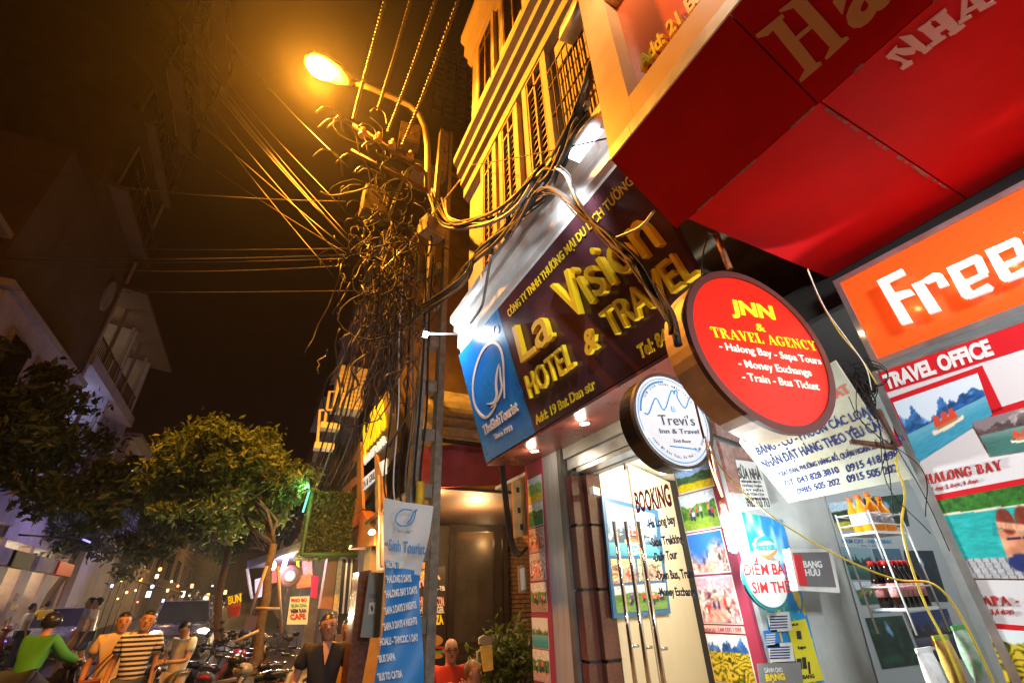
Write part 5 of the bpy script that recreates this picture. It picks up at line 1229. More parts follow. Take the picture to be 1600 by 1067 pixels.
# vertical cables left of the pillar strip
for k in range(3):
    scable('black cable loop hanging beside the tan switch box, '+['outer', 'middle', 'inner'][k], [atY(778+k*3, 690, 3.7), atY(785+k*3, 760, 3.65), atY(795+k*3, 840, 3.6), atY(808+k*2, 868-k*3, 3.55), atY(824, 855, 3.5)], .009, m_cable, 'cable loops by the switch box', 6)
# ================================================================== neighbour with the pink awning
nb = thing('cafe_ground_floor', 'dark framed cafe front with brick wall under a pink awning', 'shop front', (2.3, 6.5, 0))
YA = 5.25
pa = [atY(x, y, YA) for x, y in ((656, 700), (760, 688), (830, 700), (830, 754), (656, 763))]
aw = MB().solid([Vector((p.x, YA, p.z)) for p in pa], [Vector((p.x, YA+.04, p.z)) for p in pa]).build('awning', m_pink); tag(aw, 'faded pink cloth awning between the concrete pole and the blue panel', 'awning')
xa0, za0 = pa[0].x, pa[4].z
MB().box(xa0, 4.2, YA+.05, 8.3, za0+.02, za0+.06).build('ceiling', mat('dark_brown_ceiling', (.09, .05, .03), .6, nz=.2), nb)
# corrugated tin awning above: each sheet rib
tin = thing('tin_awning', 'corrugated grey tin awning above the pink cloth', 'awning', (2, 5.3, 3.4))
m_tin = mat('corrugated_tin', (.42, .44, .46), .42, .6, nz=.35, scale=9)
tv = MB(); rows = 26
A0, A1 = atY(668, 682, 5.1), atY(760, 676, 5.1)
for i in range(rows+1):
    t = i/rows; z = A0.z+t*1.0; y = 5.1+t*.9; off = .028*math.sin(i*PI/2*1.6)
    tv.v += [Vector((1.42+t*.35, y-off, z+off)), Vector((3.2, y-off, z+off))]
for i in range(rows): tv.f.append([2*i, 2*i+1, 2*i+3, 2*i+2]); tv.sm.append(True)
tv.build('sheet', m_tin, tin)
MB().box(1.40, 3.2, 5.06, 5.10, A0.z-.05, A0.z-.01).build('edge_beam', m_black, tin)
# back wall of the cafe: brick, door, lantern
YC = 8.2
m_brick = mat('orange_brick', (.34, .17, .07), .85, nz=.35, scale=30, bump=.4); m_mortar = mat('mortar', (.13, .09, .06), .9)
cb = [atY(x, y, YC) for x, y in ((784, 800), (830, 990))]
bx0 = atY(778, 900, YC).x; 
MB().box(bx0, bx0+1.6, YC+.02, YC+.08, 0.01, za0+.01).build('mortar_wall', m_mortar, nb)
bm_ = MB().box(0, .20, -.03, .0, 0, .055).mesh('brick'); bm_.materials.append(m_brick)
kk = 0; z = 1.0; row = 0
while z < za0-.08:
    x = bx0+(.1 if row % 2 else 0)
    while x < bx0+1.0:
        o = bpy.data.objects.new('brick', bm_); COL.objects.link(o); o.parent = nb
        o.location = Vector((x, YC+.018+random.uniform(-.006, .006), z))-Vector(nb.location); x += .215; kk += 1
    z += .07; row += 1
fd = FY(YC-.3)
def boxpx(mb, fr, x0, y0, x1, y1, n0, n1): 
    q = [fr.uv(*p) for p in ((x0, y0), (x1, y0), (x1, y1), (x0, y1))]; mb.prism(q, n0, n1); return mb
m_dwood = mat('dark_wood_frame', (.045, .028, .018), .35, nz=.3)
dz = FY(YC-.2)
x0_, x1_ = dz.uv(700, 860)[0], dz.uv(785, 860)[0]; ztp = dz.uv(745, 815)[1]
MB(dz).box(x0_-.5, x0_, .01, za0, -.1, .05).build('door_frame', m_dwood, nb); MB(dz).box(x0_+.001, x1_+.08, ztp, za0, -.1, .05).build('door_frame', m_dwood, nb); MB(dz).box(x1_-.0, x1_+.08, .01, ztp-.001, -.1, .05).build('door_frame', m_dwood, nb)
dd = MB(dz).box(x0_+.02, x0_+.14, .01, ztp-.02, -.06, .02).build('door', m_dwood, nb)
MB(dz).box(x1_-.16, x1_-.02, .01, ztp-.02, -.06, .02).build('stile', m_dwood, dd); MB(dz).box(x0_+.141, x1_-.161, ztp-.16, ztp-.02, -.06, .02).build('rail', m_dwood, dd); MB(dz).box(x0_+.141, x1_-.161, .9, 1.05, -.06, .02).build('rail', m_dwood, dd)
MB(dz).box(x0_+.141, x1_-.161, 1.051, ztp-.161, -.03, -.02).build('pane', m_glass, dd)
MB().box(x0_-.3, x1_+.3, YC+.6, YC+.65, .01, za0).build('inner_wall', mat('warm_inner_wall', (.16, .12, .06), .7, nz=.4, scale=3), nb)
lt_ = thing('wall_lantern', 'small glowing lantern seen through the cafe door glass', 'lantern', tuple(atY(752, 850, YC+.3)))
pl_ = atY(752, 850, YC+.35); MB().ell(pl_, .055, .055, .11, 12, 8).build('shade', glow('lantern_glow', (1, .72, .3), 3.5), lt_)
MB().tube([pl_+Vector((0, 0, .1)), pl_+Vector((0, 0, .3))], .01, 5).build('hook', m_black, lt_)
lamp('lantern_light', tuple(pl_+Vector((0, -.2, 0))), (1, .62, .25), 6, .08)
lamp('cafe_light', (2.6, 6.2, za0-.25), (1, .60, .26), 90, .15)
lamp('warm_fill_light', (1.75, 5.5, za0-.12), (1, .58, .22), 45, .08)  # warm fill added under the awning edge for banner and people; no fixture there
# left side wall of the cafe with beige column
MB().box(xa0+.1, xa0+.5, 8.0, 8.5, .01, za0).build('column', mat('tan_column', (.35, .22, .10), .7, nz=.2), nb)
# tan perforated switch panel on the hotel's flank
sb = thing('switch_panel', 'tan perforated metal panel hanging left of the narrow photo strip', 'panel', (1.95, 3.5, 2.4))
fs_ = FY(3.52); q = [fs_.uv(*p) for p in ((801, 752), (820, 747), (824, 835), (805, 840))]
MB(fs_).prism(q, -.03, 0).build('plate', mat('tan_metal', (.50, .30, .12), .6, nz=.3, scale=12), sb)
for (x, y) in ((809, 765), (811, 797), (815, 823)):
    u, v = fs_.uv(x, y); MB(fs_).box(u-.014, u+.014, v-.022, v+.022, .0005, .003).build('slot', m_black, sb)
nb2 = thing('notice_frame', 'small framed notice on the brick wall beside the photo strip', 'notice', (2.2, 3.6, 1.8))
MB(fs_).prism([fs_.uv(*p) for p in ((810, 884), (821, 882), (824, 924), (812, 926))], -.02, 0).build('frame', mat('brown_notice', (.25, .16, .08), .5), nb2)
MB(fs_).prism([fs_.uv(*p) for p in ((812, 888), (820, 886), (822, 920), (814, 922))], .0005, .002).build('sheet', mat('notice_sheet', (.6, .5, .38), .6), nb2)
# hotel flank at ground floor
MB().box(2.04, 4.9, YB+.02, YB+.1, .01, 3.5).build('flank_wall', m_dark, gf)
# 'happy hour' menu board
YH = 6.9; fh = FY(YH)
hh = thing('menu_board', 'black happy hour menu board with yellow and pink lettering behind the blue banner', 'board', (1.6, YH, 1.6))
MB(fh).prism([fh.uv(*p) for p in ((640, 890), (696, 884), (694, 1080), (640, 1085))], -.03, 0).build('panel', mat('menu_black', (.02, .012, .01), .5), hh)
def TH(s, a, b, t_, m, **kw): return text_px('lettering', fh, s, a, b, t_, .001, .006, m, hh, **kw)
m_hy = mat('menu_yellow', (.8, .55, .02), .5, emit=(1, .6, .02), es=.25); m_hp = mat('menu_pink', (.75, .35, .25), .5, emit=(1, .4, .25), es=.15)
TH('HAPPY', (657, 903), (674, 893), (655, 895), m_hy, bold=.05); TH('HOUR', (655, 917), (688, 903), (652, 901), m_hp, bold=.05)
TH('FROM 5PM - 7:30', (664, 922), (695, 922), (663, 915), m_wletter, bold=.03); TH('CHICKEN BACON', (652, 946), (694, 946), (651, 932), m_hp, bold=.03)
TH('CHEESE BURGER', (652, 958), (694, 957), (651, 948), m_wletter, bold=.03); TH('ALL PIZZA', (652, 977), (693, 974), (651, 963), m_hy, bold=.05)
bgr = MB()
for (x, y, rx, ry, c_) in ((664, 990, 9, 12, 0), (678, 1000, 13, 8, 1), (680, 1011, 15, 5, 2), (680, 1018, 14, 6, 3)): pass
for (x, y, rx, ry, cc, nn) in ((664, 990, 9, 12, (.75, .45, .03), 'cheese'), (678, 1000, 14, 9, (.55, .25, .05), 'bun'), (680, 1012, 16, 4, (.45, .04, .02), 'tomato'), (680, 1017, 15, 4, (.12, .3, .03), 'lettuce'), (679, 1024, 13, 5, (.5, .22, .05), 'bun')):
    pts_ = [fh.uv(x+rx*math.cos(2*PI*i/16), y+ry*math.sin(2*PI*i/16)) for i in range(16)]; MB(fh).prism(pts_, .001, .004+.001*ry/4).build(nn+'_drawing', mat('print_'+nn, cc, .5), hh)
TH('MIX', (664, 1062), (690, 1058), (663, 1048), m_hy, bold=.03)
# orange poster fragments behind banner top
of = thing('orange_flyer', 'orange flyer showing right of the banner above the menu board', 'flyer', (1.7, 7.2, 2)); ff_ = FY(7.2)
MB(ff_).prism([ff_.uv(*p) for p in ((662, 850), (684, 872), (683, 886), (660, 888))], 0, .01).build('sheet', mat('orange_sheet', (.7, .25, .03), .6), of)
MB(ff_).prism([ff_.uv(*p) for p in ((671, 838), (686, 836), (684, 870), (670, 872))], -.02, -.01).build('sheet', mat('tan_sheet', (.45, .35, .2), .6), of)
# ================================================================== tour banner hung from the pole
bn = thing('cloth_banner', 'white and blue tour banner hanging from the pole, creased at mid height', 'banner', (1.0, 4.2, 1.8))
YBn = 4.25
rows_ = [(600, 777, 676, 791), (600, 820, 670, 835), (600, 858, 662, 875), (601, 905, 657, 910), (600, 960, 657, 955), (595, 1010, 659, 1005), (587, 1060, 661, 1056), (578, 1110, 662, 1105)]
tops = []
for i in range(len(rows_)-1):
    for j in range(6 if i < len(rows_)-2 else 7):
        t = j/6; a, b = rows_[i], rows_[i+1]; tops.append([a[k]*(1-t)+b[k]*t for k in range(4)])
nu = 16; NV = len(tops)
P = []; C_ = []
for i, (xl, yl, xr, yr) in enumerate(tops):
    for j in range(nu+1):
        u = j/nu; p = atY(xl*(1-u)+xr*u, yl*(1-u)+yr*u, YBn)
        v = i/(NV-1); w = .03*math.sin(u*4+v*9)+.035*math.exp(-((v-.36-.22*(1-u)*0+.18*(u-.5))/.05)**2)*math.sin(u*PI)*(1 if u > .3 else 0)
        p.y += w; P.append(p)
        q = v
        if q < .325+.05*u: col = (.70, .72, .74)
        else: col = (.02, .28, .72)
        C_.append(col)
# colour by face: split vertices along the border
me = bpy.data.meshes.new('cloth'); F = [[i*(nu+1)+j, i*(nu+1)+j+1, (i+1)*(nu+1)+j+1, (i+1)*(nu+1)+j][::-1] for i in range(NV-1) for j in range(nu)]
me.from_pydata([tuple(p) for p in P], [], F); me.polygons.foreach_set('use_smooth', [True]*len(F))
me.materials.append(mat('banner_white', (.62, .64, .66), .5)); me.materials.append(mat('banner_blue', (.015, .22, .62), .4))
for k, f in enumerate(me.polygons):
    i, j = divmod(k, nu); f.material_index = 0 if i/(NV-1) < .315+.055*(j/nu) else 1
put('cloth', me, None, bn)
fB = FY(YBn-.05)
def TBn(s, a, b, t_, m, **kw): return text_px('lettering', fB, s, a, b, t_, 0, .002, m, bn, **kw)
m_skyink = mat('sky_blue_ink', (.03, .25, .6), .5)
ribbon(fB, [(644, 797), (630, 796), (620, 804), (618, 814), (626, 821), (638, 820), (646, 812), (650, 797)], .012, 0, .002, 'logo', m_skyink, bn)
ribbon(fB, [(636, 818), (642, 810), (646, 800), (652, 796)], .016, 0, .002, 'logo', m_skyink, bn)
TBn('TheSinhTourist', (617, 824), (647, 831), (617, 821), mat('pale_ink', (.3, .5, .6), .5)); TBn('Since 1993', (622, 831), (640, 833), (622, 828), m_navy)
TBn('Sinh Tourist', (607, 859), (664, 866), (608, 842), m_skyink, bold=.02); TBn('e', (601, 852), (606, 853), (601, 844), m_navy)
for (s, a, b) in (("*HALONG 1 DAY*", (602, 886), (632, 888)), ("*HALONG 2 DAYS", (603, 910), (643, 908)), ("*HALONG BAY 3 DAYS", (601, 934), (652, 926)), ("*SAPA 2 DAYS 3 NIGHTS", (600, 960), (651, 949)), ("*SAPA 3 DAYS 4 NIGHTS", (598, 985), (652, 974)),
                  ("HOALU - TAMCOC 1 DAY", (594, 1008), (654, 1000)), ("*BUS SAPA", (590, 1035), (618, 1030)), ("*BUS TO CATBA", (590, 1063), (629, 1057))):
    TBn(s, a, b, (a[0]-1, a[1]-11), m_wletter, bold=.035)
# ================================================================== electric cabinet and granite column
gc_ = thing('granite_column', 'leaning polished brown granite column left of the grey cabinet', 'column', (1.0, 4.4, 0))
a = [atY(x, y, 4.75) for x, y in ((561, 893), (580, 890), (578, 1000), (556, 1120), (536, 1120))]
MB().solid(a, [p+Vector((0, .3, 0)) for p in a]).build('shaft', mat('polished_granite', (.22, .10, .07), .12, nz=.5, scale=30, coat=.5), gc_)
ec = thing('electric_cabinet', 'grey electric cabinet with handwriting and a flame sticker beside the banner', 'cabinet', (1.05, 4.5, 1.6))
a = [atY(x, y, 4.6) for x, y in ((577, 893), (592, 894), (584, 996), (563, 995))]; b = [atY(x, y, 4.6) for x, y in ((592, 894), (604, 896), (596, 990), (584, 996))]
MB().solid(a, [p+Vector((.06, .22, 0)) for p in a]).build('door', mat('cabinet_grey', (.32, .34, .33), .5, nz=.15), ec)
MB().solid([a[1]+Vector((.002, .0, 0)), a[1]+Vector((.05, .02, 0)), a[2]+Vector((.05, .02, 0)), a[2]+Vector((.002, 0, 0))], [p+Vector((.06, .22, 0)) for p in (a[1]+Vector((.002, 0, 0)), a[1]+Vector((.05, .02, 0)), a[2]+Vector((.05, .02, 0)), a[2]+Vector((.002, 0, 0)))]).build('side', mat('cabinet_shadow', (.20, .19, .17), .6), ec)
fe = FY(4.595); text_px('marking', fe, 'CT615', (577, 934), (589, 934), (577, 928), 0, .002, m_black, ec)
MB(fe).prism([fe.uv(*p) for p in ((577, 941), (587, 940), (585, 958), (575, 960))], 0, .002).build('sticker', m_white, ec)
MB(fe).prism([fe.uv(*p) for p in ((581, 944), (583, 950), (582, 956), (580, 953), (579, 948))], .0022, .003).build('sticker_flame', m_black, ec)
# ================================================================== restaurant beyond the cafe (black sign, orange awning, hedge box)
rs = thing('restaurant_building', 'dark tall restaurant building behind the cable tangle with a black lettered board', 'building', (2, 11, 0))
XR_ = 1.55; fr_ = FX(XR_)
m_sooty = mat('sooty_plaster', (.10, .07, .045), .8, nz=.5, scale=3, bump=.2)
MB().box(1.9, 6, 8.45, 13.0, za0+.0, 9.5).build('wall', m_sooty, rs)
MB().box(2.15, 6, 8.45, 13.0, .01, za0-.002).build('ground_wall', mat('shop_inner', (.10, .07, .05), .7, nz=.5, scale=2), rs)
# black board with the lit name
bb = thing('name_board', 'black name board with glowing yellow script and white lines, hung on the restaurant', 'sign', (XR_, 9.5, 4))
q = [fr_.uv(*p) for p in ((557, 640), (622, 560), (622, 720), (557, 800))]
u0q, u1q = fr_.uv(557, 700)[0], fr_.uv(625, 700)[0]
MB(fr_).prism([fr_.uv(*p) for p in ((560, 650), (616, 600), (622, 705), (566, 790))], -.08, 0).build('panel', mat('black_board', (.008, .007, .007), .3), bb)
def TR(s, a, b, t_, m, **kw): return text_px('lettering', fr_, s, a, b, t_, .003, .03, m, bb, **kw)
m_ylit = mat('lit_yellow_letter', (.7, .5, .02), .4, emit=(1, .62, .01), es=.85); m_wlit = mat('lit_white_letter', (.6, .6, .6), .4, emit=(.75, .88, .92), es=.6)
TR("Joebb'3", (569, 706), (604, 664), (567, 666), m_ylit, bold=.05)
TR('BURGER BAR', (571, 726), (605, 690), (570, 716), m_wlit, bold=.05)
b2 = thing('price_board', 'white lettered lower board under the black name board', 'sign', (XR_, 9.5, 3.6))
MB(fr_).prism([fr_.uv(*p) for p in ((562, 726), (588, 706), (588, 738), (562, 762))], -.02, .0).build('panel', mat('green_board', (.015, .06, .02), .6), b2)
MB(fr_).prism([fr_.uv(*p) for p in ((561, 754), (592, 728), (592, 745), (561, 774))], .003, .02).build('strip', m_wlit, b2)
MB(fr_).prism([fr_.uv(*p) for p in ((593, 724), (605, 716), (605, 740), (594, 746))], .003, .02).build('strip', m_wlit, b2)
text_px('lettering', fr_, 'PIZZA & GRILL', (563, 769), (591, 744), (563, 759), .022, .026, m_black, b2, bold=.02)
# pictures wall and orange awning
pw_ = thing('picture_board', 'tan board with dark photographs between hedge box and blue street banner', 'board', (1.5, 10, 3))
f15 = FX(1.50)
MB(f15).prism([f15.uv(*p) for p in ((533, 740), (563, 690), (566, 795), (538, 818))], -.05, 0).build('panel', mat('tan_panel', (.34, .22, .13), .7, nz=.2), pw_)
for k, (a, b, c_, d) in enumerate(((535, 746, 541, 762), (543, 738, 548, 756), (549, 724, 558, 748), (537, 780, 542, 800), (544, 770, 549, 790), (551, 762, 558, 782))):
    MB(f15).prism([f15.uv(*p) for p in ((a, b), (c_, b-6), (c_, d-6), (a, d))], .002, .01).build('photo', mat('dark_photo', (.05, .04, .035), .4, nz=.6, scale=20), pw_)
oa = thing('orange_awning', 'orange lit awning board above the restaurant entrance', 'awning', (1.4, 9, 2.8)); 
p5 = [(538, 818), (566, 797), (586, 830), (585, 852), (541, 858)]
MB(f15).prism([f15.uv(*p) for p in p5], -.3, .01).build('board', mat('orange_cloth', (.55, .19, .04), .6, nz=.15), oa)
text_px('lettering', f15, 'Restaurant', (543, 835), (562, 824), (542, 829), .012, .016, mat('dark_orange_ink', (.25, .07, .02), .6), oa)
dlm = thing('awning_lamp', 'tiny bright downlight under the orange awning', 'lamp', tuple(atX(581, 829, 1.4)))
pa_ = atX(581, 829, 1.38); MB().lathe(pa_, (0, -.6, -.8), [(0, .03), (.03, .05)], 10).build('bulb', glow('warm_glow', (1, .72, .35), 30), dlm)
lamp('awning_light', tuple(pa_+Vector((-.05, -.15, -.05))), (1, .55, .2), 75, .05)
# tan boards and posts right of it
MB(f15).prism([f15.uv(*p) for p in ((583, 700), (594, 740), (596, 890), (586, 890))], -.1, -.02).build('post', mat('warm_post', (.38, .22, .12), .6, nz=.2), rs)
MB().tube([atX(592, 742, 1.45), atX(596, 885, 1.45)], .02, 6).build('lit_edge', mat('lit_edge_colour', (.6, .5, .45), .4), rs)  # pale strip along the post, its lit edge put into the colour
# hedge box
YHB = 8.6; fhb = FY(YHB)
hx0, hx1 = fhb.uv(470, 860)[0], fhb.uv(548, 860)[0]; hz0, hz1 = fhb.uv(500, 872)[1], fhb.uv(495, 765)[1]
hb2 = thing('hedge_box', 'boxy overhang covered in artificial green hedge, lit green at its rim', 'hedge', (hx0, YHB, hz0))
m_hedge = mat('hedge_core', (.02, .035, .008), .9, nz=.4, scale=20)
xL = [atY(x, y, YHB) for x, y in ((470, 866), (482, 765), (548, 765), (548, 866))]
MB().box(xL[0].x+.06, xL[2].x+.1, YHB+.02, YHB+1.5, xL[0].z+.06, xL[1].z).build('core', m_hedge, hb2)
def leafcloud(n, fn, size, seed=1, bend=.35):
    r = np.random.default_rng(seed); P = np.array([fn(r) for _ in range(n)]); 
    a = r.normal(size=(n, 3)); a /= np.linalg.norm(a, axis=1)[:, None]; b = np.cross(a, r.normal(size=(n, 3))); b /= np.linalg.norm(b, axis=1)[:, None]
    s = size*(.6+.8*r.random(n))[:, None]; nn = np.cross(a, b)
    v = np.stack([P-a*s, P+b*s*.42-nn*s*bend*.3, P+a*s, P-b*s*.42-nn*s*bend*.3], 1).reshape(-1, 3)
    f = np.arange(n*4).reshape(-1, 4); return v, f
def meshfrom(name, v, f, m, parent):
    me = bpy.data.meshes.new(name); me.from_pydata(v.tolist(), [], f.tolist()); me.update(); return put(name, me, m, parent)
def leafmat(name, c1, c2):
    if name in MATS: return MATS[name]
    m = mat(name, c1, .5); t = m.node_tree; p = t.nodes['Principled BSDF']; g = t.nodes.new('ShaderNodeNewGeometry'); r = t.nodes.new('ShaderNodeValToRGB')
    r.color_ramp.elements[0].color = (*c1, 1); r.color_ramp.elements[1].color = (*c2, 1); t.links.new(g.outputs['Random Per Island'], r.inputs['Fac']); t.links.new(r.outputs[0], p.inputs['Base Color'])
    tl_ = t.nodes.new('ShaderNodeBsdfTranslucent'); t.links.new(r.outputs[0], tl_.inputs['Color']); mx = t.nodes.new('ShaderNodeMixShader'); mx.inputs[0].default_value = .3
    o = [n for n in t.nodes if n.type == 'OUTPUT_MATERIAL'][0]; t.links.new(p.outputs[0], mx.inputs[1]); t.links.new(tl_.outputs[0], mx.inputs[2]); t.links.new(mx.outputs[0], o.inputs['Surface']); return m
hx, hX = xL[0].x, xL[2].x; hz_, hZ = xL[0].z, xL[1].z
def hf(r):
    k = r.random()
    if k < .7: return (r.uniform(hx+.02, hX+.1), YHB+r.normal()*.025, r.uniform(hz_+.02, hZ))
    if k < .85: return (hx+r.normal()*.02+.05, r.uniform(YHB, YHB+1.5), r.uniform(hz_, hZ))
    return (r.uniform(hx, hX+.1), r.uniform(YHB-.04, YHB+1.5), hz_+.05+r.normal()*.02)
v, f = leafcloud(9000, hf, .028, 3); meshfrom('foliage', v, f, leafmat('hedge_leaf', (.045, .07, .012), (.12, .12, .02)), hb2)
m_rim = mat('green_rim', (.035, .08, .015), .6, nz=.3, scale=30)
rmm = MB(); rmm.tube([(hx, YHB-.05, hZ), (hx, YHB-.05, hz_), (hX+.25, YHB-.05, hz_)], .04, 8); rmm.build('rim', m_rim, hb2)
lamp('green_neon_light', (hx-.12, YHB-.4, hz_+.9), (.25, 1, .55), 14, .05)
gn = thing('green_neon', 'short green neon tube at the top left edge of the hedge box', 'lamp', (hx-.1, YHB-.25, hz_+.8)); MB().tube([(hx-.09, YHB-.1, hz_+.62), (hx-.05, YHB-.1, hZ-.02)], .016, 6).build('tube', glow('green_glow', (.2, 1, .65), 1.6), gn)
lamp('under_hedge_light', (hX-.35, YHB-.35, hz_-.25), (.75, 1, .35), 5, .05)
# AC unit and flood arms, orange lit
ac = thing('air_conditioner', 'orange lit air conditioner box on the wall above the black name board', 'air conditioner', tuple(atY(546, 612, 10)))
c = atY(548, 612, 10.0); MB().box(c.x-.33, c.x+.28, 9.85, 10.35, c.z-.45, c.z+.55).build('case', m_white, ac); 
for k in range(8): MB().box(c.x-.3, c.x+.25, 9.835, 9.848, c.z-.38+k*.10, c.z-.345+k*.10).build('louvre', m_alu, ac)
gsp = 'spot lamps on arms over the tree'
for k, (pp, hd) in enumerate((([(545, 612), (515, 612), (508, 658), (506, 661)], (517, 668)), ([(540, 640), (500, 641), (496, 690), (497, 692)], (508, 699)))):
    t = thing('spot_lamp', ['upper spot lamp on a bent arm sticking out over the tree', 'lower spot lamp on a bent arm sticking out over the tree'][k], 'lamp', tuple(atY(*hd, 10)), gsp)
    MB().tube([atY(x, y, 10.0) for x, y in pp], .035, 6).build('arm', m_white, t)
    h = atY(*hd, 10.0); MB().box(h.x-.22, h.x+.16, 9.85, 10.1, h.z-.06, h.z+.06).build('head', m_white, t)
# ================================================================== shops further down on the right
def facade(name, label, cat, X, y0, y1, H, m, side, floors=4, win=3, dep=5, lit=None, group=None, balcony=False, z0=.01):
    t = thing(name, label, cat, (X, (y0+y1)/2, 0), group)
    s = 1 if side == 'R' else -1
    MB().box(X, X+s*dep, y0, y1, z0, H).build('wall', m, t)
    fh_ = (H-3.4)/floors
    for fl_ in range(floors):
        for w in range(win):
            ya = y0+(y1-y0)*(w+.22)/win; yb = y0+(y1-y0)*(w+.78)/win; za_ = 3.6+fl_*fh_+.5; zb_ = za_+fh_*.58
            mb = MB(); e = .05
            xa, xb = X-s*.06, X-s*.002
            mb.box(xa, xb, ya-e, ya, za_-e, zb_+e); mb.box(xa, xb, yb, yb+e, za_-e, zb_+e); mb.box(xa, xb, ya, yb, zb_, zb_+e); mb.box(xa, xb, ya, yb, za_-e, za_); mb.box(xa, xb, (ya+yb)/2-.02, (ya+yb)/2+.02, za_, zb_)
            fo = mb.build('window', m_trim, t)
            g = MB().box(X-s*.03, X-s*.004, ya, yb, za_, zb_).build('pane', m_pane if not (lit and (fl_, w) in lit) else m_litpane, fo)
        MB().box(X-s*.14, X-s*.001, y0, y1, 3.5+fl_*fh_-.08, 3.5+fl_*fh_+.06).build('ledge', m_trim, t)
        if balcony:
            b = MB(); zb2 = 3.6+fl_*fh_
            for k in range(int((y1-y0)/.16)): b.box(X-s*.68, X-s*.66, y0+.1+k*.16, y0+.12+k*.16, zb2, zb2+.85)
            b.box(X-s*.70, X-s*.64, y0+.05, y1-.05, zb2+.85, zb2+.9); b.build('balcony_rail', m_rust, t)
            MB().box(X-s*.72, X-s*.142, y0+.03, y1-.03, zb2-.14, zb2-.02).build('balcony_floor', m_trim, t)
    MB().box(X-s*.25, X+s*dep, y0-.0, y1, H+.002, H+.15).build('roof_edge', m_trim, t)
    return t
m_trim = mat('grimy_trim', (.30, .26, .24), .7, nz=.3, scale=10)
m_litpane = mat('lit_window', (.5, .4, .25), .3, emit=(1, .62, .28), es=.35)
m_grey1 = mat('grey_render', (.20, .17, .14), .8, nz=.4, scale=2); m_grey2 = mat('pale_render', (.30, .28, .27), .8, nz=.4, scale=2)
facade('town_house', 'narrow dim town house just past the restaurant, half hidden by drop cables', 'house', 2.0, 13.2, 17.5, 13.5, m_grey1, 'R', 3, 2, balcony=True)
facade('town_house', 'second dim town house down the right side of the street', 'house', 1.7, 17.7, 22, 11, m_grey2, 'R', 3, 2, balcony=True)
facade('town_house', 'third house down the right side with a low roof', 'house', 1.9, 22.2, 30, 9, m_grey1, 'R', 2, 3)
facade('town_house', 'farthest house on the right side of the street', 'house', 1.9, 30.2, 60, 10, m_grey2, 'R', 2, 5)
# dark upper block with louvred balcony behind the yellow house
ub = thing('rear_building', 'dark block with louvred top floor rising behind the pole, left of the yellow house', 'building', (4, 9, 0))
MB().box(2.4, 7, 8.6, 12.5, za0+.3, 14.3).build('wall', m_sooty, ub)
fu = FX(2.4)
q = [fu.uv(*p) for p in ((672, 105), (740, 80), (738, 200), (690, 160))]
up = atY(700, 150, 8.4)
flv = FY(8.55); 
u0v, v0v = flv.uv(672, 175); u1v, v1v = flv.uv(745, 95)
MB().box(1.7, 5.5, 8.58, 9.5, 12.1, 12.25).build('slab', m_trim, ub)
for k in range(4):
    xa = u0v+(u1v-u0v)*k/4; xb = u0v+(u1v-u0v)*(k+1)/4
    lv = MB()
    for j in range(13): 
        z = v0v+.1+j*(v1v-v0v)/13; lv.solid([(xa+.05, 8.5, z), (xb-.05, 8.5, z), (xb-.05, 8.52, z), (xa+.05, 8.52, z)], [(xa+.05, 8.56, z+.08), (xb-.05, 8.56, z+.08), (xb-.05, 8.575, z+.08), (xa+.05, 8.575, z+.08)])
    fo = MB().box(xa, xa+.05, 8.47, 8.579, v0v, v1v+.1).build('louvre_panel', m_rust, ub); lv.build('louvres', mat('grey_louvre', (.26, .28, .22), .5, .3, nz=.4, scale=6), fo)
# shop with coloured goods
def sgn(name, label, cat, pts, Y, m, th=.04, texts=(), lit=None):
    fr = FY(Y); t = thing(name, label, cat, tuple(atY(pts[0][0], pts[0][1], Y)))
    MB(fr).prism([fr.uv(*p) for p in pts], -th, 0).build('panel', m, t)
    for (s, a, b, tp, mm) in texts: text_px('lettering', fr, s, a, b, tp, .002, .01, mm, t, bold=.03)
    return t
m_warmlit = mat('warm_lit_panel', (.6, .4, .2), .5, emit=(1, .55, .18), es=.55)
m_coolit = mat('cool_lit_panel', (.6, .6, .7), .5, emit=(.75, .8, 1), es=.5)
sgn('shop_poster', 'pink and white poster hanging in the lit shop past the hedge box', 'poster', [(472, 876), (487, 876), (489, 905), (474, 905)], 11.0, mat('pink_poster', (.7, .3, .3), .5, nz=.3, scale=12))
sgn('shop_poster', 'orange poster with pale figures in the lit shop', 'poster', [(462, 900), (486, 896), (487, 916), (464, 919)], 10.8, mat('orange_poster', (.75, .22, .06), .5, nz=.5, scale=14))
sgn('yellow_flag', 'narrow yellow flag hanging left of the hedge box', 'flag', [(462, 868), (467, 870), (468, 892), (464, 892)], 10.5, m_gold)
sgn('red_flag', 'bright red cloth hanging beside the brown pillar', 'flag', [(486, 898), (498, 900), (495, 935), (486, 933)], 10.2, mat('red_cloth', (.65, .02, .08), .6))
sgn('menu_poster', 'white menu poster with coloured writing standing by the motorbikes', 'poster', [(454, 932), (484, 930), (480, 975), (448, 975)], 8.9, m_white, .03, [('PHO BO', (456, 940), (480, 939), (455, 935), m_redt), ('BUN CHA', (456, 948), (480, 947), (455, 943), mat('green_ink', (.05, .4, .1), .5)), ('NEM RAN', (455, 957), (479, 956), (454, 951), m_navy), ('CAFE', (454, 967), (478, 966), (453, 959), m_redt)])
sgn('shop_fascia', 'red and white lit fascia behind the tree trunk', 'sign', [(415, 885), (455, 880), (457, 905), (418, 912)], 11.5, mat('red_lit', (.6, .1, .05), .5, emit=(1, .12, .05), es=.45, nz=.3), .05)
sgn('shop_fascia', 'blue white lit fascia left of the tree trunk', 'sign', [(398, 905), (415, 900), (416, 930), (399, 934)], 12, m_coolit)
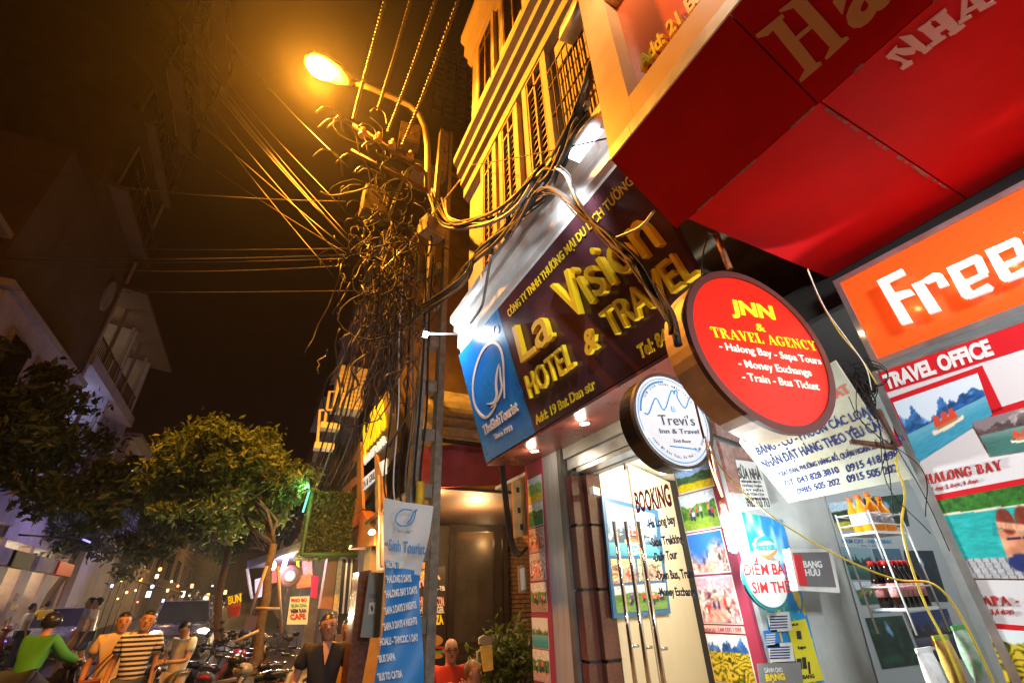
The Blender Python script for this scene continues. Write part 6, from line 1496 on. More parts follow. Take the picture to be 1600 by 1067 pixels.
sgn('brown_pillar', 'plain pink brown pillar under the hedge box', 'pillar', [(512, 872), (528, 872), (519, 952), (500, 950)], 8.9, mat('pink_brown', (.26, .13, .10), .6, nz=.1), .3)
sgn('pebble_pillar', 'pale pebbled strip beside the brown pillar', 'pillar', [(529, 872), (535, 872), (528, 955), (520, 954)], 8.88, mat('pebbled', (.5, .48, .46), .7, nz=.6, scale=40, bump=.4), .2)
rsh = thing('roller_shutter', 'dark roller shutter right of the pebbled strip', 'shutter', (1, 9, 1.5)); fsh = FY(9.0)
for k in range(5):
    MB(fsh).prism([fsh.uv(*p) for p in ((537+k*4, 873), (539.5+k*4, 873), (533+k*4, 958), (530+k*4, 958))], -.02, .01).build('strip', m_alu if k % 2 else m_black, rsh)
MB(fsh).prism([fsh.uv(*p) for p in ((536, 873), (560, 873), (552, 990), (526, 990))], -.06, -.022).build('back_panel', m_black, rsh)
wn = thing('wall_fan', 'round dark fan on the wall of the lit shop', 'fan', tuple(atY(453, 900, 10.3)))
cF = atY(453, 900, 10.3); MB().lathe(cF, (0, -1, 0), [(0, .16), (.03, .19), (.05, .19), (.06, .15)], 20).build('guard', m_rust, wn); MB().lathe(cF+Vector((0, -.06, 0)), (0, -1, 0), [(0, .09), (.02, .09)], 12).build('hub', mat('green_grey', (.15, .2, .15), .5), wn)
MB().box(cF.x-.015, cF.x+.015, 10.3, 10.33, .9, cF.z-.15).build('stem', m_black, wn)
uvl = thing('ultraviolet_tube', 'violet fluorescent tube lighting the shop front behind the tree', 'lamp', tuple(atY(444, 882, 10.6)))
MB().tube([atY(441, 893, 10.6), atY(447, 873, 10.6)], .04, 8).build('tube', glow('violet_glow', (.45, .45, 1), 14), uvl)
pu = atY(444, 883, 10.5); lamp('violet_light', tuple(pu+Vector((-.1, -.4, 0))), (.55, .5, 1), 70, .1)
can = thing('shop_canopy', 'sloping white metal canopy over the lit shop, resting on thin posts', 'canopy', (.5, 10, 2.4))
ca = [atY(386, 888, 11.5), atY(478, 855, 9.2), atY(480, 843, 9.4), atY(386, 876, 11.8)]
MB().solid(ca, [p+Vector((.9, .1, .06)) for p in ca]).build('sheet', m_tin, can)
MB().tube([atY(386, 888, 11.4), atY(394, 935, 11.4)], .03, 6).build('post', m_white, can)
hbk = thing('added_bulb', 'bare warm bulb added under the white shop canopy to brighten the street', 'bulb', (.25, 9.6, 2.3)); MB().ell((.25, 9.6, 2.25), .05, .05, .07, 10, 8).build('glass', glow('added_bulb_glow', (1, .72, .35), 40), hbk); MB().tube([(.25, 9.6, 2.3), (.25, 9.6, 2.6)], .006, 4).build('cord', m_black, hbk)  # bulb added under the canopy to brighten the lower left of the street
lamp('added_bulb_light', (.25, 9.5, 2.12), (1, .62, .25), 95, .06)
lamp('shop_warm_light', (1.5, 10.4, 2.2), (1, .66, .35), 70, .15)
lamp('shop_far_light', (1.2, 16, 2.6), (1, .7, .4), 60, .2)
# wooden price sign BUN
bs = sgn('price_sign', 'tilted brown sign with yellow capitals standing before the far motorbikes', 'sign', [(354, 934), (378, 925), (374, 962), (357, 966)], 9.6, mat('brown_sign', (.30, .10, .04), .6, nz=.3, scale=10), .03, [('BUN', (357, 944), (377, 939), (356, 932), m_gold), ('CHA NEM', (358, 953), (376, 950), (357, 947), m_redt), ('15.000', (359, 961), (375, 958), (358, 955), m_redt)])
# A-frame stand leaning by the trunk
af = thing('folding_frame', 'pale metal folding frame standing around the tree trunk', 'frame', tuple(atY(415, 950, 6.6)))
m_alp = mat('pale_metal', (.50, .42, .36), .5, .3, nz=.2)
A_f = [((417, 884), (390, 960)), ((434, 884), (440, 988)), ((396, 950), (437, 951)), ((404, 985), (366, 1003))]
for a, b in A_f: MB().tube([atY(a[0], a[1], 6.6), atY(b[0], b[1], 6.55)], .018, 6).build('tube', m_alp, af)
MB().solid([atY(x, y, 6.5) for x, y in ((386, 962), (404, 962), (398, 984), (380, 983))], [atY(x, y, 6.45) for x, y in ((386, 962), (404, 962), (398, 984), (380, 983))]).build('plate', mat('purple_grey', (.12, .10, .14), .5), af)
# ================================================================== trees
def limb(mb, a, b, r0, r1, wob=.1, n=7, k=6, rr=random):
    a, b = Vector(a), Vector(b); pts = []; 
    for i in range(k+1):
        t = i/k; p = a.lerp(b, t)+Vector((rr.uniform(-wob, wob), rr.uniform(-wob, wob), rr.uniform(-wob, wob)*.4))*(math.sin(t*PI)); pts.append(p)
    mb.tube(pts, [r0+(r1-r0)*i/k for i in range(k+1)], n); return pts
m_bark = mat('bark', (.13, .09, .06), .9, nz=.45, scale=18, bump=.6)
def tree(label, base, top, r, crown, n, leaf, m, seed, nclump=60, group=None, boughs=7, droop=.0):
    rr = random.Random(seed); t = thing('street_tree', label, 'tree', base, group); mb = MB()
    tp = limb(mb, base, top, r, r*.6, .12, 9, 7, rr); ends = []
    cx, cy, cz, rx, ry, rz = crown
    for k in range(boughs):
        a = 2*PI*k/boughs+rr.uniform(-.4, .4); el = rr.uniform(-.1, .9)
        e = Vector((cx+rx*.72*math.cos(a)*math.cos(el), cy+ry*.72*math.sin(a)*math.cos(el), cz+rz*.7*math.sin(el)))
        pts = limb(mb, top, e, r*.42, r*.10, .25, 6, 6, rr); ends.append(e)
        for j in range(3):
            s = pts[3+j]; e2 = s+Vector((rr.uniform(-1, 1)*rx*.4, rr.uniform(-1, 1)*ry*.4, rr.uniform(-.2, .5)*rz)); limb(mb, s, e2, r*.14, r*.04, .1, 5, 4, rr); ends.append(e2)
    mb.build('trunk', m_bark, t)
    R = np.random.default_rng(seed); cl = []
    for k in range(nclump):
        if k < len(ends): c = ends[k]; c = (c.x, c.y, c.z)
        else:
            d = R.normal(size=3); d /= np.linalg.norm(d); q = R.uniform(.45, 1.18)
            c = (cx+rx*q*d[0], cy+ry*q*d[1], cz+rz*q*d[2])
        cl.append((c, R.uniform(.14, .36)*min(rx, ry, rz)*1.0))
    def lf(r_):
        c, s = cl[r_.integers(len(cl))]; d = r_.normal(size=3)*s*.55; return (c[0]+d[0], c[1]+d[1], c[2]+d[2]*.6-droop*abs(d[0]))
    v, f = leafcloud(n, lf, leaf, seed+1, .8); meshfrom('crown', v, f, m, t); return t
m_leaf = leafmat('tree_leaf', (.05, .12, .022), (.20, .25, .045)); m_leafd = leafmat('dark_leaf', (.025, .05, .012), (.06, .09, .025))
ct = atY(372, 742, 9.0)
tb0 = atY(398, 1060, 8.0); tb1 = atY(428, 850, 8.6)
tree('bright tree with orange lit leaves in the middle of the street view', (tb0.x, 8.0, .0), tuple(tb1), .085, (ct.x-.25, 9.3, ct.z+.08, 1.05, 1.15, .95), 21000, .060, m_leaf, 5, 72, boughs=9)
c2_ = atY(280, 850, 14); 
tree('dark bushy tree behind the lit tree, over the car headlights', (-.5, 16.5, 0), (-.8, 16, 3.2), .13, (-2.3, 14.5, 4.0, 1.9, 2.4, 1.0), 10000, .10, m_leafd, 8, 80, boughs=8)
c3_ = atX(80, 790, -5.0)
tree('big dark tree on the left pavement hiding the shop fronts', (-7.6, 11.5, 0), (-6.9, 11.8, 4.0), .16, (-5.9, 12.6, 4.6, 2.3, 3.0, 1.5), 16000, .11, m_leafd, 12, 110, boughs=9)
tree('dark tree at the far left reaching down near the parked scooters', (-8.3, 8.4, 0), (-7.6, 8.9, 3.4), .14, (-6.9, 9.6, 4.2, 1.8, 1.7, 1.6), 10000, .10, m_leafd, 15, 80, boughs=8)
tree('far dark tree beyond the headlights on the right side', (.6, 22, 0), (.2, 22, 3.6), .14, (-.4, 22, 4.6, 2.4, 3, 1.6), 7000, .14, m_leafd, 18, 60, boughs=7)
tree('far dark tree on the left side of the street beyond the small white house', (-7.4, 27, 0), (-6.8, 27, 4.2), .16, (-6.0, 26, 4.9, 2.4, 4, 1.7), 8000, .14, m_leafd, 19, 70, boughs=7)
# potted plant by the cafe
pt = thing('potted_plant', 'leafy potted plant beside the beer mug cut-out at the bottom', 'plant', (2.75, 6.2, 0))
pc_l = atY(795, 1015, 5.6); 
MB().lathe((pc_l.x, 5.7, .0), (0, 0, 1), [(0, .16), (.42, .22), (.45, .24), (.45, .2)], 16).build('pot', mat('clay_pot', (.3, .12, .06), .8, nz=.2), pt)
sm_ = MB(); 
for k in range(9): limb(sm_, (pc_l.x, 5.7, .42), (pc_l.x+random.uniform(-.3, .3), 5.7+random.uniform(-.25, .25), pc_l.z+random.uniform(-.2, .25)), .012, .005, .04, 4, 4)
sm_.build('stems', m_bark, pt)
def pf(r_): return (pc_l.x+r_.normal()*.17, 5.7+r_.normal()*.16, pc_l.z-.12+r_.normal()*.16)
v, f = leafcloud(1300, pf, .045, 33, .6); meshfrom('foliage', v, f, leafmat('plant_leaf', (.06, .11, .02), (.16, .2, .04)), pt)
bmg = thing('beer_mug_sign', 'flat painted beer mug sign with foam next to the potted plant', 'sign', tuple(atY(758, 1020, 5.4))); fbm = FY(5.4)
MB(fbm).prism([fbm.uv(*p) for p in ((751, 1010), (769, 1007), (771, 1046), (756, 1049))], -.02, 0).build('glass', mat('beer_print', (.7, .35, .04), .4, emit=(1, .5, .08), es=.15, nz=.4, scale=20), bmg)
MB(fbm).prism([fbm.uv(758+12*math.cos(a*PI/5)+(2 if a % 2 else 0), 1001+8*math.sin(a*PI/5)-(2 if a % 2 else 0)) for a in range(10)], -.015, .005).build('foam', m_white, bmg)
ribbon(fbm, [(751, 1016), (746, 1018), (746, 1034), (752, 1038)], .02, -.01, .0, 'handle', m_white, bmg)
# ================================================================== left side of the street
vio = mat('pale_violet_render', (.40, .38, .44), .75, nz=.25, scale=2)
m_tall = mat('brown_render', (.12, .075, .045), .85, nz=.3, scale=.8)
XLf = -7.0; fl_ = FL(XLf)
def lpx(x, y): p = atX(x, y, XLf); return p.y, p.z
# house B: violet lit, two open balcony floors
HB = thing('balcony_house', 'pale house with two deep lit balcony rooms and a small pitched eave, on the left', 'house', (XLf, 23, 0))
zf = [6.1, 9.82, 13.2]; yb0, yb1 = 20.1, 27.4
MB().box(XLf-5, XLf-2.2, yb0, yb1, .01, 13.3).build('rear_wall', vio, HB)
for y in (yb0, yb1-.25, (yb0+yb1)/2-.1): MB().box(XLf-2.198, XLf, y, y+.25, 3.9 if y != 0 else 0, 13.2).build('pier', vio, HB)
MB().box(XLf-2.1, XLf+.15, yb0-.05, yb1+.05, zf[0]-.35, zf[0]-.0).build('slab', vio, HB)
MB().box(XLf-2.1, XLf+.2, yb0-.05, yb1+.05, zf[1]-.3, zf[1]+.15).build('slab', vio, HB)
MB().box(XLf-2.1, XLf+.05, yb0, yb1, 3.7, 5.74).build('lower_wall', vio, HB)
MB().solid([(XLf-2.4, yb0-.2, 13.21), (XLf+.9, yb0-.2, 12.75), (XLf+.9, yb1+.4, 12.75), (XLf-2.4, yb1+.4, 13.21)], [(XLf-2.4, yb0-.2, 13.6), (XLf+.9, yb0-.2, 12.9), (XLf+.9, yb1+.4, 12.9), (XLf-2.4, yb1+.4, 13.6)]).build('eave', mat('brown_eave', (.12, .08, .055), .8, nz=.4), HB)
for j, zz_ in enumerate(zf[:2]):
    bz = zz_ + (.15 if j else 0)
    for k in range(3):
        y0_, y1_ = yb0+.25+k*2.35, yb0+.25+k*2.35+2.2
        rb = MB()
        for q in range(12): rb.box(XLf-.05, XLf-.02, y0_+.18*q, y0_+.18*q+.03, bz, bz+.9)
        rb.box(XLf-.07, XLf-.0, y0_, y1_, bz+.9, bz+.95); rb.build('balcony_rail', m_rust, HB)
    for k in range(3):
        fo = MB().box(XLf-2.19, XLf-2.12, yb0+.5+k*2.3, yb0+.5+k*2.3+1.5, bz+.1, bz+2.5).build('window', m_trim, HB)
        MB().box(XLf-2.118, XLf-2.10, yb0+.58+k*2.3, yb0+.5+k*2.3+1.42, bz+.2, bz+2.4).build('pane', m_pane, fo)
    for k in range(4): MB().box(XLf-.12, XLf-.0, yb0+1.6+k*1.6, yb0+1.7+k*1.6, bz, bz+2.9).build('mullion', m_trim, HB)
lamp('balcony_room_light', (XLf-1.1, 22.2, 12.3), (1, .68, .35), 13, .15)
lamp('balcony_room_light', (XLf-1.1, 25.6, 12.3), (1, .68, .35), 9, .15)
lamp('lower_room_light', (XLf-1.2, 22.4, 8.9), (.6, .65, 1), 40, .15)
for (y, z) in ((22.2, 12.6), (25.6, 12.6)): MB().lathe((XLf-1.1, y, z), (0, 0, -1), [(0, .12), (.06, .14), (.1, .05)], 10).build('ceiling_lamp', glow('room_glow', (1, .75, .4), 5), HB)
ap_ = MB(); cA = atX(127, 655, XLf-1.2)
ap_.prism([(cA.y-.55, cA.z-.7), (cA.y+.55, cA.z-.7), (cA.y+.55, cA.z+.3)]+[(cA.y+.55*math.cos(a*PI/8), cA.z+.3+.5*math.sin(a*PI/8)) for a in range(1, 8)]+[(cA.y-.55, cA.z+.3)], 0, .03, Fr((XLf-2.05, 0, 0), 0)); ap_.build('arched_window', mat('blue_lit_arch', (.2, .4, .6), .4, emit=(.15, .38, .75), es=.32), HB)
# tall dark building A with stepped balconies
HA = thing('tall_building', 'tall brown unlit building with stepped balconies at the upper left', 'building', (XLf, 14, 0))
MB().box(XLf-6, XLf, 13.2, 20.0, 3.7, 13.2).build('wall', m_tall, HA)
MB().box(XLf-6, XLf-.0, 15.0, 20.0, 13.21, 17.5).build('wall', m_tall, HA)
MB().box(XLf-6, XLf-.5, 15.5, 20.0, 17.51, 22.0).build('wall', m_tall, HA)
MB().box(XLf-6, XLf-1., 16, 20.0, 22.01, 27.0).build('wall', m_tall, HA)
for k, (z, y1, xo) in enumerate(((14.2, 20.0, .5), (17.6, 20.0, .3), (21.0, 20.0, .2), (24.4, 20.0, .0), (27.05, 20.0, .3))):
    MB().box(XLf-.3, XLf+xo, 15.6, y1+.3, z, z+.18).build('balcony_floor', m_tall, HA)
    r = MB()
    for q in range(22): r.box(XLf+xo-.05, XLf+xo-.02, 15.7+.21*q, 15.73+.21*q, z+.18, z+1.0)
    r.box(XLf+xo-.06, XLf+xo, 15.6, y1+.3, z+1.0, z+1.06); r.build('balcony_rail', m_rust, HA)
    for w in range(2):
        fo = MB().box(XLf+.001-(.5 if z > 17 else 0)-(.5 if z > 21.5 else 0), XLf+.05-(.5 if z > 17 else 0)-(.5 if z > 21.5 else 0), 16+w*2.1, 17.5+w*2.1, z+.4, z+2.5).build('window', m_trim, HA)
        MB().box(XLf+.051-(.5 if z > 17 else 0)-(.5 if z > 21.5 else 0), XLf+.06-(.5 if z > 17 else 0)-(.5 if z > 21.5 else 0), 16.1+w*2.1, 17.4+w*2.1, z+.5, z+2.4).build('pane', m_pane, fo)
MB().tube([(XLf+.06, 20.08, 9), (XLf+.06, 20.08, 30)], .07, 6).build('drain_pipe', m_trim, HA)
ov = MB(); oc = atX(140, 492, XLf+.02); ov.tube([], .01) if False else None
el = MB(); fo_ = Fr((XLf+.003, 0, 0), 0)
el.prism([(19.2+.42*math.cos(2*PI*i/20), 12.0+.62*math.sin(2*PI*i/20)) for i in range(20)], 0, .06, fo_); eo = el.build('oval_grille', m_trim, HA)
# near left block (violet)
HC = thing('corner_house', 'violet grey house end with small square windows at the left edge', 'house', (XLf, 14, 0))
MB().box(XLf+.0, XLf+.5, 13.0, 19.0, 3.9, 8.3).build('wall', vio, HC)
MB().box(XLf-.0, XLf+.62, 12.8, 19.2, 8.31, 8.5).build('coping', vio, HC)
for k in range(3):
    fo = MB().box(XLf+.501, XLf+.56, 14.0+k*1.75, 15.2+k*1.75, 6.3, 7.8).build('window', m_trim, HC); MB().box(XLf+.561, XLf+.575, 14.1+k*1.75, 15.1+k*1.75, 6.4, 7.7).build('pane', m_pane, fo)
# small white far house with lit window
HD = thing('white_house', 'small white house lit beside the tree with one bright window', 'house', (XLf, 30, 0))
MB().box(XLf-4, XLf+.2, 28.0, 33.5, .01, 9.2).build('wall', mat('white_render', (.5, .48, .52), .75, nz=.25, scale=1.5), HD)
MB().box(XLf-4, XLf+.6, 27.9, 33.8, 9.21, 9.4).build('roof', m_trim, HD)
fo = MB().box(XLf+.201, XLf+.26, 29.6, 31.2, 6.5, 8.2).build('window', m_trim, HD); MB().box(XLf+.261, XLf+.28, 29.7, 30.35, 6.6, 8.1).build('pane', glow('cool_window', (.8, 1, .9), .9), fo); MB().box(XLf+.261, XLf+.28, 30.45, 31.1, 6.6, 8.1).build('pane', m_pane, fo)
rb = MB()
for q in range(14): rb.box(XLf+.72, XLf+.75, 28.6+.3*q, 28.64+.3*q, 5.3, 6.2)
rb.box(XLf+.7, XLf+.76, 28.5, 32.8, 6.2, 6.26); rb.build('balcony_rail', m_wire, HD); MB().box(XLf+.201, XLf+.8, 28.4, 32.9, 5.1, 5.28).build('balcony_floor', m_trim, HD)
facade('town_house', 'fourth house beyond the white one on the left side of the street', 'house', XLf+.1, 34, 46, 8, m_grey2, 'L', 2, 3)
facade('town_house', 'end house closing the far left side of the street', 'house', XLf, 46.2, 75, 10, m_grey1, 'L', 2, 5)
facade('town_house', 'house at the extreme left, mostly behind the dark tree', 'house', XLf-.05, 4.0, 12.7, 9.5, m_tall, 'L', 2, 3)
# far end of the street
tag(MB().box(-14, 8, 120, 122, 0, 12).build('distant_block', m_grey1), 'dark block closing the far end of the street', 'building')
# ground floor shops on the left: pillars, lit interiors, signs
gsh = thing('arcade_row', 'row of lit ground floor shops with pillars along the left pavement', 'shop front', (XLf, 20, 0))
m_shopin = mat('warm_shop_wall', (.42, .30, .18), .7, nz=.5, scale=2)
MB().box(XLf-3, XLf-2.9, 9, 34, .13, 3.6).build('back_wall', m_shopin, gsh)
for y in (12.5, 15.7, 18.6, 20.2, 22.6, 24.8, 27.2, 27.9): MB().box(XLf-.35, XLf+.0, y, y+.35, .13, 3.69).build('pillar', mat('tan_pillar', (.45, .34, .26), .6, nz=.2), gsh)
for k, y in enumerate((13.0, 16.2, 19.1, 20.7, 23.1, 25.3)):
    MB().box(XLf-.05, XLf+.2, y, y+1.9, 3.0, 3.45).build('fascia', [m_tall, mat('ochre_fascia', (.3, .2, .03), .5, nz=.4, scale=5), m_grey2, mat('green_fascia', (.12, .15, .03), .5, nz=.4, scale=5), m_grey2, m_redp][k], gsh)
for k in range(26):
    y = 13.2+(k % 13)*1.05; z = 1.0+(k//13)*.75; MB().box(XLf-2.89, XLf-2.85, y, y+.5, z, z+.5).build('goods_panel', [m_white, m_gold, m_dark, mat('teal_goods', (.1, .3, .3), .5)][k % 4], gsh)
gd = MB(); rg_ = random.Random(8)
for k in range(170):
    y = rg_.uniform(13, 27.5); x = XLf-rg_.uniform(.3, 2.6); w = rg_.uniform(.08, .3); z = .13+gz(y)+rg_.choice([0, 0, .35, .7, 1.1, 1.5]); gd.box(x-w, x+w, y-w, y+w, z, z+rg_.uniform(.15, .4))
tag(gd.build('shop_goods', mat('mixed_goods', (.45, .30, .15), .6, nz=.7, scale=2.2, wear=(.08, .12, .10))), 'jumble of goods stacked in the lit shops on the left', 'goods', kind='stuff')
for k, (y, c, wv) in enumerate(((14.5, (1, .68, .35), 70), (18.5, (1, .72, .42), 90), (21.5, (1, .75, .45), 110), (24.5, (1, .8, .55), 110), (30, (.75, .8, 1), 200))):
    lamp('shop_light', (XLf-1.2, y, 3.1), c, wv, .2)
    t = thing('shop_tube', ['warm ceiling tube in the nearest left shop', 'warm ceiling tube in the second left shop', 'warm ceiling tube in the third left shop', 'whitish ceiling tube in the fourth left shop', 'bluish ceiling tube in the farthest left shop'][k], 'lamp', (XLf-1.2, y, 3.3)); MB().tube([(XLf-1.2, y-.5, 3.3), (XLf-1.2, y+.5, 3.3)], .03, 6).build('tube', glow('shoptube%d' % k, c, 8), t)
# violet wash added for the pale houses, with a made-up tube as its source
vl = thing('added_violet_tube', 'violet tube on an arm, added as a source for the violet wash', 'lamp', (-5.2, 21, 3.5)); MB().tube([(-5.2, 20.6, 3.75), (-5.2, 21.4, 3.75)], .03, 6).build('tube', glow('violet_glow2', (.4, .35, 1), 1.5), vl)
MB().tube([(-5.2, 21, 3.78), (-7, 21, 3.9)], .03, 6).build('arm', m_black, vl)
lamp('violet_wash', (-4.4, 21.5, 4.3), (.40, .32, 1), 150, .3)
lamp('violet_wash', (-4.6, 16.0, 4.2), (.40, .32, 1), 16, .3)
lamp('violet_wash', (-4.6, 29.0, 4.2), (.5, .42, 1), 100, .3)
# ================================================================== far lights along the street: lit sign boxes
fs2 = random.Random(4)
cols_ = [((1, .48, .12), 'orange'), ((1, .85, .6), 'white'), ((1, .62, .22), 'warm yellow'), ((.45, .6, 1), 'bluish'), ((1, .25, .12), 'red')]
spots = [(220, 905, 34), (245, 900, 40), (262, 922, 36), (232, 928, 44), (300, 915, 46), (325, 930, 50), (338, 940, 44), (205, 893, 30), (255, 938, 52), (310, 945, 60), (352, 925, 38), (285, 928, 60), (190, 905, 32), (175, 915, 30)]
for k, (x, y, Y) in enumerate(spots):
    p = atY(x, y, Y); c, nmn = cols_[k % 5]; w = fs2.choice([.04, .055, .08])*Y/30
    t = thing('lit_sign', ['upright', 'square', 'small hanging', 'tilted', 'narrow'][k % 5]+' '+nmn+' lit sign '+['above the striped shirt man', 'left of the violet car', 'over the violet car roof', 'behind the parked white car', 'between the two headlights', 'far down the street centre', 'right above the brightest headlight', 'highest on the left row', 'lowest near the vanishing point', 'farthest of all', 'beside the brown price sign', 'deep in the street middle', 'left of the others near the pillars', 'leftmost over the parked white car'][k], 'sign', tuple(p), 'distant lit signs')
    MB().box(p.x-w*1.3, p.x+w*1.3, p.y, p.y+.1, p.z-w*1.8, p.z+w*1.8).build('box', m_black, t); MB().box(p.x-w*1.15, p.x+w*1.15, p.y-.01, p.y-.002, p.z-w*1.6, p.z+w*1.6).build('face', glow('farlit%d' % (k % 5), c, 5), t)
    MB().tube([(p.x, p.y+.05, p.z), (p.x, p.y+.05, 0)], .02, 4).build('post', m_black, t)
for k, (x, y, Y) in enumerate([(212, 922, 33), (238, 916, 37), (250, 889, 40), (268, 908, 43), (278, 915, 47), (296, 930, 58), (332, 915, 47), (345, 945, 41), (228, 884, 33), (215, 940, 36), (320, 940, 66), (340, 932, 60), (198, 925, 29), (184, 935, 28), (362, 945, 36), (305, 936, 70)]):
    p = atY(x, y, Y); c, nmn = cols_[(k*2+1) % 5]; r = fs2.choice([.05, .07, .1])*Y/40
    t = thing('hanging_lantern', 'round '+nmn+' lantern glowing far down the street, '+['just behind the rider', 'over the beige woman', 'top of the left row', 'over the car bonnet', 'centre of the car roof', 'low in the centre', 'right of the headlight', 'beside the tree trunk', 'second highest on the left', 'above the striped man', 'nearest the vanishing point', 'left of the price sign', 'over the pedestrians', 'over the parked sedan', 'under the price sign', 'smallest of all'][k], 'lantern', tuple(p), 'lanterns down the street')
    MB().ell(p, r, r, r*1.1, 10, 8).build('shade', glow('farlit%d' % ((k*2+1) % 5), c, 5), t); MB().tube([p+Vector((0, 0, r)), p+Vector((0, 0, 2.5))], .008, 4).build('cord', m_black, t)
lamp('far_street_light', (-3, 42, 5), (1, .5, .15), 480, .3)
lamp('far_street_light', (-3.5, 27, 5.2), (1, .52, .18), 110, .3)
lamp('far_street_light', (-3, 62, 5), (1, .5, .15), 500, .3)
# ================================================================== haze
hz_b = MB().box(-30, 14, -6, 125, -1.2, 31).build('haze', None); tag(hz_b, kind='stuff')
hm_ = bpy.data.materials.new('haze_air'); hm_.use_nodes = True; t = hm_.node_tree; t.nodes.clear(); pv = t.nodes.new('ShaderNodeVolumePrincipled'); oo = t.nodes.new('ShaderNodeOutputMaterial')
pv.inputs['Density'].default_value = .0011; pv.inputs['Color'].default_value = (.9, .9, .9, 1); pv.inputs['Anisotropy'].default_value = .82; t.links.new(pv.outputs[0], oo.inputs['Volume']); hz_b.data.materials.append(hm_)
# ================================================================== motorbikes
m_tyre = mat('tyre', (.015, .015, .015), .8); m_chrome = mat('chrome', (.6, .6, .6), .15, 1); m_seat = mat('black_seat', (.02, .018, .017), .5)
m_lens = mat('headlamp_glass', (.5, .5, .5), .1); m_taill = mat('tail_lens', (.5, .02, .01), .2)
def torus(mb, c, R, r, axis=(0, 1, 0), n=24, k=8):
    c = Vector(c); ax = Vector(axis).normalized(); a = ax.orthogonal().normalized(); b = ax.cross(a); s = len(mb.v)
    for i in range(n):
        t = 2*PI*i/n; d = a*math.cos(t)+b*math.sin(t)
        for j in range(k):
            q = 2*PI*j/k; mb.v.append(c+d*(R+r*math.cos(q))+ax*(r*math.sin(q)))
    for i in range(n):
        for j in range(k): mb.f.append([s+i*k+j, s+i*k+(j+1) % k, s+((i+1) % n)*k+(j+1) % k, s+((i+1) % n)*k+j]); mb.sm.append(True)
def loft(mb, rings, n=12):
    """rings: (x, y, z, half width, half height) ellipses facing x; p4 = tilt in xz"""
    s = len(mb.v)
    for (x, z, w, h) in rings:
        for j in range(n):
            q = 2*PI*j/n; mb.v.append(Vector((x, w*math.cos(q)*abs(math.cos(q))**-.25 if abs(math.cos(q)) > .05 else 0, z+h*math.sin(q))))
    for i in range(len(rings)-1):
        for j in range(n): mb.f.append([s+i*n+j, s+i*n+(j+1) % n, s+(i+1)*n+(j+1) % n, s+(i+1)*n+j]); mb.sm.append(True)
    mb.f.append([s+j for j in range(n)][::-1]); mb.f.append([s+(len(rings)-1)*n+j for j in range(n)]); mb.sm += [False, False]
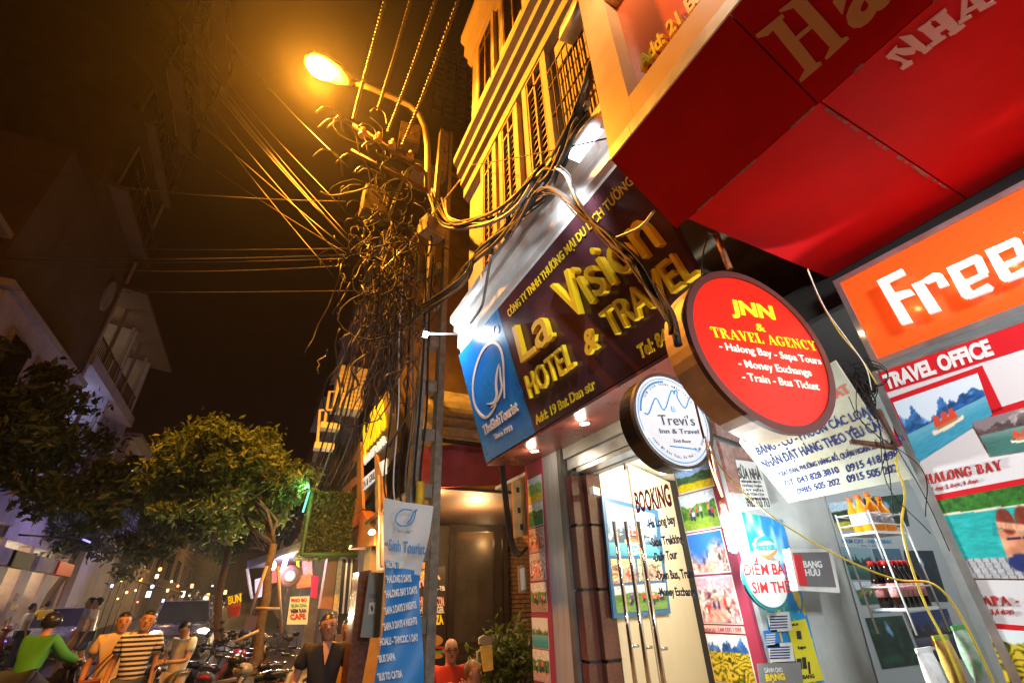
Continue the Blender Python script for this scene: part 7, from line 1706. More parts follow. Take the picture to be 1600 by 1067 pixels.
def make_bike(label, col, group, metal=0, scooter=True):
    """nose towards +x"""
    b = thing('motorbike', label, 'motorbike', (0, 0, 0), group)
    mb = mat('bike_paint_%.2f_%.2f_%.2f' % col, col, .25, metal, coat=.6, nz=.08)
    for nm_, x in (('wheel', .62), ('wheel', -.60)):
        t = MB(); torus(t, (x, 0, .28), .235, .045); w = putl(nm_, t.mesh(), m_tyre, b)
        r = MB(); torus(r, (x, 0, .28), .185, .014, k=6); r.lathe((x, -.05, .28), (0, 1, 0), [(0, .045), (.1, .045)], 10)
        for q in range(6): a = PI/3*q; r.tube([(x, 0, .28), (x+.18*math.cos(a), 0, .28+.18*math.sin(a))], .012, 5)
        putl('rim', r.mesh(), m_chrome, w)
    f = MB(); f.tube([(.62, .06, .28), (.50, .06, .72)], .02, 6); f.tube([(.62, -.06, .28), (.50, -.06, .72)], .02, 6); f.tube([(.50, -.06, .72), (.50, .06, .72)], .02, 6); f.tube([(.5, 0, .72), (.42, 0, .98)], .025, 8); putl('fork', f.mesh(), m_chrome, b)
    fd = MB(); s = len(fd.v)
    for i in range(9):
        a = math.radians(20+i*16); 
        for j in range(4): fd.v.append(Vector((.62+.305*math.cos(a), -.06+.04*j, .28+(.305+(.012 if j in (1, 2) else 0))*math.sin(a))))
    for i in range(8):
        for j in range(3): fd.f.append([s+i*4+j, s+i*4+j+1, s+(i+1)*4+j+1, s+(i+1)*4+j]); fd.sm.append(True)
    putl('front_mudguard', fd.mesh(), mb, b)
    body = MB(); loft(body, [(-.82, .78, .04, .03), (-.75, .74, .12, .07), (-.5, .66, .15, .13), (-.2, .62, .14, .14), (-.02, .52, .12, .10), (.08, .40, .11, .07)]); putl('body', body.mesh(), mb, b)
    fl = MB(); loft(fl, [(-.05, .34, .13, .05), (.2, .31, .14, .04), (.36, .36, .12, .07)]); putl('footboard', fl.mesh(), m_blackp, b)
    sh = MB(); s = 0
    prof = [(.40, .30, .10), (.44, .45, .17), (.42, .62, .21), (.40, .78, .19), (.42, .92, .13)]
    for (x, z, w) in prof:
        for j in range(7): t = -1+j/3; sh.v.append(Vector((x+.10*(1-t*t), w*t, z)))
    for (x, z, w) in prof:
        for j in range(7): t = -1+j/3; sh.v.append(Vector((x-.03+.10*(1-t*t), w*t*.95, z)))
    K = len(prof)
    for o in (0, K*7):
        for i in range(K-1):
            for j in range(6): sh.f.append([o+i*7+j, o+i*7+j+1, o+(i+1)*7+j+1, o+(i+1)*7+j]); sh.sm.append(True)
    for i in range(K-1):
        for j in (0, 6): sh.f.append([i*7+j, (i+1)*7+j, K*7+(i+1)*7+j, K*7+i*7+j]); sh.sm.append(False)
    putl('leg_shield', sh.mesh(), mb, b)
    st = MB(); loft(st, [(-.78, .84, .09, .03), (-.6, .83, .14, .05), (-.3, .80, .14, .05), (-.05, .76, .11, .045), (.02, .73, .06, .03)]); putl('seat', st.mesh(), m_seat, b)
    hc = MB(); hc.ell((.47, 0, .98), .10, .13, .08, 12, 8); hh_ = putl('handlebar_cover', hc.mesh(), mb, b)
    hl = MB(); hl.ell((.545, 0, .98), .04, .085, .06, 12, 8); putl('headlight', hl.mesh(), m_lens, b)
    hb = MB(); hb.tube([(.40, -.34, 1.02), (.43, -.12, 1.0), (.43, .12, 1.0), (.40, .34, 1.02)], .013, 6); ho = putl('handlebar', hb.mesh(), m_chrome, b)
    gp = MB(); gp.tube([(.39, -.36, 1.02), (.41, -.24, 1.015)], .02, 8); gp.tube([(.39, .36, 1.02), (.41, .24, 1.015)], .02, 8); putl('grips', gp.mesh(), m_blackp, ho)
    for sgn_ in (-1, 1):
        m = MB(); m.tube([(.42, sgn_*.22, 1.01), (.40, sgn_*.28, 1.16)], .006, 5); m.ell((.39, sgn_*.30, 1.21), .014, .055, .042, 10, 6); putl('mirror', m.mesh(), m_blackp, b)
    tl = MB(); tl.ell((-.83, 0, .74), .03, .09, .035, 10, 6); putl('tail_light', tl.mesh(), m_taill, b)
    ex = MB(); ex.tube([(.0, -.12, .25), (-.3, -.14, .24), (-.45, -.15, .27)], .02, 6); ex.lathe((-.42, -.15, .265), (-1, 0, .12), [(0, .03), (.04, .05), (.34, .055), (.36, .03)], 12); putl('exhaust', ex.mesh(), m_chrome, b)
    en = MB(); en.ell((-.18, 0, .34), .22, .11, .12, 12, 8); en.tube([(-.2, .09, .3), (-.6, .09, .28)], .045, 8); putl('engine', en.mesh(), mat('engine_grey', (.16, .16, .16), .45, .7, nz=.3), b)
    gr = MB(); gr.tube([(-.62, -.12, .86), (-.86, -.10, .90), (-.86, .10, .90), (-.62, .12, .86)], .012, 6); putl('grab_rail', gr.mesh(), m_chrome, b)
    lg = MB(); lg.tube([(-.15, .10, .22), (-.22, .2, .01)], .012, 5); putl('side_stand', lg.mesh(), m_chrome, b)
    pl = MB().box(-.88, -.87, -.08, .08, .52, .62).mesh(); putl('number_plate', pl, m_white, b)
    return b
GB = 'motorbikes parked on the right pavement'
def gpos(x, z_px, z, Y): p = atY(x, z_px, Y); return p
bk = make_bike('dark motorbike with yellow striped flank at the bottom edge, nearest the camera', (.018, .017, .018), GB)
def put_bike(o, x, y, rz, label=None, group=None, col=None, z=.0, lean=.12):
    o.location = (x, y, z+(gz(y))); o.rotation_euler = (lean, 0, rz)
    if label: o['label'] = label
    if group: o['group'] = group
bikes = [(-.42, 8.0, 178, None, None), (.46, 7.2, 150, 'silver and black motorbike beside the woman in black at the bottom edge', (.30, .29, .28)),
         (.12, 8.7, 118, 'black motorbike with chrome handlebar just left of the woman in black', (.02, .02, .022)), (.85, 8.0, 100, 'white panelled motorbike behind the head of the woman in black', (.55, .55, .52)),
         (-.05, 9.7, 95, 'dark red motorbike in front of the tree trunk', (.22, .015, .012)), (-.4, 10.6, 85, 'grey motorbike left of the folding frame', (.16, .16, .18)),
         (.1, 11.2, 80, 'black motorbike behind the price sign', (.02, .02, .02)), (-.3, 12.4, 80, 'cream motorbike farther behind the price sign', (.45, .40, .32)), (1.0, 9.3, 95, 'blue grey motorbike under the menu poster', (.08, .10, .16)),
         (.35, 10.0, 100, 'brown motorbike between the trunk and the menu poster', (.20, .10, .04)), (-.55, 11.6, 70, 'black motorbike jutting towards the road beyond the grey one', (.02, .02, .025)), (.3, 13.6, 85, 'white motorbike deep in the row past the price sign', (.5, .5, .5)), (-.4, 14.8, 80, 'last dark motorbike visible in the right row', (.03, .03, .03))]
put_bike(bk, *bikes[0][:2], math.radians(bikes[0][2]))
stripe = MB(); stripe.box(-.4, .0, -.002, .0, .60, .63)
for k, (x, y, a, lb, col) in enumerate(bikes[1:]):
    c = copy_tree(bk, label=lb, group=GB); put_bike(c, x, y, math.radians(a), lb)
    recolour(c, {bk.children[0].data.materials[0].name: m_tyre, 'bike_paint_0.02_0.02_0.02': mat('bike_paint_n%d' % k, col, .25, coat=.6, nz=.08)})
sn = [o for o in bk.children if o.name.startswith('body')][0]
ys1 = MB(); ys1.box(-.62, -.05, .131, .141, .63, .665); ys1.box(-.62, -.05, -.141, -.131, .63, .665); putl('yellow_stripe', ys1.mesh(), m_gold, bk)
# left side parked scooters
GL = 'scooters parked on the left pavement'
for k, (x, y, a, lb, col) in enumerate(((-6.6, 13.3, 10, 'dark scooter at the far left bottom corner', (.03, .03, .04)), (-6.9, 16.5, 20, 'second scooter along the left pavement behind the green rider', (.5, .5, .5)), (-6.9, 18.6, 15, 'white scooter before the second left shop', (.6, .6, .6)), (-6.6, 20.7, 10, 'red scooter before the third left shop', (.3, .02, .02)), (-6.7, 22.2, 15, 'black scooter close to the parked white car', (.02, .02, .02)))):
    c = copy_tree(bk, label=lb, group=GL); put_bike(c, x, y, math.radians(a), lb, GL)
    for o in list(c.children):
        if o.name.startswith('yellow_stripe'): bpy.data.objects.remove(o)
    recolour(c, {'bike_paint_0.02_0.02_0.02': mat('bike_paint_l%d' % k, col, .25, coat=.6, nz=.08)})
# ================================================================== people
m_skin = mat('skin', (.42, .22, .13), .5, nz=.08, scale=20); m_skin2 = mat('pale_skin', (.52, .28, .19), .5, nz=.08, scale=20); m_hair = mat('black_hair', (.012, .009, .008), .4); m_hairb = mat('blond_brown_hair', (.22, .12, .05), .5)
def skinmesh(V, E, Rd, sub=2, root=0):
    me = bpy.data.meshes.new('s'); me.from_pydata([tuple(v) for v in V], E, []); o = bpy.data.objects.new('s', me); COL.objects.link(o)
    md = o.modifiers.new('k', 'SKIN'); md.use_smooth_shade = True
    sv = me.skin_vertices[0].data
    for i, r in enumerate(Rd):
        sv[i].radius = r if isinstance(r, tuple) else (r, r); sv[i].use_root = (i == root)
    if sub: s = o.modifiers.new('d', 'SUBSURF'); s.levels = sub; s.render_levels = sub
    dg = bpy.context.evaluated_depsgraph_get(); out = bpy.data.meshes.new_from_object(o.evaluated_get(dg)); bpy.data.objects.remove(o); bpy.data.meshes.remove(me); return out
BASE = dict(pel=(0, 0, .94), wai=(0, 0, 1.06), che=(0, .0, 1.28), nek=(0, 0, 1.43), hed=(0, .01, 1.50), top=(0, .01, 1.64),
            shL=(-.17, 0, 1.385), elL=(-.22, -.02, 1.10), wrL=(-.23, .05, .86), haL=(-.23, .07, .78), shR=(.17, 0, 1.385), elR=(.22, -.02, 1.10), wrR=(.23, .05, .86), haR=(.23, .07, .78),
            hiL=(-.09, 0, .90), knL=(-.10, .02, .50), anL=(-.10, -.02, .09), toL=(-.10, .13, .03), hiR=(.09, 0, .90), knR=(.10, .02, .50), anR=(.10, -.02, .09), toR=(.10, .13, .03))
def person(label, loc, rz, h=1.68, pose={}, skin=None, shirt=None, legs=None, hair=m_hair, sleeve='short', leg='long', build=1.0, hairlen=.0, group=None, hat=None, stripes=None, neck='crew'):
    J = dict(BASE); J.update(pose); k = h/1.70; skin = skin or m_skin
    J = {a: Vector(b)*k for a, b in J.items()}
    p = thing('person', label, 'person', loc, group); p.rotation_euler = (0, 0, rz)
    names = list(J); ix = {n: i for i, n in enumerate(names)}
    rad = dict(pel=(.135, .10), wai=(.115, .085), che=(.150, .10), nek=.052, hed=.085, top=.07, shL=.055, elL=.038, wrL=.026, haL=(.036, .02), shR=.055, elR=.038, wrR=.026, haR=(.036, .02), hiL=.085, knL=.058, anL=.038, toL=.032, hiR=.085, knR=.058, anR=.038, toR=.032)
    E = [('pel', 'wai'), ('wai', 'che'), ('che', 'nek'), ('nek', 'hed'), ('hed', 'top'), ('che', 'shL'), ('shL', 'elL'), ('elL', 'wrL'), ('wrL', 'haL'), ('che', 'shR'), ('shR', 'elR'), ('elR', 'wrR'), ('wrR', 'haR'), ('pel', 'hiL'), ('hiL', 'knL'), ('knL', 'anL'), ('anL', 'toL'), ('pel', 'hiR'), ('hiR', 'knR'), ('knR', 'anR'), ('anR', 'toR')]
    V = [J[n] for n in names]; Ed = [(ix[a], ix[b]) for a, b in E]; R = []
    for n in names:
        r = rad[n]; s = k*(build if n in ('pel', 'wai', 'che') else (1+(build-1)*.4)); s *= (.80 if n in ('pel', 'wai', 'che') else (.88 if n in ('shL', 'shR', 'hiL', 'hiR') else 1)); R.append(tuple(q*s for q in r) if isinstance(r, tuple) else r*s)
    # head gets its own vertices: neck narrow, skull wide
    hd = (J['top']-J['hed']).normalized(); V[ix['hed']] = J['hed']; R[ix['nek']] = .05*k; R[ix['hed']] = .070*k; 
    V[ix['top']] = J['hed']+hd*.12*k; R[ix['top']] = .080*k
    # fingers as short chains out of each palm
    for s_ in ('L', 'R'):
        d = (J['ha'+s_]-J['wr'+s_]).normalized(); sd = d.cross(Vector((0, 1, 0.2))).normalized(); b = ix['ha'+s_]
        for q, (o, L) in enumerate(((-.028, .065), (-.010, .078), (.010, .072), (.028, .058))):
            i0 = len(V); a = J['ha'+s_]+sd*o*k*.9+d*.02*k; V += [a, a+d*L*.55*k+Vector((0, .006, 0)), a+d*L*k+Vector((0, .016, -.004))]; R += [.0095*k, .0085*k, .007*k]; Ed += [(b, i0), (i0, i0+1), (i0+1, i0+2)]
        i0 = len(V); a = J['wr'+s_]+d*.03*k+sd*.030*k; V += [a, a+d*.04*k+sd*.02*k]; R += [.011*k, .009*k]; Ed += [(ix['wr'+s_], i0), (i0, i0+1)]
    me = skinmesh(V, Ed, R, 2, ix['pel']); putl('body', me, skin, p)
    # shirt
    def sub(names_, edges, grow, mtl, nm, radov={}):
        nn = [n for n in names_]; im = {n: i for i, n in enumerate(nn)}
        VV = [J[n] if n in J else n for n in nn]; RR = []
        for n in nn:
            r = radov.get(n, rad.get(n, .05)); s = k*(build if n in ('pel', 'wai', 'che') else (1+(build-1)*.4)); RR.append(tuple((q+grow)*s for q in r) if isinstance(r, tuple) else (r+grow)*s)
        m_ = skinmesh(VV, [(im[a], im[b]) for a, b in edges], RR, 2, im[nn[0]]); return putl(nm, m_, mtl, p)
    if shirt:
        J['slL'] = J['shL'].lerp(J['elL'], .62 if sleeve == 'short' else 1.0); J['slR'] = J['shR'].lerp(J['elR'], .62 if sleeve == 'short' else 1.0); J['hem'] = J['pel']+Vector((0, 0, -.04*k)); J['col'] = J['che'].lerp(J['nek'], .72)
        nn = ['hem', 'wai', 'che', 'col', 'shL', 'slL', 'shR', 'slR']; ed = [('hem', 'wai'), ('wai', 'che'), ('che', 'col'), ('che', 'shL'), ('shL', 'slL'), ('che', 'shR'), ('shR', 'slR')]
        if sleeve == 'long':
            J['cfL'] = J['wrL']; J['cfR'] = J['wrR']; nn += ['cfL', 'cfR']; ed += [('slL', 'cfL'), ('slR', 'cfR')]
        so = sub(nn, ed, .022, shirt, 'shirt', dict(hem=(.145, .11), col=.060, slL=.052, slR=.052, cfL=.03, cfR=.03))
    if legs:
        if leg == 'skirt' or leg == 'short':
            J['kl'] = J['hiL'].lerp(J['knL'], .8 if leg == 'short' else .6); J['kr'] = J['hiR'].lerp(J['knR'], .8 if leg == 'short' else .6)
            sub(['pel', 'wst', 'hiL', 'kl', 'hiR', 'kr'] if False else ['pel', 'hiL', 'kl', 'hiR', 'kr'], [('pel', 'hiL'), ('hiL', 'kl'), ('pel', 'hiR'), ('hiR', 'kr')], .012, legs, 'shorts', dict(kl=.085, kr=.085))
        else: sub(['pel', 'hiL', 'knL', 'anL', 'hiR', 'knR', 'anR'], [('pel', 'hiL'), ('hiL', 'knL'), ('knL', 'anL'), ('pel', 'hiR'), ('hiR', 'knR'), ('knR', 'anR')], .012, legs, 'trousers', dict(anL=.045, anR=.045))
    # head details
    hc = V[ix['hed']].lerp(V[ix['top']], .55); M = Matrix.Identity(3)
    fwd = Vector((0, 1, 0)); 
    if 'look' in pose: pass
    yv_ = (Vector((0, 1, 0))-hd*hd.y).normalized(); xv_ = yv_.cross(hd); hdq = Matrix((xv_, yv_, hd)).transposed(); 
    face = MB(); r0 = .083*k
    # skull and jaw overlay merges into one head shape
    hm = MB(); s0 = len(hm.v)
    rings = [(-.115, .030, .045, .035), (-.10, .045, .055, .028), (-.07, .060, .068, .018), (-.03, .070, .080, .008), (.01, .074, .088, .004), (.05, .072, .088, 0), (.085, .056, .070, -.004), (.108, .025, .034, -.006)]
    for (z, rx, ry, oy) in rings:
        for j in range(16):
            q = 2*PI*j/16; hm.v.append(hc+hdq@Vector((rx*k*math.cos(q), (ry*math.sin(q)+oy)*k, z*k)))
    for i in range(len(rings)-1):
        for j in range(16): hm.f.append([i*16+j, i*16+(j+1) % 16, (i+1)*16+(j+1) % 16, (i+1)*16+j]); hm.sm.append(True)
    hm.f.append(list(range(16))[::-1]); hm.sm.append(True); hm.f.append([(len(rings)-1)*16+j for j in range(16)]); hm.sm.append(True)
    ho = putl('head', hm.mesh(), skin, p)
    Hq = lambda x, y, z: hc+hdq@Vector((x*k, y*k, z*k))
    e = MB()
    for s_ in (-1, 1):
        e.ell(Hq(s_*.030, .080, .005), .014*k, .007*k, .006*k, 8, 6)
    putl('eyes', e.mesh(), mat('eye_dark', (.015, .01, .008), .2), ho)
    e = MB()
    for s_ in (-1, 1): e.tube([Hq(s_*.016, .086, .024), Hq(s_*.032, .084, .028), Hq(s_*.046, .076, .023)], .0028*k, 5)
    putl('eyebrows', e.mesh(), m_hair, ho)
    e = MB(); e.tube([Hq(0, .084, .012), Hq(0, .094, -.008), Hq(0, .102, -.024)], [.006*k, .009*k, .012*k], 8); e.ell(Hq(0, .097, -.027), .015*k, .010*k, .008*k, 8, 6)
    for s_ in (-1, 1): e.ell(Hq(s_*.078, .002, -.012), .008*k, .016*k, .028*k, 8, 6)
    putl('nose_and_ears', e.mesh(), skin, ho)
    e = MB(); e.ell(Hq(0, .088, -.055), .022*k, .008*k, .0065*k, 10, 6); putl('mouth', e.mesh(), mat('lips', (.35, .08, .07), .4), ho)
    if hair:
        hh_ = MB(); n = 18; m = 9; s = 0
        for i in range(m+1):
            th = (PI*.56)*i/m
            for j in range(n):
                q = 2*PI*j/n; back = (1-math.sin(q))/2; t_ = th*(1+.45*back*(i/m)) if True else th
                if math.sin(q) > .2: t_ = min(t_, PI*.36+.0)
                o = Vector((.084*k*math.sin(t_)*math.cos(q), .100*k*math.sin(t_)*math.sin(q)-.008*k, .100*k*math.cos(t_)+.022*k)); hh_.v.append(hc+hdq@o)
        for i in range(m):
            for j in range(n): hh_.f.append([i*n+j, i*n+(j+1) % n, (i+1)*n+(j+1) % n, (i+1)*n+j][::-1]); hh_.sm.append(True)
        if hairlen: hh_.ell(Hq(0, -.09, -.03-hairlen/2), .045*k, .035*k, (.05+hairlen/2)*k, 10, 8)
        putl('hair', hh_.mesh(), hair, ho)
    if hat:
        e = MB(); e.ell(Hq(0, -.005, .045), .115*k, .130*k, .115*k, 16, 10); putl('helmet', e.mesh(), hat, ho); e = MB(); e.box(-.07*k, .07*k, .08*k, .16*k, .05*k, .06*k, Fr(tuple(hc), 90)); 
    if leg != 'none':
        e = MB()
        for s_ in ('L', 'R'):
            a, b_ = J['an'+s_], J['to'+s_]; c_ = a.lerp(b_, .5); e.ell((c_.x, c_.y+.01, .035*k+max(0, b_.z-.03)), .048*k, .13*k, .04*k, 10, 6)
        putl('shoes', e.mesh(), m_blackp, p)
    return p, J, hc
def stripe_mat(name, c1, c2, sc):
    m = mat(name, c1, .7); t = m.node_tree; p = t.nodes['Principled BSDF']; tc = t.nodes.new('ShaderNodeTexCoord'); sx = t.nodes.new('ShaderNodeSeparateXYZ'); ma = t.nodes.new('ShaderNodeMath'); ma.operation = 'MULTIPLY'; ma.inputs[1].default_value = sc
    fr = t.nodes.new('ShaderNodeMath'); fr.operation = 'FRACT'; gt = t.nodes.new('ShaderNodeMath'); gt.operation = 'GREATER_THAN'; gt.inputs[1].default_value = .5; mx = t.nodes.new('ShaderNodeMix'); mx.data_type = 'RGBA'; mx.inputs[6].default_value = (*c1, 1); mx.inputs[7].default_value = (*c2, 1)
    t.links.new(tc.outputs['Object'], sx.inputs[0]); t.links.new(sx.outputs[2], ma.inputs[0]); t.links.new(ma.outputs[0], fr.inputs[0]); t.links.new(fr.outputs[0], gt.inputs[0]); t.links.new(gt.outputs[0], mx.inputs[0]); t.links.new(mx.outputs[2], p.inputs['Base Color']); return m
def facing(x, y, tx=0, ty=0): return math.atan2(ty-y, tx-x)-PI/2     # body looks along +y before turning
WALK = dict(knL=(-.10, .16, .52), anL=(-.10, .20, .10), toL=(-.10, .34, .06), knR=(.10, -.02, .50), anR=(.10, -.26, .13), toR=(.10, -.14, .03))
m_blk = mat('black_cloth', (.012, .012, .013), .75); m_beige = mat('beige_cloth', (.52, .42, .30), .8, nz=.1); m_jean = mat('dark_jeans', (.03, .04, .07), .8, nz=.2); m_cr = mat('cream_shorts', (.45, .38, .28), .8)
# woman in black at the cabinet
wx, wy = .86, 5.15
wp = atY(518, 953, wy); HW = wp.z
pw1, Jw, hcw = person('young woman in a black v-neck dress standing with hands together by the granite column', (wp.x, wy, 0), facing(wp.x, wy, .3, 0), HW+.0, dict(elL=(-.25, .0, 1.12), wrL=(-.10, .20, 1.02), haL=(-.03, .24, 1.02), elR=(.25, .0, 1.12), wrR=(.13, .20, 1.04), haR=(.06, .24, 1.06), top=(.02, .01, 1.64)), m_skin, m_blk, m_blk, m_hair, 'short', 'long', .92, .10)
vn = MB(); c_ = Jw['col']; chest = Jw['che']
vn.add([(-.05, c_.z+.0, 0), (.05, c_.z+.0, 0), (.0, chest.z+.02, 0)], [(0, 1, 2)], Fr((0, .118, 0), 90)); 
vv = MB(); y_ = chest.y+.121; vv.v = [Vector((-.040, y_-.050, c_.z+.055)), Vector((.040, y_-.050, c_.z+.055)), Vector((.0, y_+.006, chest.z-.02)), Vector((-.022, y_-.012, chest.z+.07)), Vector((.022, y_-.012, chest.z+.07))]; vv.f = [[0, 3, 4, 1], [3, 2, 4]]; vv.sm = [True, True]
putl('neckline', vv.mesh(), m_skin, pw1)
# couple crossing the road
cw = atY(199, 953, 8.3); pw2, J2, h2 = person('woman in a beige top with a maroon shoulder bag, left of the striped man', (cw.x, 8.3, 0), facing(cw.x, 8.3, .6, 0), cw.z, {**WALK, 'elL': (-.27, .06, 1.12), 'wrL': (-.33, .18, .90), 'haL': (-.35, .22, .83)}, m_skin, m_beige, m_cr, m_hair, 'short', 'short', .95, .05)
bg_ = MB(); bg_.box(.04, .26, .12, .19, .80, .96); bo_ = putl('shoulder_bag', bevel(bpy.data.objects.new('x', bg_.mesh()), .02).data, mat('maroon_leather', (.14, .02, .025), .4), pw2)
stp = MB(); stp.tube([(.20, .15, .95), (.06, .135, 1.15), (-.08, .11, 1.33), (-.13, .03, 1.44), (-.12, -.06, 1.38)], .010, 5); putl('strap', stp.mesh(), MATS['maroon_leather'], bo_)
cm = atY(236, 950, 7.9); pm, J3, h3 = person('man in a navy and white striped polo shirt walking beside the beige woman', (cm.x, 7.9, 0), facing(cm.x, 7.9, -1.2, 0), cm.z, {**WALK, 'top': (-.02, .0, 1.64)}, m_skin, stripe_mat('striped_polo', (.62, .60, .58), (.015, .02, .05), 21), m_jean, m_hair, 'short', 'long', 1.0)
co = MB(); co.tube([(-.055, .05, J3['col'].z+.03), (0, .075, J3['col'].z+.012), (.055, .05, J3['col'].z+.03), (.05, -.05, J3['col'].z+.055), (-.05, -.05, J3['col'].z+.055), (-.055, .05, J3['col'].z+.03)], .014, 6); putl('collar', co.mesh(), m_jean, pm)
# man in white looking at his phone
pw_p = atY(297, 966, 9.4); pq, J4, h4 = person('man in a white shirt looking down at his phone, right of the striped man', (pw_p.x, 9.4, 0), facing(pw_p.x, 9.4, -4, 5), pw_p.z, dict(elL=(-.22, .10, 1.12), wrL=(-.08, .30, 1.12), haL=(-.03, .36, 1.13), elR=(.22, .10, 1.12), wrR=(.08, .30, 1.12), haR=(.04, .36, 1.13), hed=(0, .02, 1.50), top=(0, .10, 1.62)), m_skin, m_white, m_cr, m_hair, 'short', 'short', 1.0)
ph_ = MB(); ph_.box(-.035, .035, .37, .45, 1.13, 1.14); po = putl('body', ph_.mesh(), m_blackp, thing('mobile_phone', 'dark phone held by the man in the white shirt', 'phone', (0, 0, 0)))
po.parent.matrix_world = pq.matrix_basis.copy() if False else Matrix.Translation(pq.location) @ Matrix.Rotation(pq.rotation_euler.z, 4, 'Z')
# pedestrians before the white car
for k, (x, y, Y, lb, sh, lg_) in enumerate(((155, 938, 17, 'person in a white shirt and blue shorts walking before the parked white car', m_white, mat('blue_shorts', (.05, .08, .15), .8)), (141, 945, 17.5, 'person in a pale top just left of the one in blue shorts', mat('lilac_top', (.4, .38, .5), .8), m_cr))):
    p_ = atY(x, y, Y); person(lb, (p_.x, Y, gz(Y)), math.radians(100), min(1.82, max(1.55, p_.z)), WALK, m_skin, sh, lg_, m_hair, 'short', 'short')
# green rider
rp_ = atY(100, 950, 10.2); RX, RY = rp_.x, 10.2; rdir = math.radians(70)
rb_ = copy_tree(bk, label='dark motorbike ridden by the person in the green jacket', group=None); put_bike(rb_, RX, RY, rdir, lean=.12)
if 'group' in rb_: del rb_['group']
for o in list(rb_.children):
    if o.name.startswith('yellow_stripe'): bpy.data.objects.remove(o)
    elif o.name.startswith('tail_light'): o.data = o.data.copy(); o.data.materials[0] = glow('tail_glow', (1, .08, .05), 2.2)
SIT = dict(pel=(0, 0, .90), wai=(0, .04, 1.03), che=(0, .10, 1.23), nek=(0, .13, 1.38), hed=(0, .15, 1.45), top=(0, .16, 1.58), shL=(-.17, .10, 1.33), shR=(.17, .10, 1.33), elL=(-.26, .26, 1.12), elR=(.26, .26, 1.12), wrL=(-.30, .52, 1.04), haL=(-.30, .60, 1.04), wrR=(.30, .52, 1.04), haR=(.30, .60, 1.04),
           hiL=(-.10, .02, .88), hiR=(.10, .02, .88), knL=(-.18, .42, .66), knR=(.18, .42, .66), anL=(-.16, .38, .32), anR=(.16, .38, .32), toL=(-.16, .50, .30), toR=(.16, .50, .30))
off = Vector((math.cos(rdir), math.sin(rdir), 0))*(-.30)
person('motorbike rider in a bright green jacket and dark helmet seen from behind', (RX+off.x, RY+off.y, .0), rdir-PI/2, 1.70, SIT, m_skin, mat('green_jacket', (.06, .30, .03), .7, nz=.15), m_jean, None, 'long', 'long', 1.1, hat=m_blackp)
# helper for a spot of logo on the back
lo_ = MB(); lo_.ell((0, -.075+.04, 1.24), .075, .01, .05, 12, 6)
# diners at the cafe
bp_ = atY(705, 1003, 5.9); dn1 = person('bald man in a red shirt sitting at the cafe, seen over the bottom edge', (bp_.x, 5.9, -.0), facing(bp_.x, 5.9, 1.6, 3.2), 1.70, {**{a: (b[0], b[1], b[2]-(1.64-bp_.z)) for a, b in BASE.items()}, 'knL': (-.12, .42, .52), 'knR': (.12, .42, .52), 'anL': (-.12, .40, .1), 'anR': (.12, .40, .1), 'toL': (-.12, .52, .04), 'toR': (.12, .52, .04), 'wrL': (-.12, .3, .86), 'haL': (-.08, .36, .86), 'wrR': (.12, .3, .86), 'haR': (.08, .36, .86)}, m_skin2, mat('red_shirt', (.50, .03, .012), .75), m_jean, None)
gls = MB(); hcd = dn1[2]
for s_ in (-1, 1): torus(gls, hcd+Vector((s_*.032, .095, .004)), .020, .003, (0, 1, 0), 12, 5)
gls.tube([hcd+Vector((-.012, .096, .006)), hcd+Vector((.012, .096, .006))], .003, 5); 
for s_ in (-1, 1): gls.tube([hcd+Vector((s_*.052, .09, .008)), hcd+Vector((s_*.08, .0, .008))], .003, 5)
putl('spectacles', gls.mesh(), m_black, dn1[0])
dp2 = atY(738, 1022, 5.5); person('boy with short blond hair sitting in front of the beer mug sign', (dp2.x, 5.5, 0), facing(dp2.x, 5.5, 3.2, 4.6), 1.60, {**{a: (b[0], b[1], b[2]-(1.66-dp2.z)) for a, b in BASE.items()}, 'knL': (-.12, .42, .50), 'knR': (.12, .42, .50), 'anL': (-.12, .40, .1), 'anR': (.12, .40, .1), 'toL': (-.12, .52, .04), 'toR': (.12, .52, .04), 'wrL': (-.12, .3, .80), 'haL': (-.08, .36, .80), 'wrR': (.12, .3, .80), 'haR': (.08, .36, .80)}, m_skin2, m_beige, m_jean, m_hairb)
# stools carrying the diners
for (x, y, z, lb) in ((bp_.x, 5.9, bp_.z-1.64+.94-.12, 'low plastic stool under the bald man'), (dp2.x, 5.5, (dp2.z-1.66+.94)*.94-.1, 'low plastic stool under the blond boy')):
    t = thing('stool', lb, 'stool', (x, y, 0)); MB().box(x-.16, x+.16, y-.16, y+.16, max(.2, z)-.03, max(.2, z)).build('seat', m_redp, t)
    for a in (-1, 1):
        for b in (-1, 1): MB().tube([(x+a*.16, y+b*.16, 0), (x+a*.12, y+b*.12, max(.2, z)-.031)], .018, 5).build('leg', m_redp, t)
# person in yellow behind the woman
yp_ = atY(545, 975, 6.4); person('person in a yellow top standing behind the woman in black', (yp_.x, 6.4, 0), math.radians(150), max(1.5, yp_.z), {}, m_skin, mat('yellow_top', (.6, .36, .03), .8), m_jean, m_hair)
# figures at the left shop fronts
for k, (x, Y, lb, sh) in enumerate(((50, 20, 'person in a pale shirt sitting room side of the left pavement near the pillars', m_white), (72, 22.5, 'person in a yellow shirt before the third left shop', m_gold))):
    p_ = atY(x, 950, Y); person(lb, (max(p_.x, -6.7), Y, gz(Y)), math.radians(-60+k*80), 1.66, {}, m_skin, sh, m_jean, m_hair)
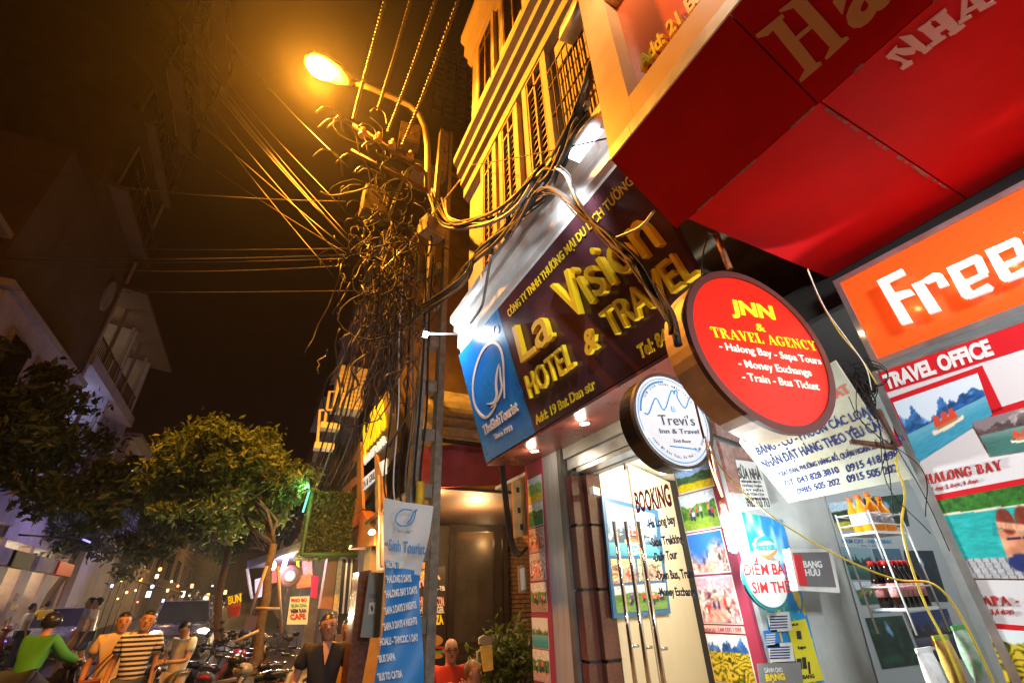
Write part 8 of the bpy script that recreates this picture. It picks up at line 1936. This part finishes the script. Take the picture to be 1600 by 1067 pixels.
# ================================================================== cars
def car(name, label, loc, rz, col, L=4.2, W=1.75, H=1.75, lights=False, suv=True, head=1.0):
    c = thing(name, label, 'car', loc); c.rotation_euler = (0, 0, rz); mp = mat('car_paint_%.2f%.2f%.2f' % col, col, .25, .3, coat=.7, nz=.05)
    # nose towards -y ; cross sections along y
    hb_ = .62*H if not suv else .58*H
    prof = [(-L/2, .42, hb_*.62, .80), (-L/2+.12, .30, hb_*.80, .92), (-L/2+.9, .26, hb_*.97, 1.0), (-L*.18, .26, hb_, 1.0), (L*.3, .26, hb_, 1.0), (L/2-.1, .28, hb_*.95, .95), (L/2, .42, hb_*.8, .85)]
    b = MB(); 
    for (y, z0, z1, w) in prof:
        ww = W/2*w
        for (u, v) in ((-1, 0), (-1.0, .5), (-.96, .9), (-.8, 1), (.8, 1), (.96, .9), (1, .5), (1, 0)): b.v.append(Vector((u*ww, y, z0+(z1-z0)*v)))
    n = 8
    for i in range(len(prof)-1):
        for j in range(n): b.f.append([i*n+j, i*n+(j+1) % n, (i+1)*n+(j+1) % n, (i+1)*n+j]); b.sm.append(True)
    b.f.append(list(range(n))[::-1]); b.f.append([(len(prof)-1)*n+j for j in range(n)]); b.sm += [False, False]
    putl('body', b.mesh(), mp, c)
    g = MB(); y0, y1, y2, y3 = -L*.20, -L*.05, L*.30, L*.42; z0 = hb_; z1 = H
    lo = [(-W*.46, y0, z0), (W*.46, y0, z0), (W*.46, y3, z0), (-W*.46, y3, z0)]; hi = [(-W*.38, y1, z1-.04), (W*.38, y1, z1-.04), (W*.38, y2, z1-.04), (-W*.38, y2, z1-.04)]
    g.solid(lo, hi); putl('windows', g.mesh(), mat('car_glass', (.05, .05, .06), .06), c)
    r = MB(); r.box(-W*.39, W*.39, y1-.03, y2+.03, z1-.039, z1); ro = putl('roof', r.mesh(), mp, c)
    pl = MB()
    for s in (-1, 1):
        for (a, b_) in (((s*W*.463, y0, z0), (s*W*.383, y1, z1-.03)), ((s*W*.463, y3, z0), (s*W*.383, y2, z1-.03)), ((s*W*.465, L*.1, z0), (s*W*.385, L*.1, z1-.03))): pl.tube([a, b_], .03, 4)
    putl('pillars', pl.mesh(), mp, c)
    for s in (-1, 1):
        for y in (-L*.31, L*.30):
            t = MB(); torus(t, (s*(W/2-.10), y, .32), .24, .08, (1, 0, 0), 20, 8); w = putl('wheel', t.mesh(), m_tyre, c); q = MB(); q.lathe((s*(W/2-.10)-.05, y, .32), (1, 0, 0), [(0, .17), (.1, .18)], 14); putl('rim', q.mesh(), m_alu, w)
        h = MB(); h.ell((s*W*.36, -L/2+.07, hb_*.70), .17, .06, .09, 12, 8); putl('headlight', h.mesh(), glow('headlight_glow_%s' % name, (1, .8, .55), head*2) if lights else m_lens, c)
        m = MB(); m.ell((s*(W/2+.08), y0+.1, z0+.08), .10, .05, .07, 8, 6); putl('mirror', m.mesh(), mp, c)
    q = MB(); q.box(-.42, .42, -L/2-.02, -L/2+.05, hb_*.52, hb_*.66); 
    gr_ = putl('grille', q.mesh(), m_black, c)
    q = MB()
    for k in range(3): q.box(-.40, .40, -L/2-.03, -L/2-.021, hb_*.535+k*.05, hb_*.545+k*.05)
    putl('grille_bar', q.mesh(), m_chrome, gr_)
    q = MB(); q.box(-W*.44, W*.44, -L/2-.06, -L/2+.1, .26, hb_*.45); putl('bumper', bevel(bpy.data.objects.new('x', q.mesh()), .03).data, mp, c)
    q = MB(); q.box(-.25, .25, -L/2-.07, -L/2-.061, .34, .44); putl('number_plate', q.mesh(), m_white, c)
    return c
car('violet_car', 'violet grey people carrier with both headlights on, driving towards the camera', (atY(287, 960, 22.0).x, 22.0, gz(22)), math.radians(6), (.36, .31, .46), 4.2, 1.75, 1.56, True, True, 14)
for s in (-1, 1):
    lamp('headlight_beam', (atY(287, 960, 22.0).x+s*.63, 19.75, 1.25), (1, .75, .45), 160, .06, 100, (-2.0+s*.5, 6, 0.6))
car('white_car', 'parked pale sedan along the left pavement', (-5.6, 23.0, gz(23)), math.radians(2), (.50, .50, .52), 4.3, 1.7, 1.42, False, False)
# oncoming motorbike with a blazing headlight
ob = copy_tree(bk, label='oncoming motorbike with a blazing headlight, right of the violet car'); BXo = atY(316, 950, 24).x; put_bike(ob, BXo, 24.6, math.radians(-92), lean=0)
if 'group' in ob: del ob['group']
for o in list(ob.children):
    if o.name.startswith('yellow_stripe'): bpy.data.objects.remove(o)
    elif o.name.startswith('headlight'): o.data = o.data.copy(); o.data.materials[0] = glow('blazing', (1, .72, .35), 500)
lamp('bike_beam', (BXo, 23.9, 1.5), (1, .7, .35), 500, .05, 110, (-1.0, 5, .8))
lamp('bike_beam_glow', (BXo, 23.85, 1.52), (1, .7, .35), 160, .05)
person('rider in dark clothes on the oncoming motorbike', (BXo, 24.9, gz(24.9)), math.radians(178), 1.7, SIT, m_skin, m_blk, m_jean, None, 'long', 'long', 1.0, hat=m_white)

# oncoming motorbikes added for more headlight glow farther down the street
GO = 'oncoming motorbikes added for headlight glow'
for k, (px, Y, lb) in enumerate(((262, 27, 'added oncoming motorbike with its headlight on, left of the violet car'), (338, 30, 'added oncoming motorbike with its headlight on, just left of the price sign'), (275, 36, 'added farther oncoming motorbike with a small headlight above the violet car bonnet'), (300, 41, 'added farthest oncoming motorbike with a headlight, near the street centre'))):
    c = copy_tree(ob, label=lb, group=GO); put_bike(c, atY(px, 955, Y).x, Y, math.radians(-90), lean=0)
    x = atY(px, 955, Y).x
    lamp('bike_beam_glow', (x, Y-.75, gz(Y)+1.0), (1, .7, .35), 60, .05)
    person('rider in dark clothes on the added '+['oncoming motorbike left of the violet car', 'oncoming motorbike just left of the price sign', 'motorbike above the violet car bonnet', 'farthest oncoming motorbike'][k], (x, Y+.3, gz(Y)), math.radians(180), 1.7, SIT, m_skin, m_blk, m_jean, None, 'long', 'long', 1.0, hat=m_blackp)
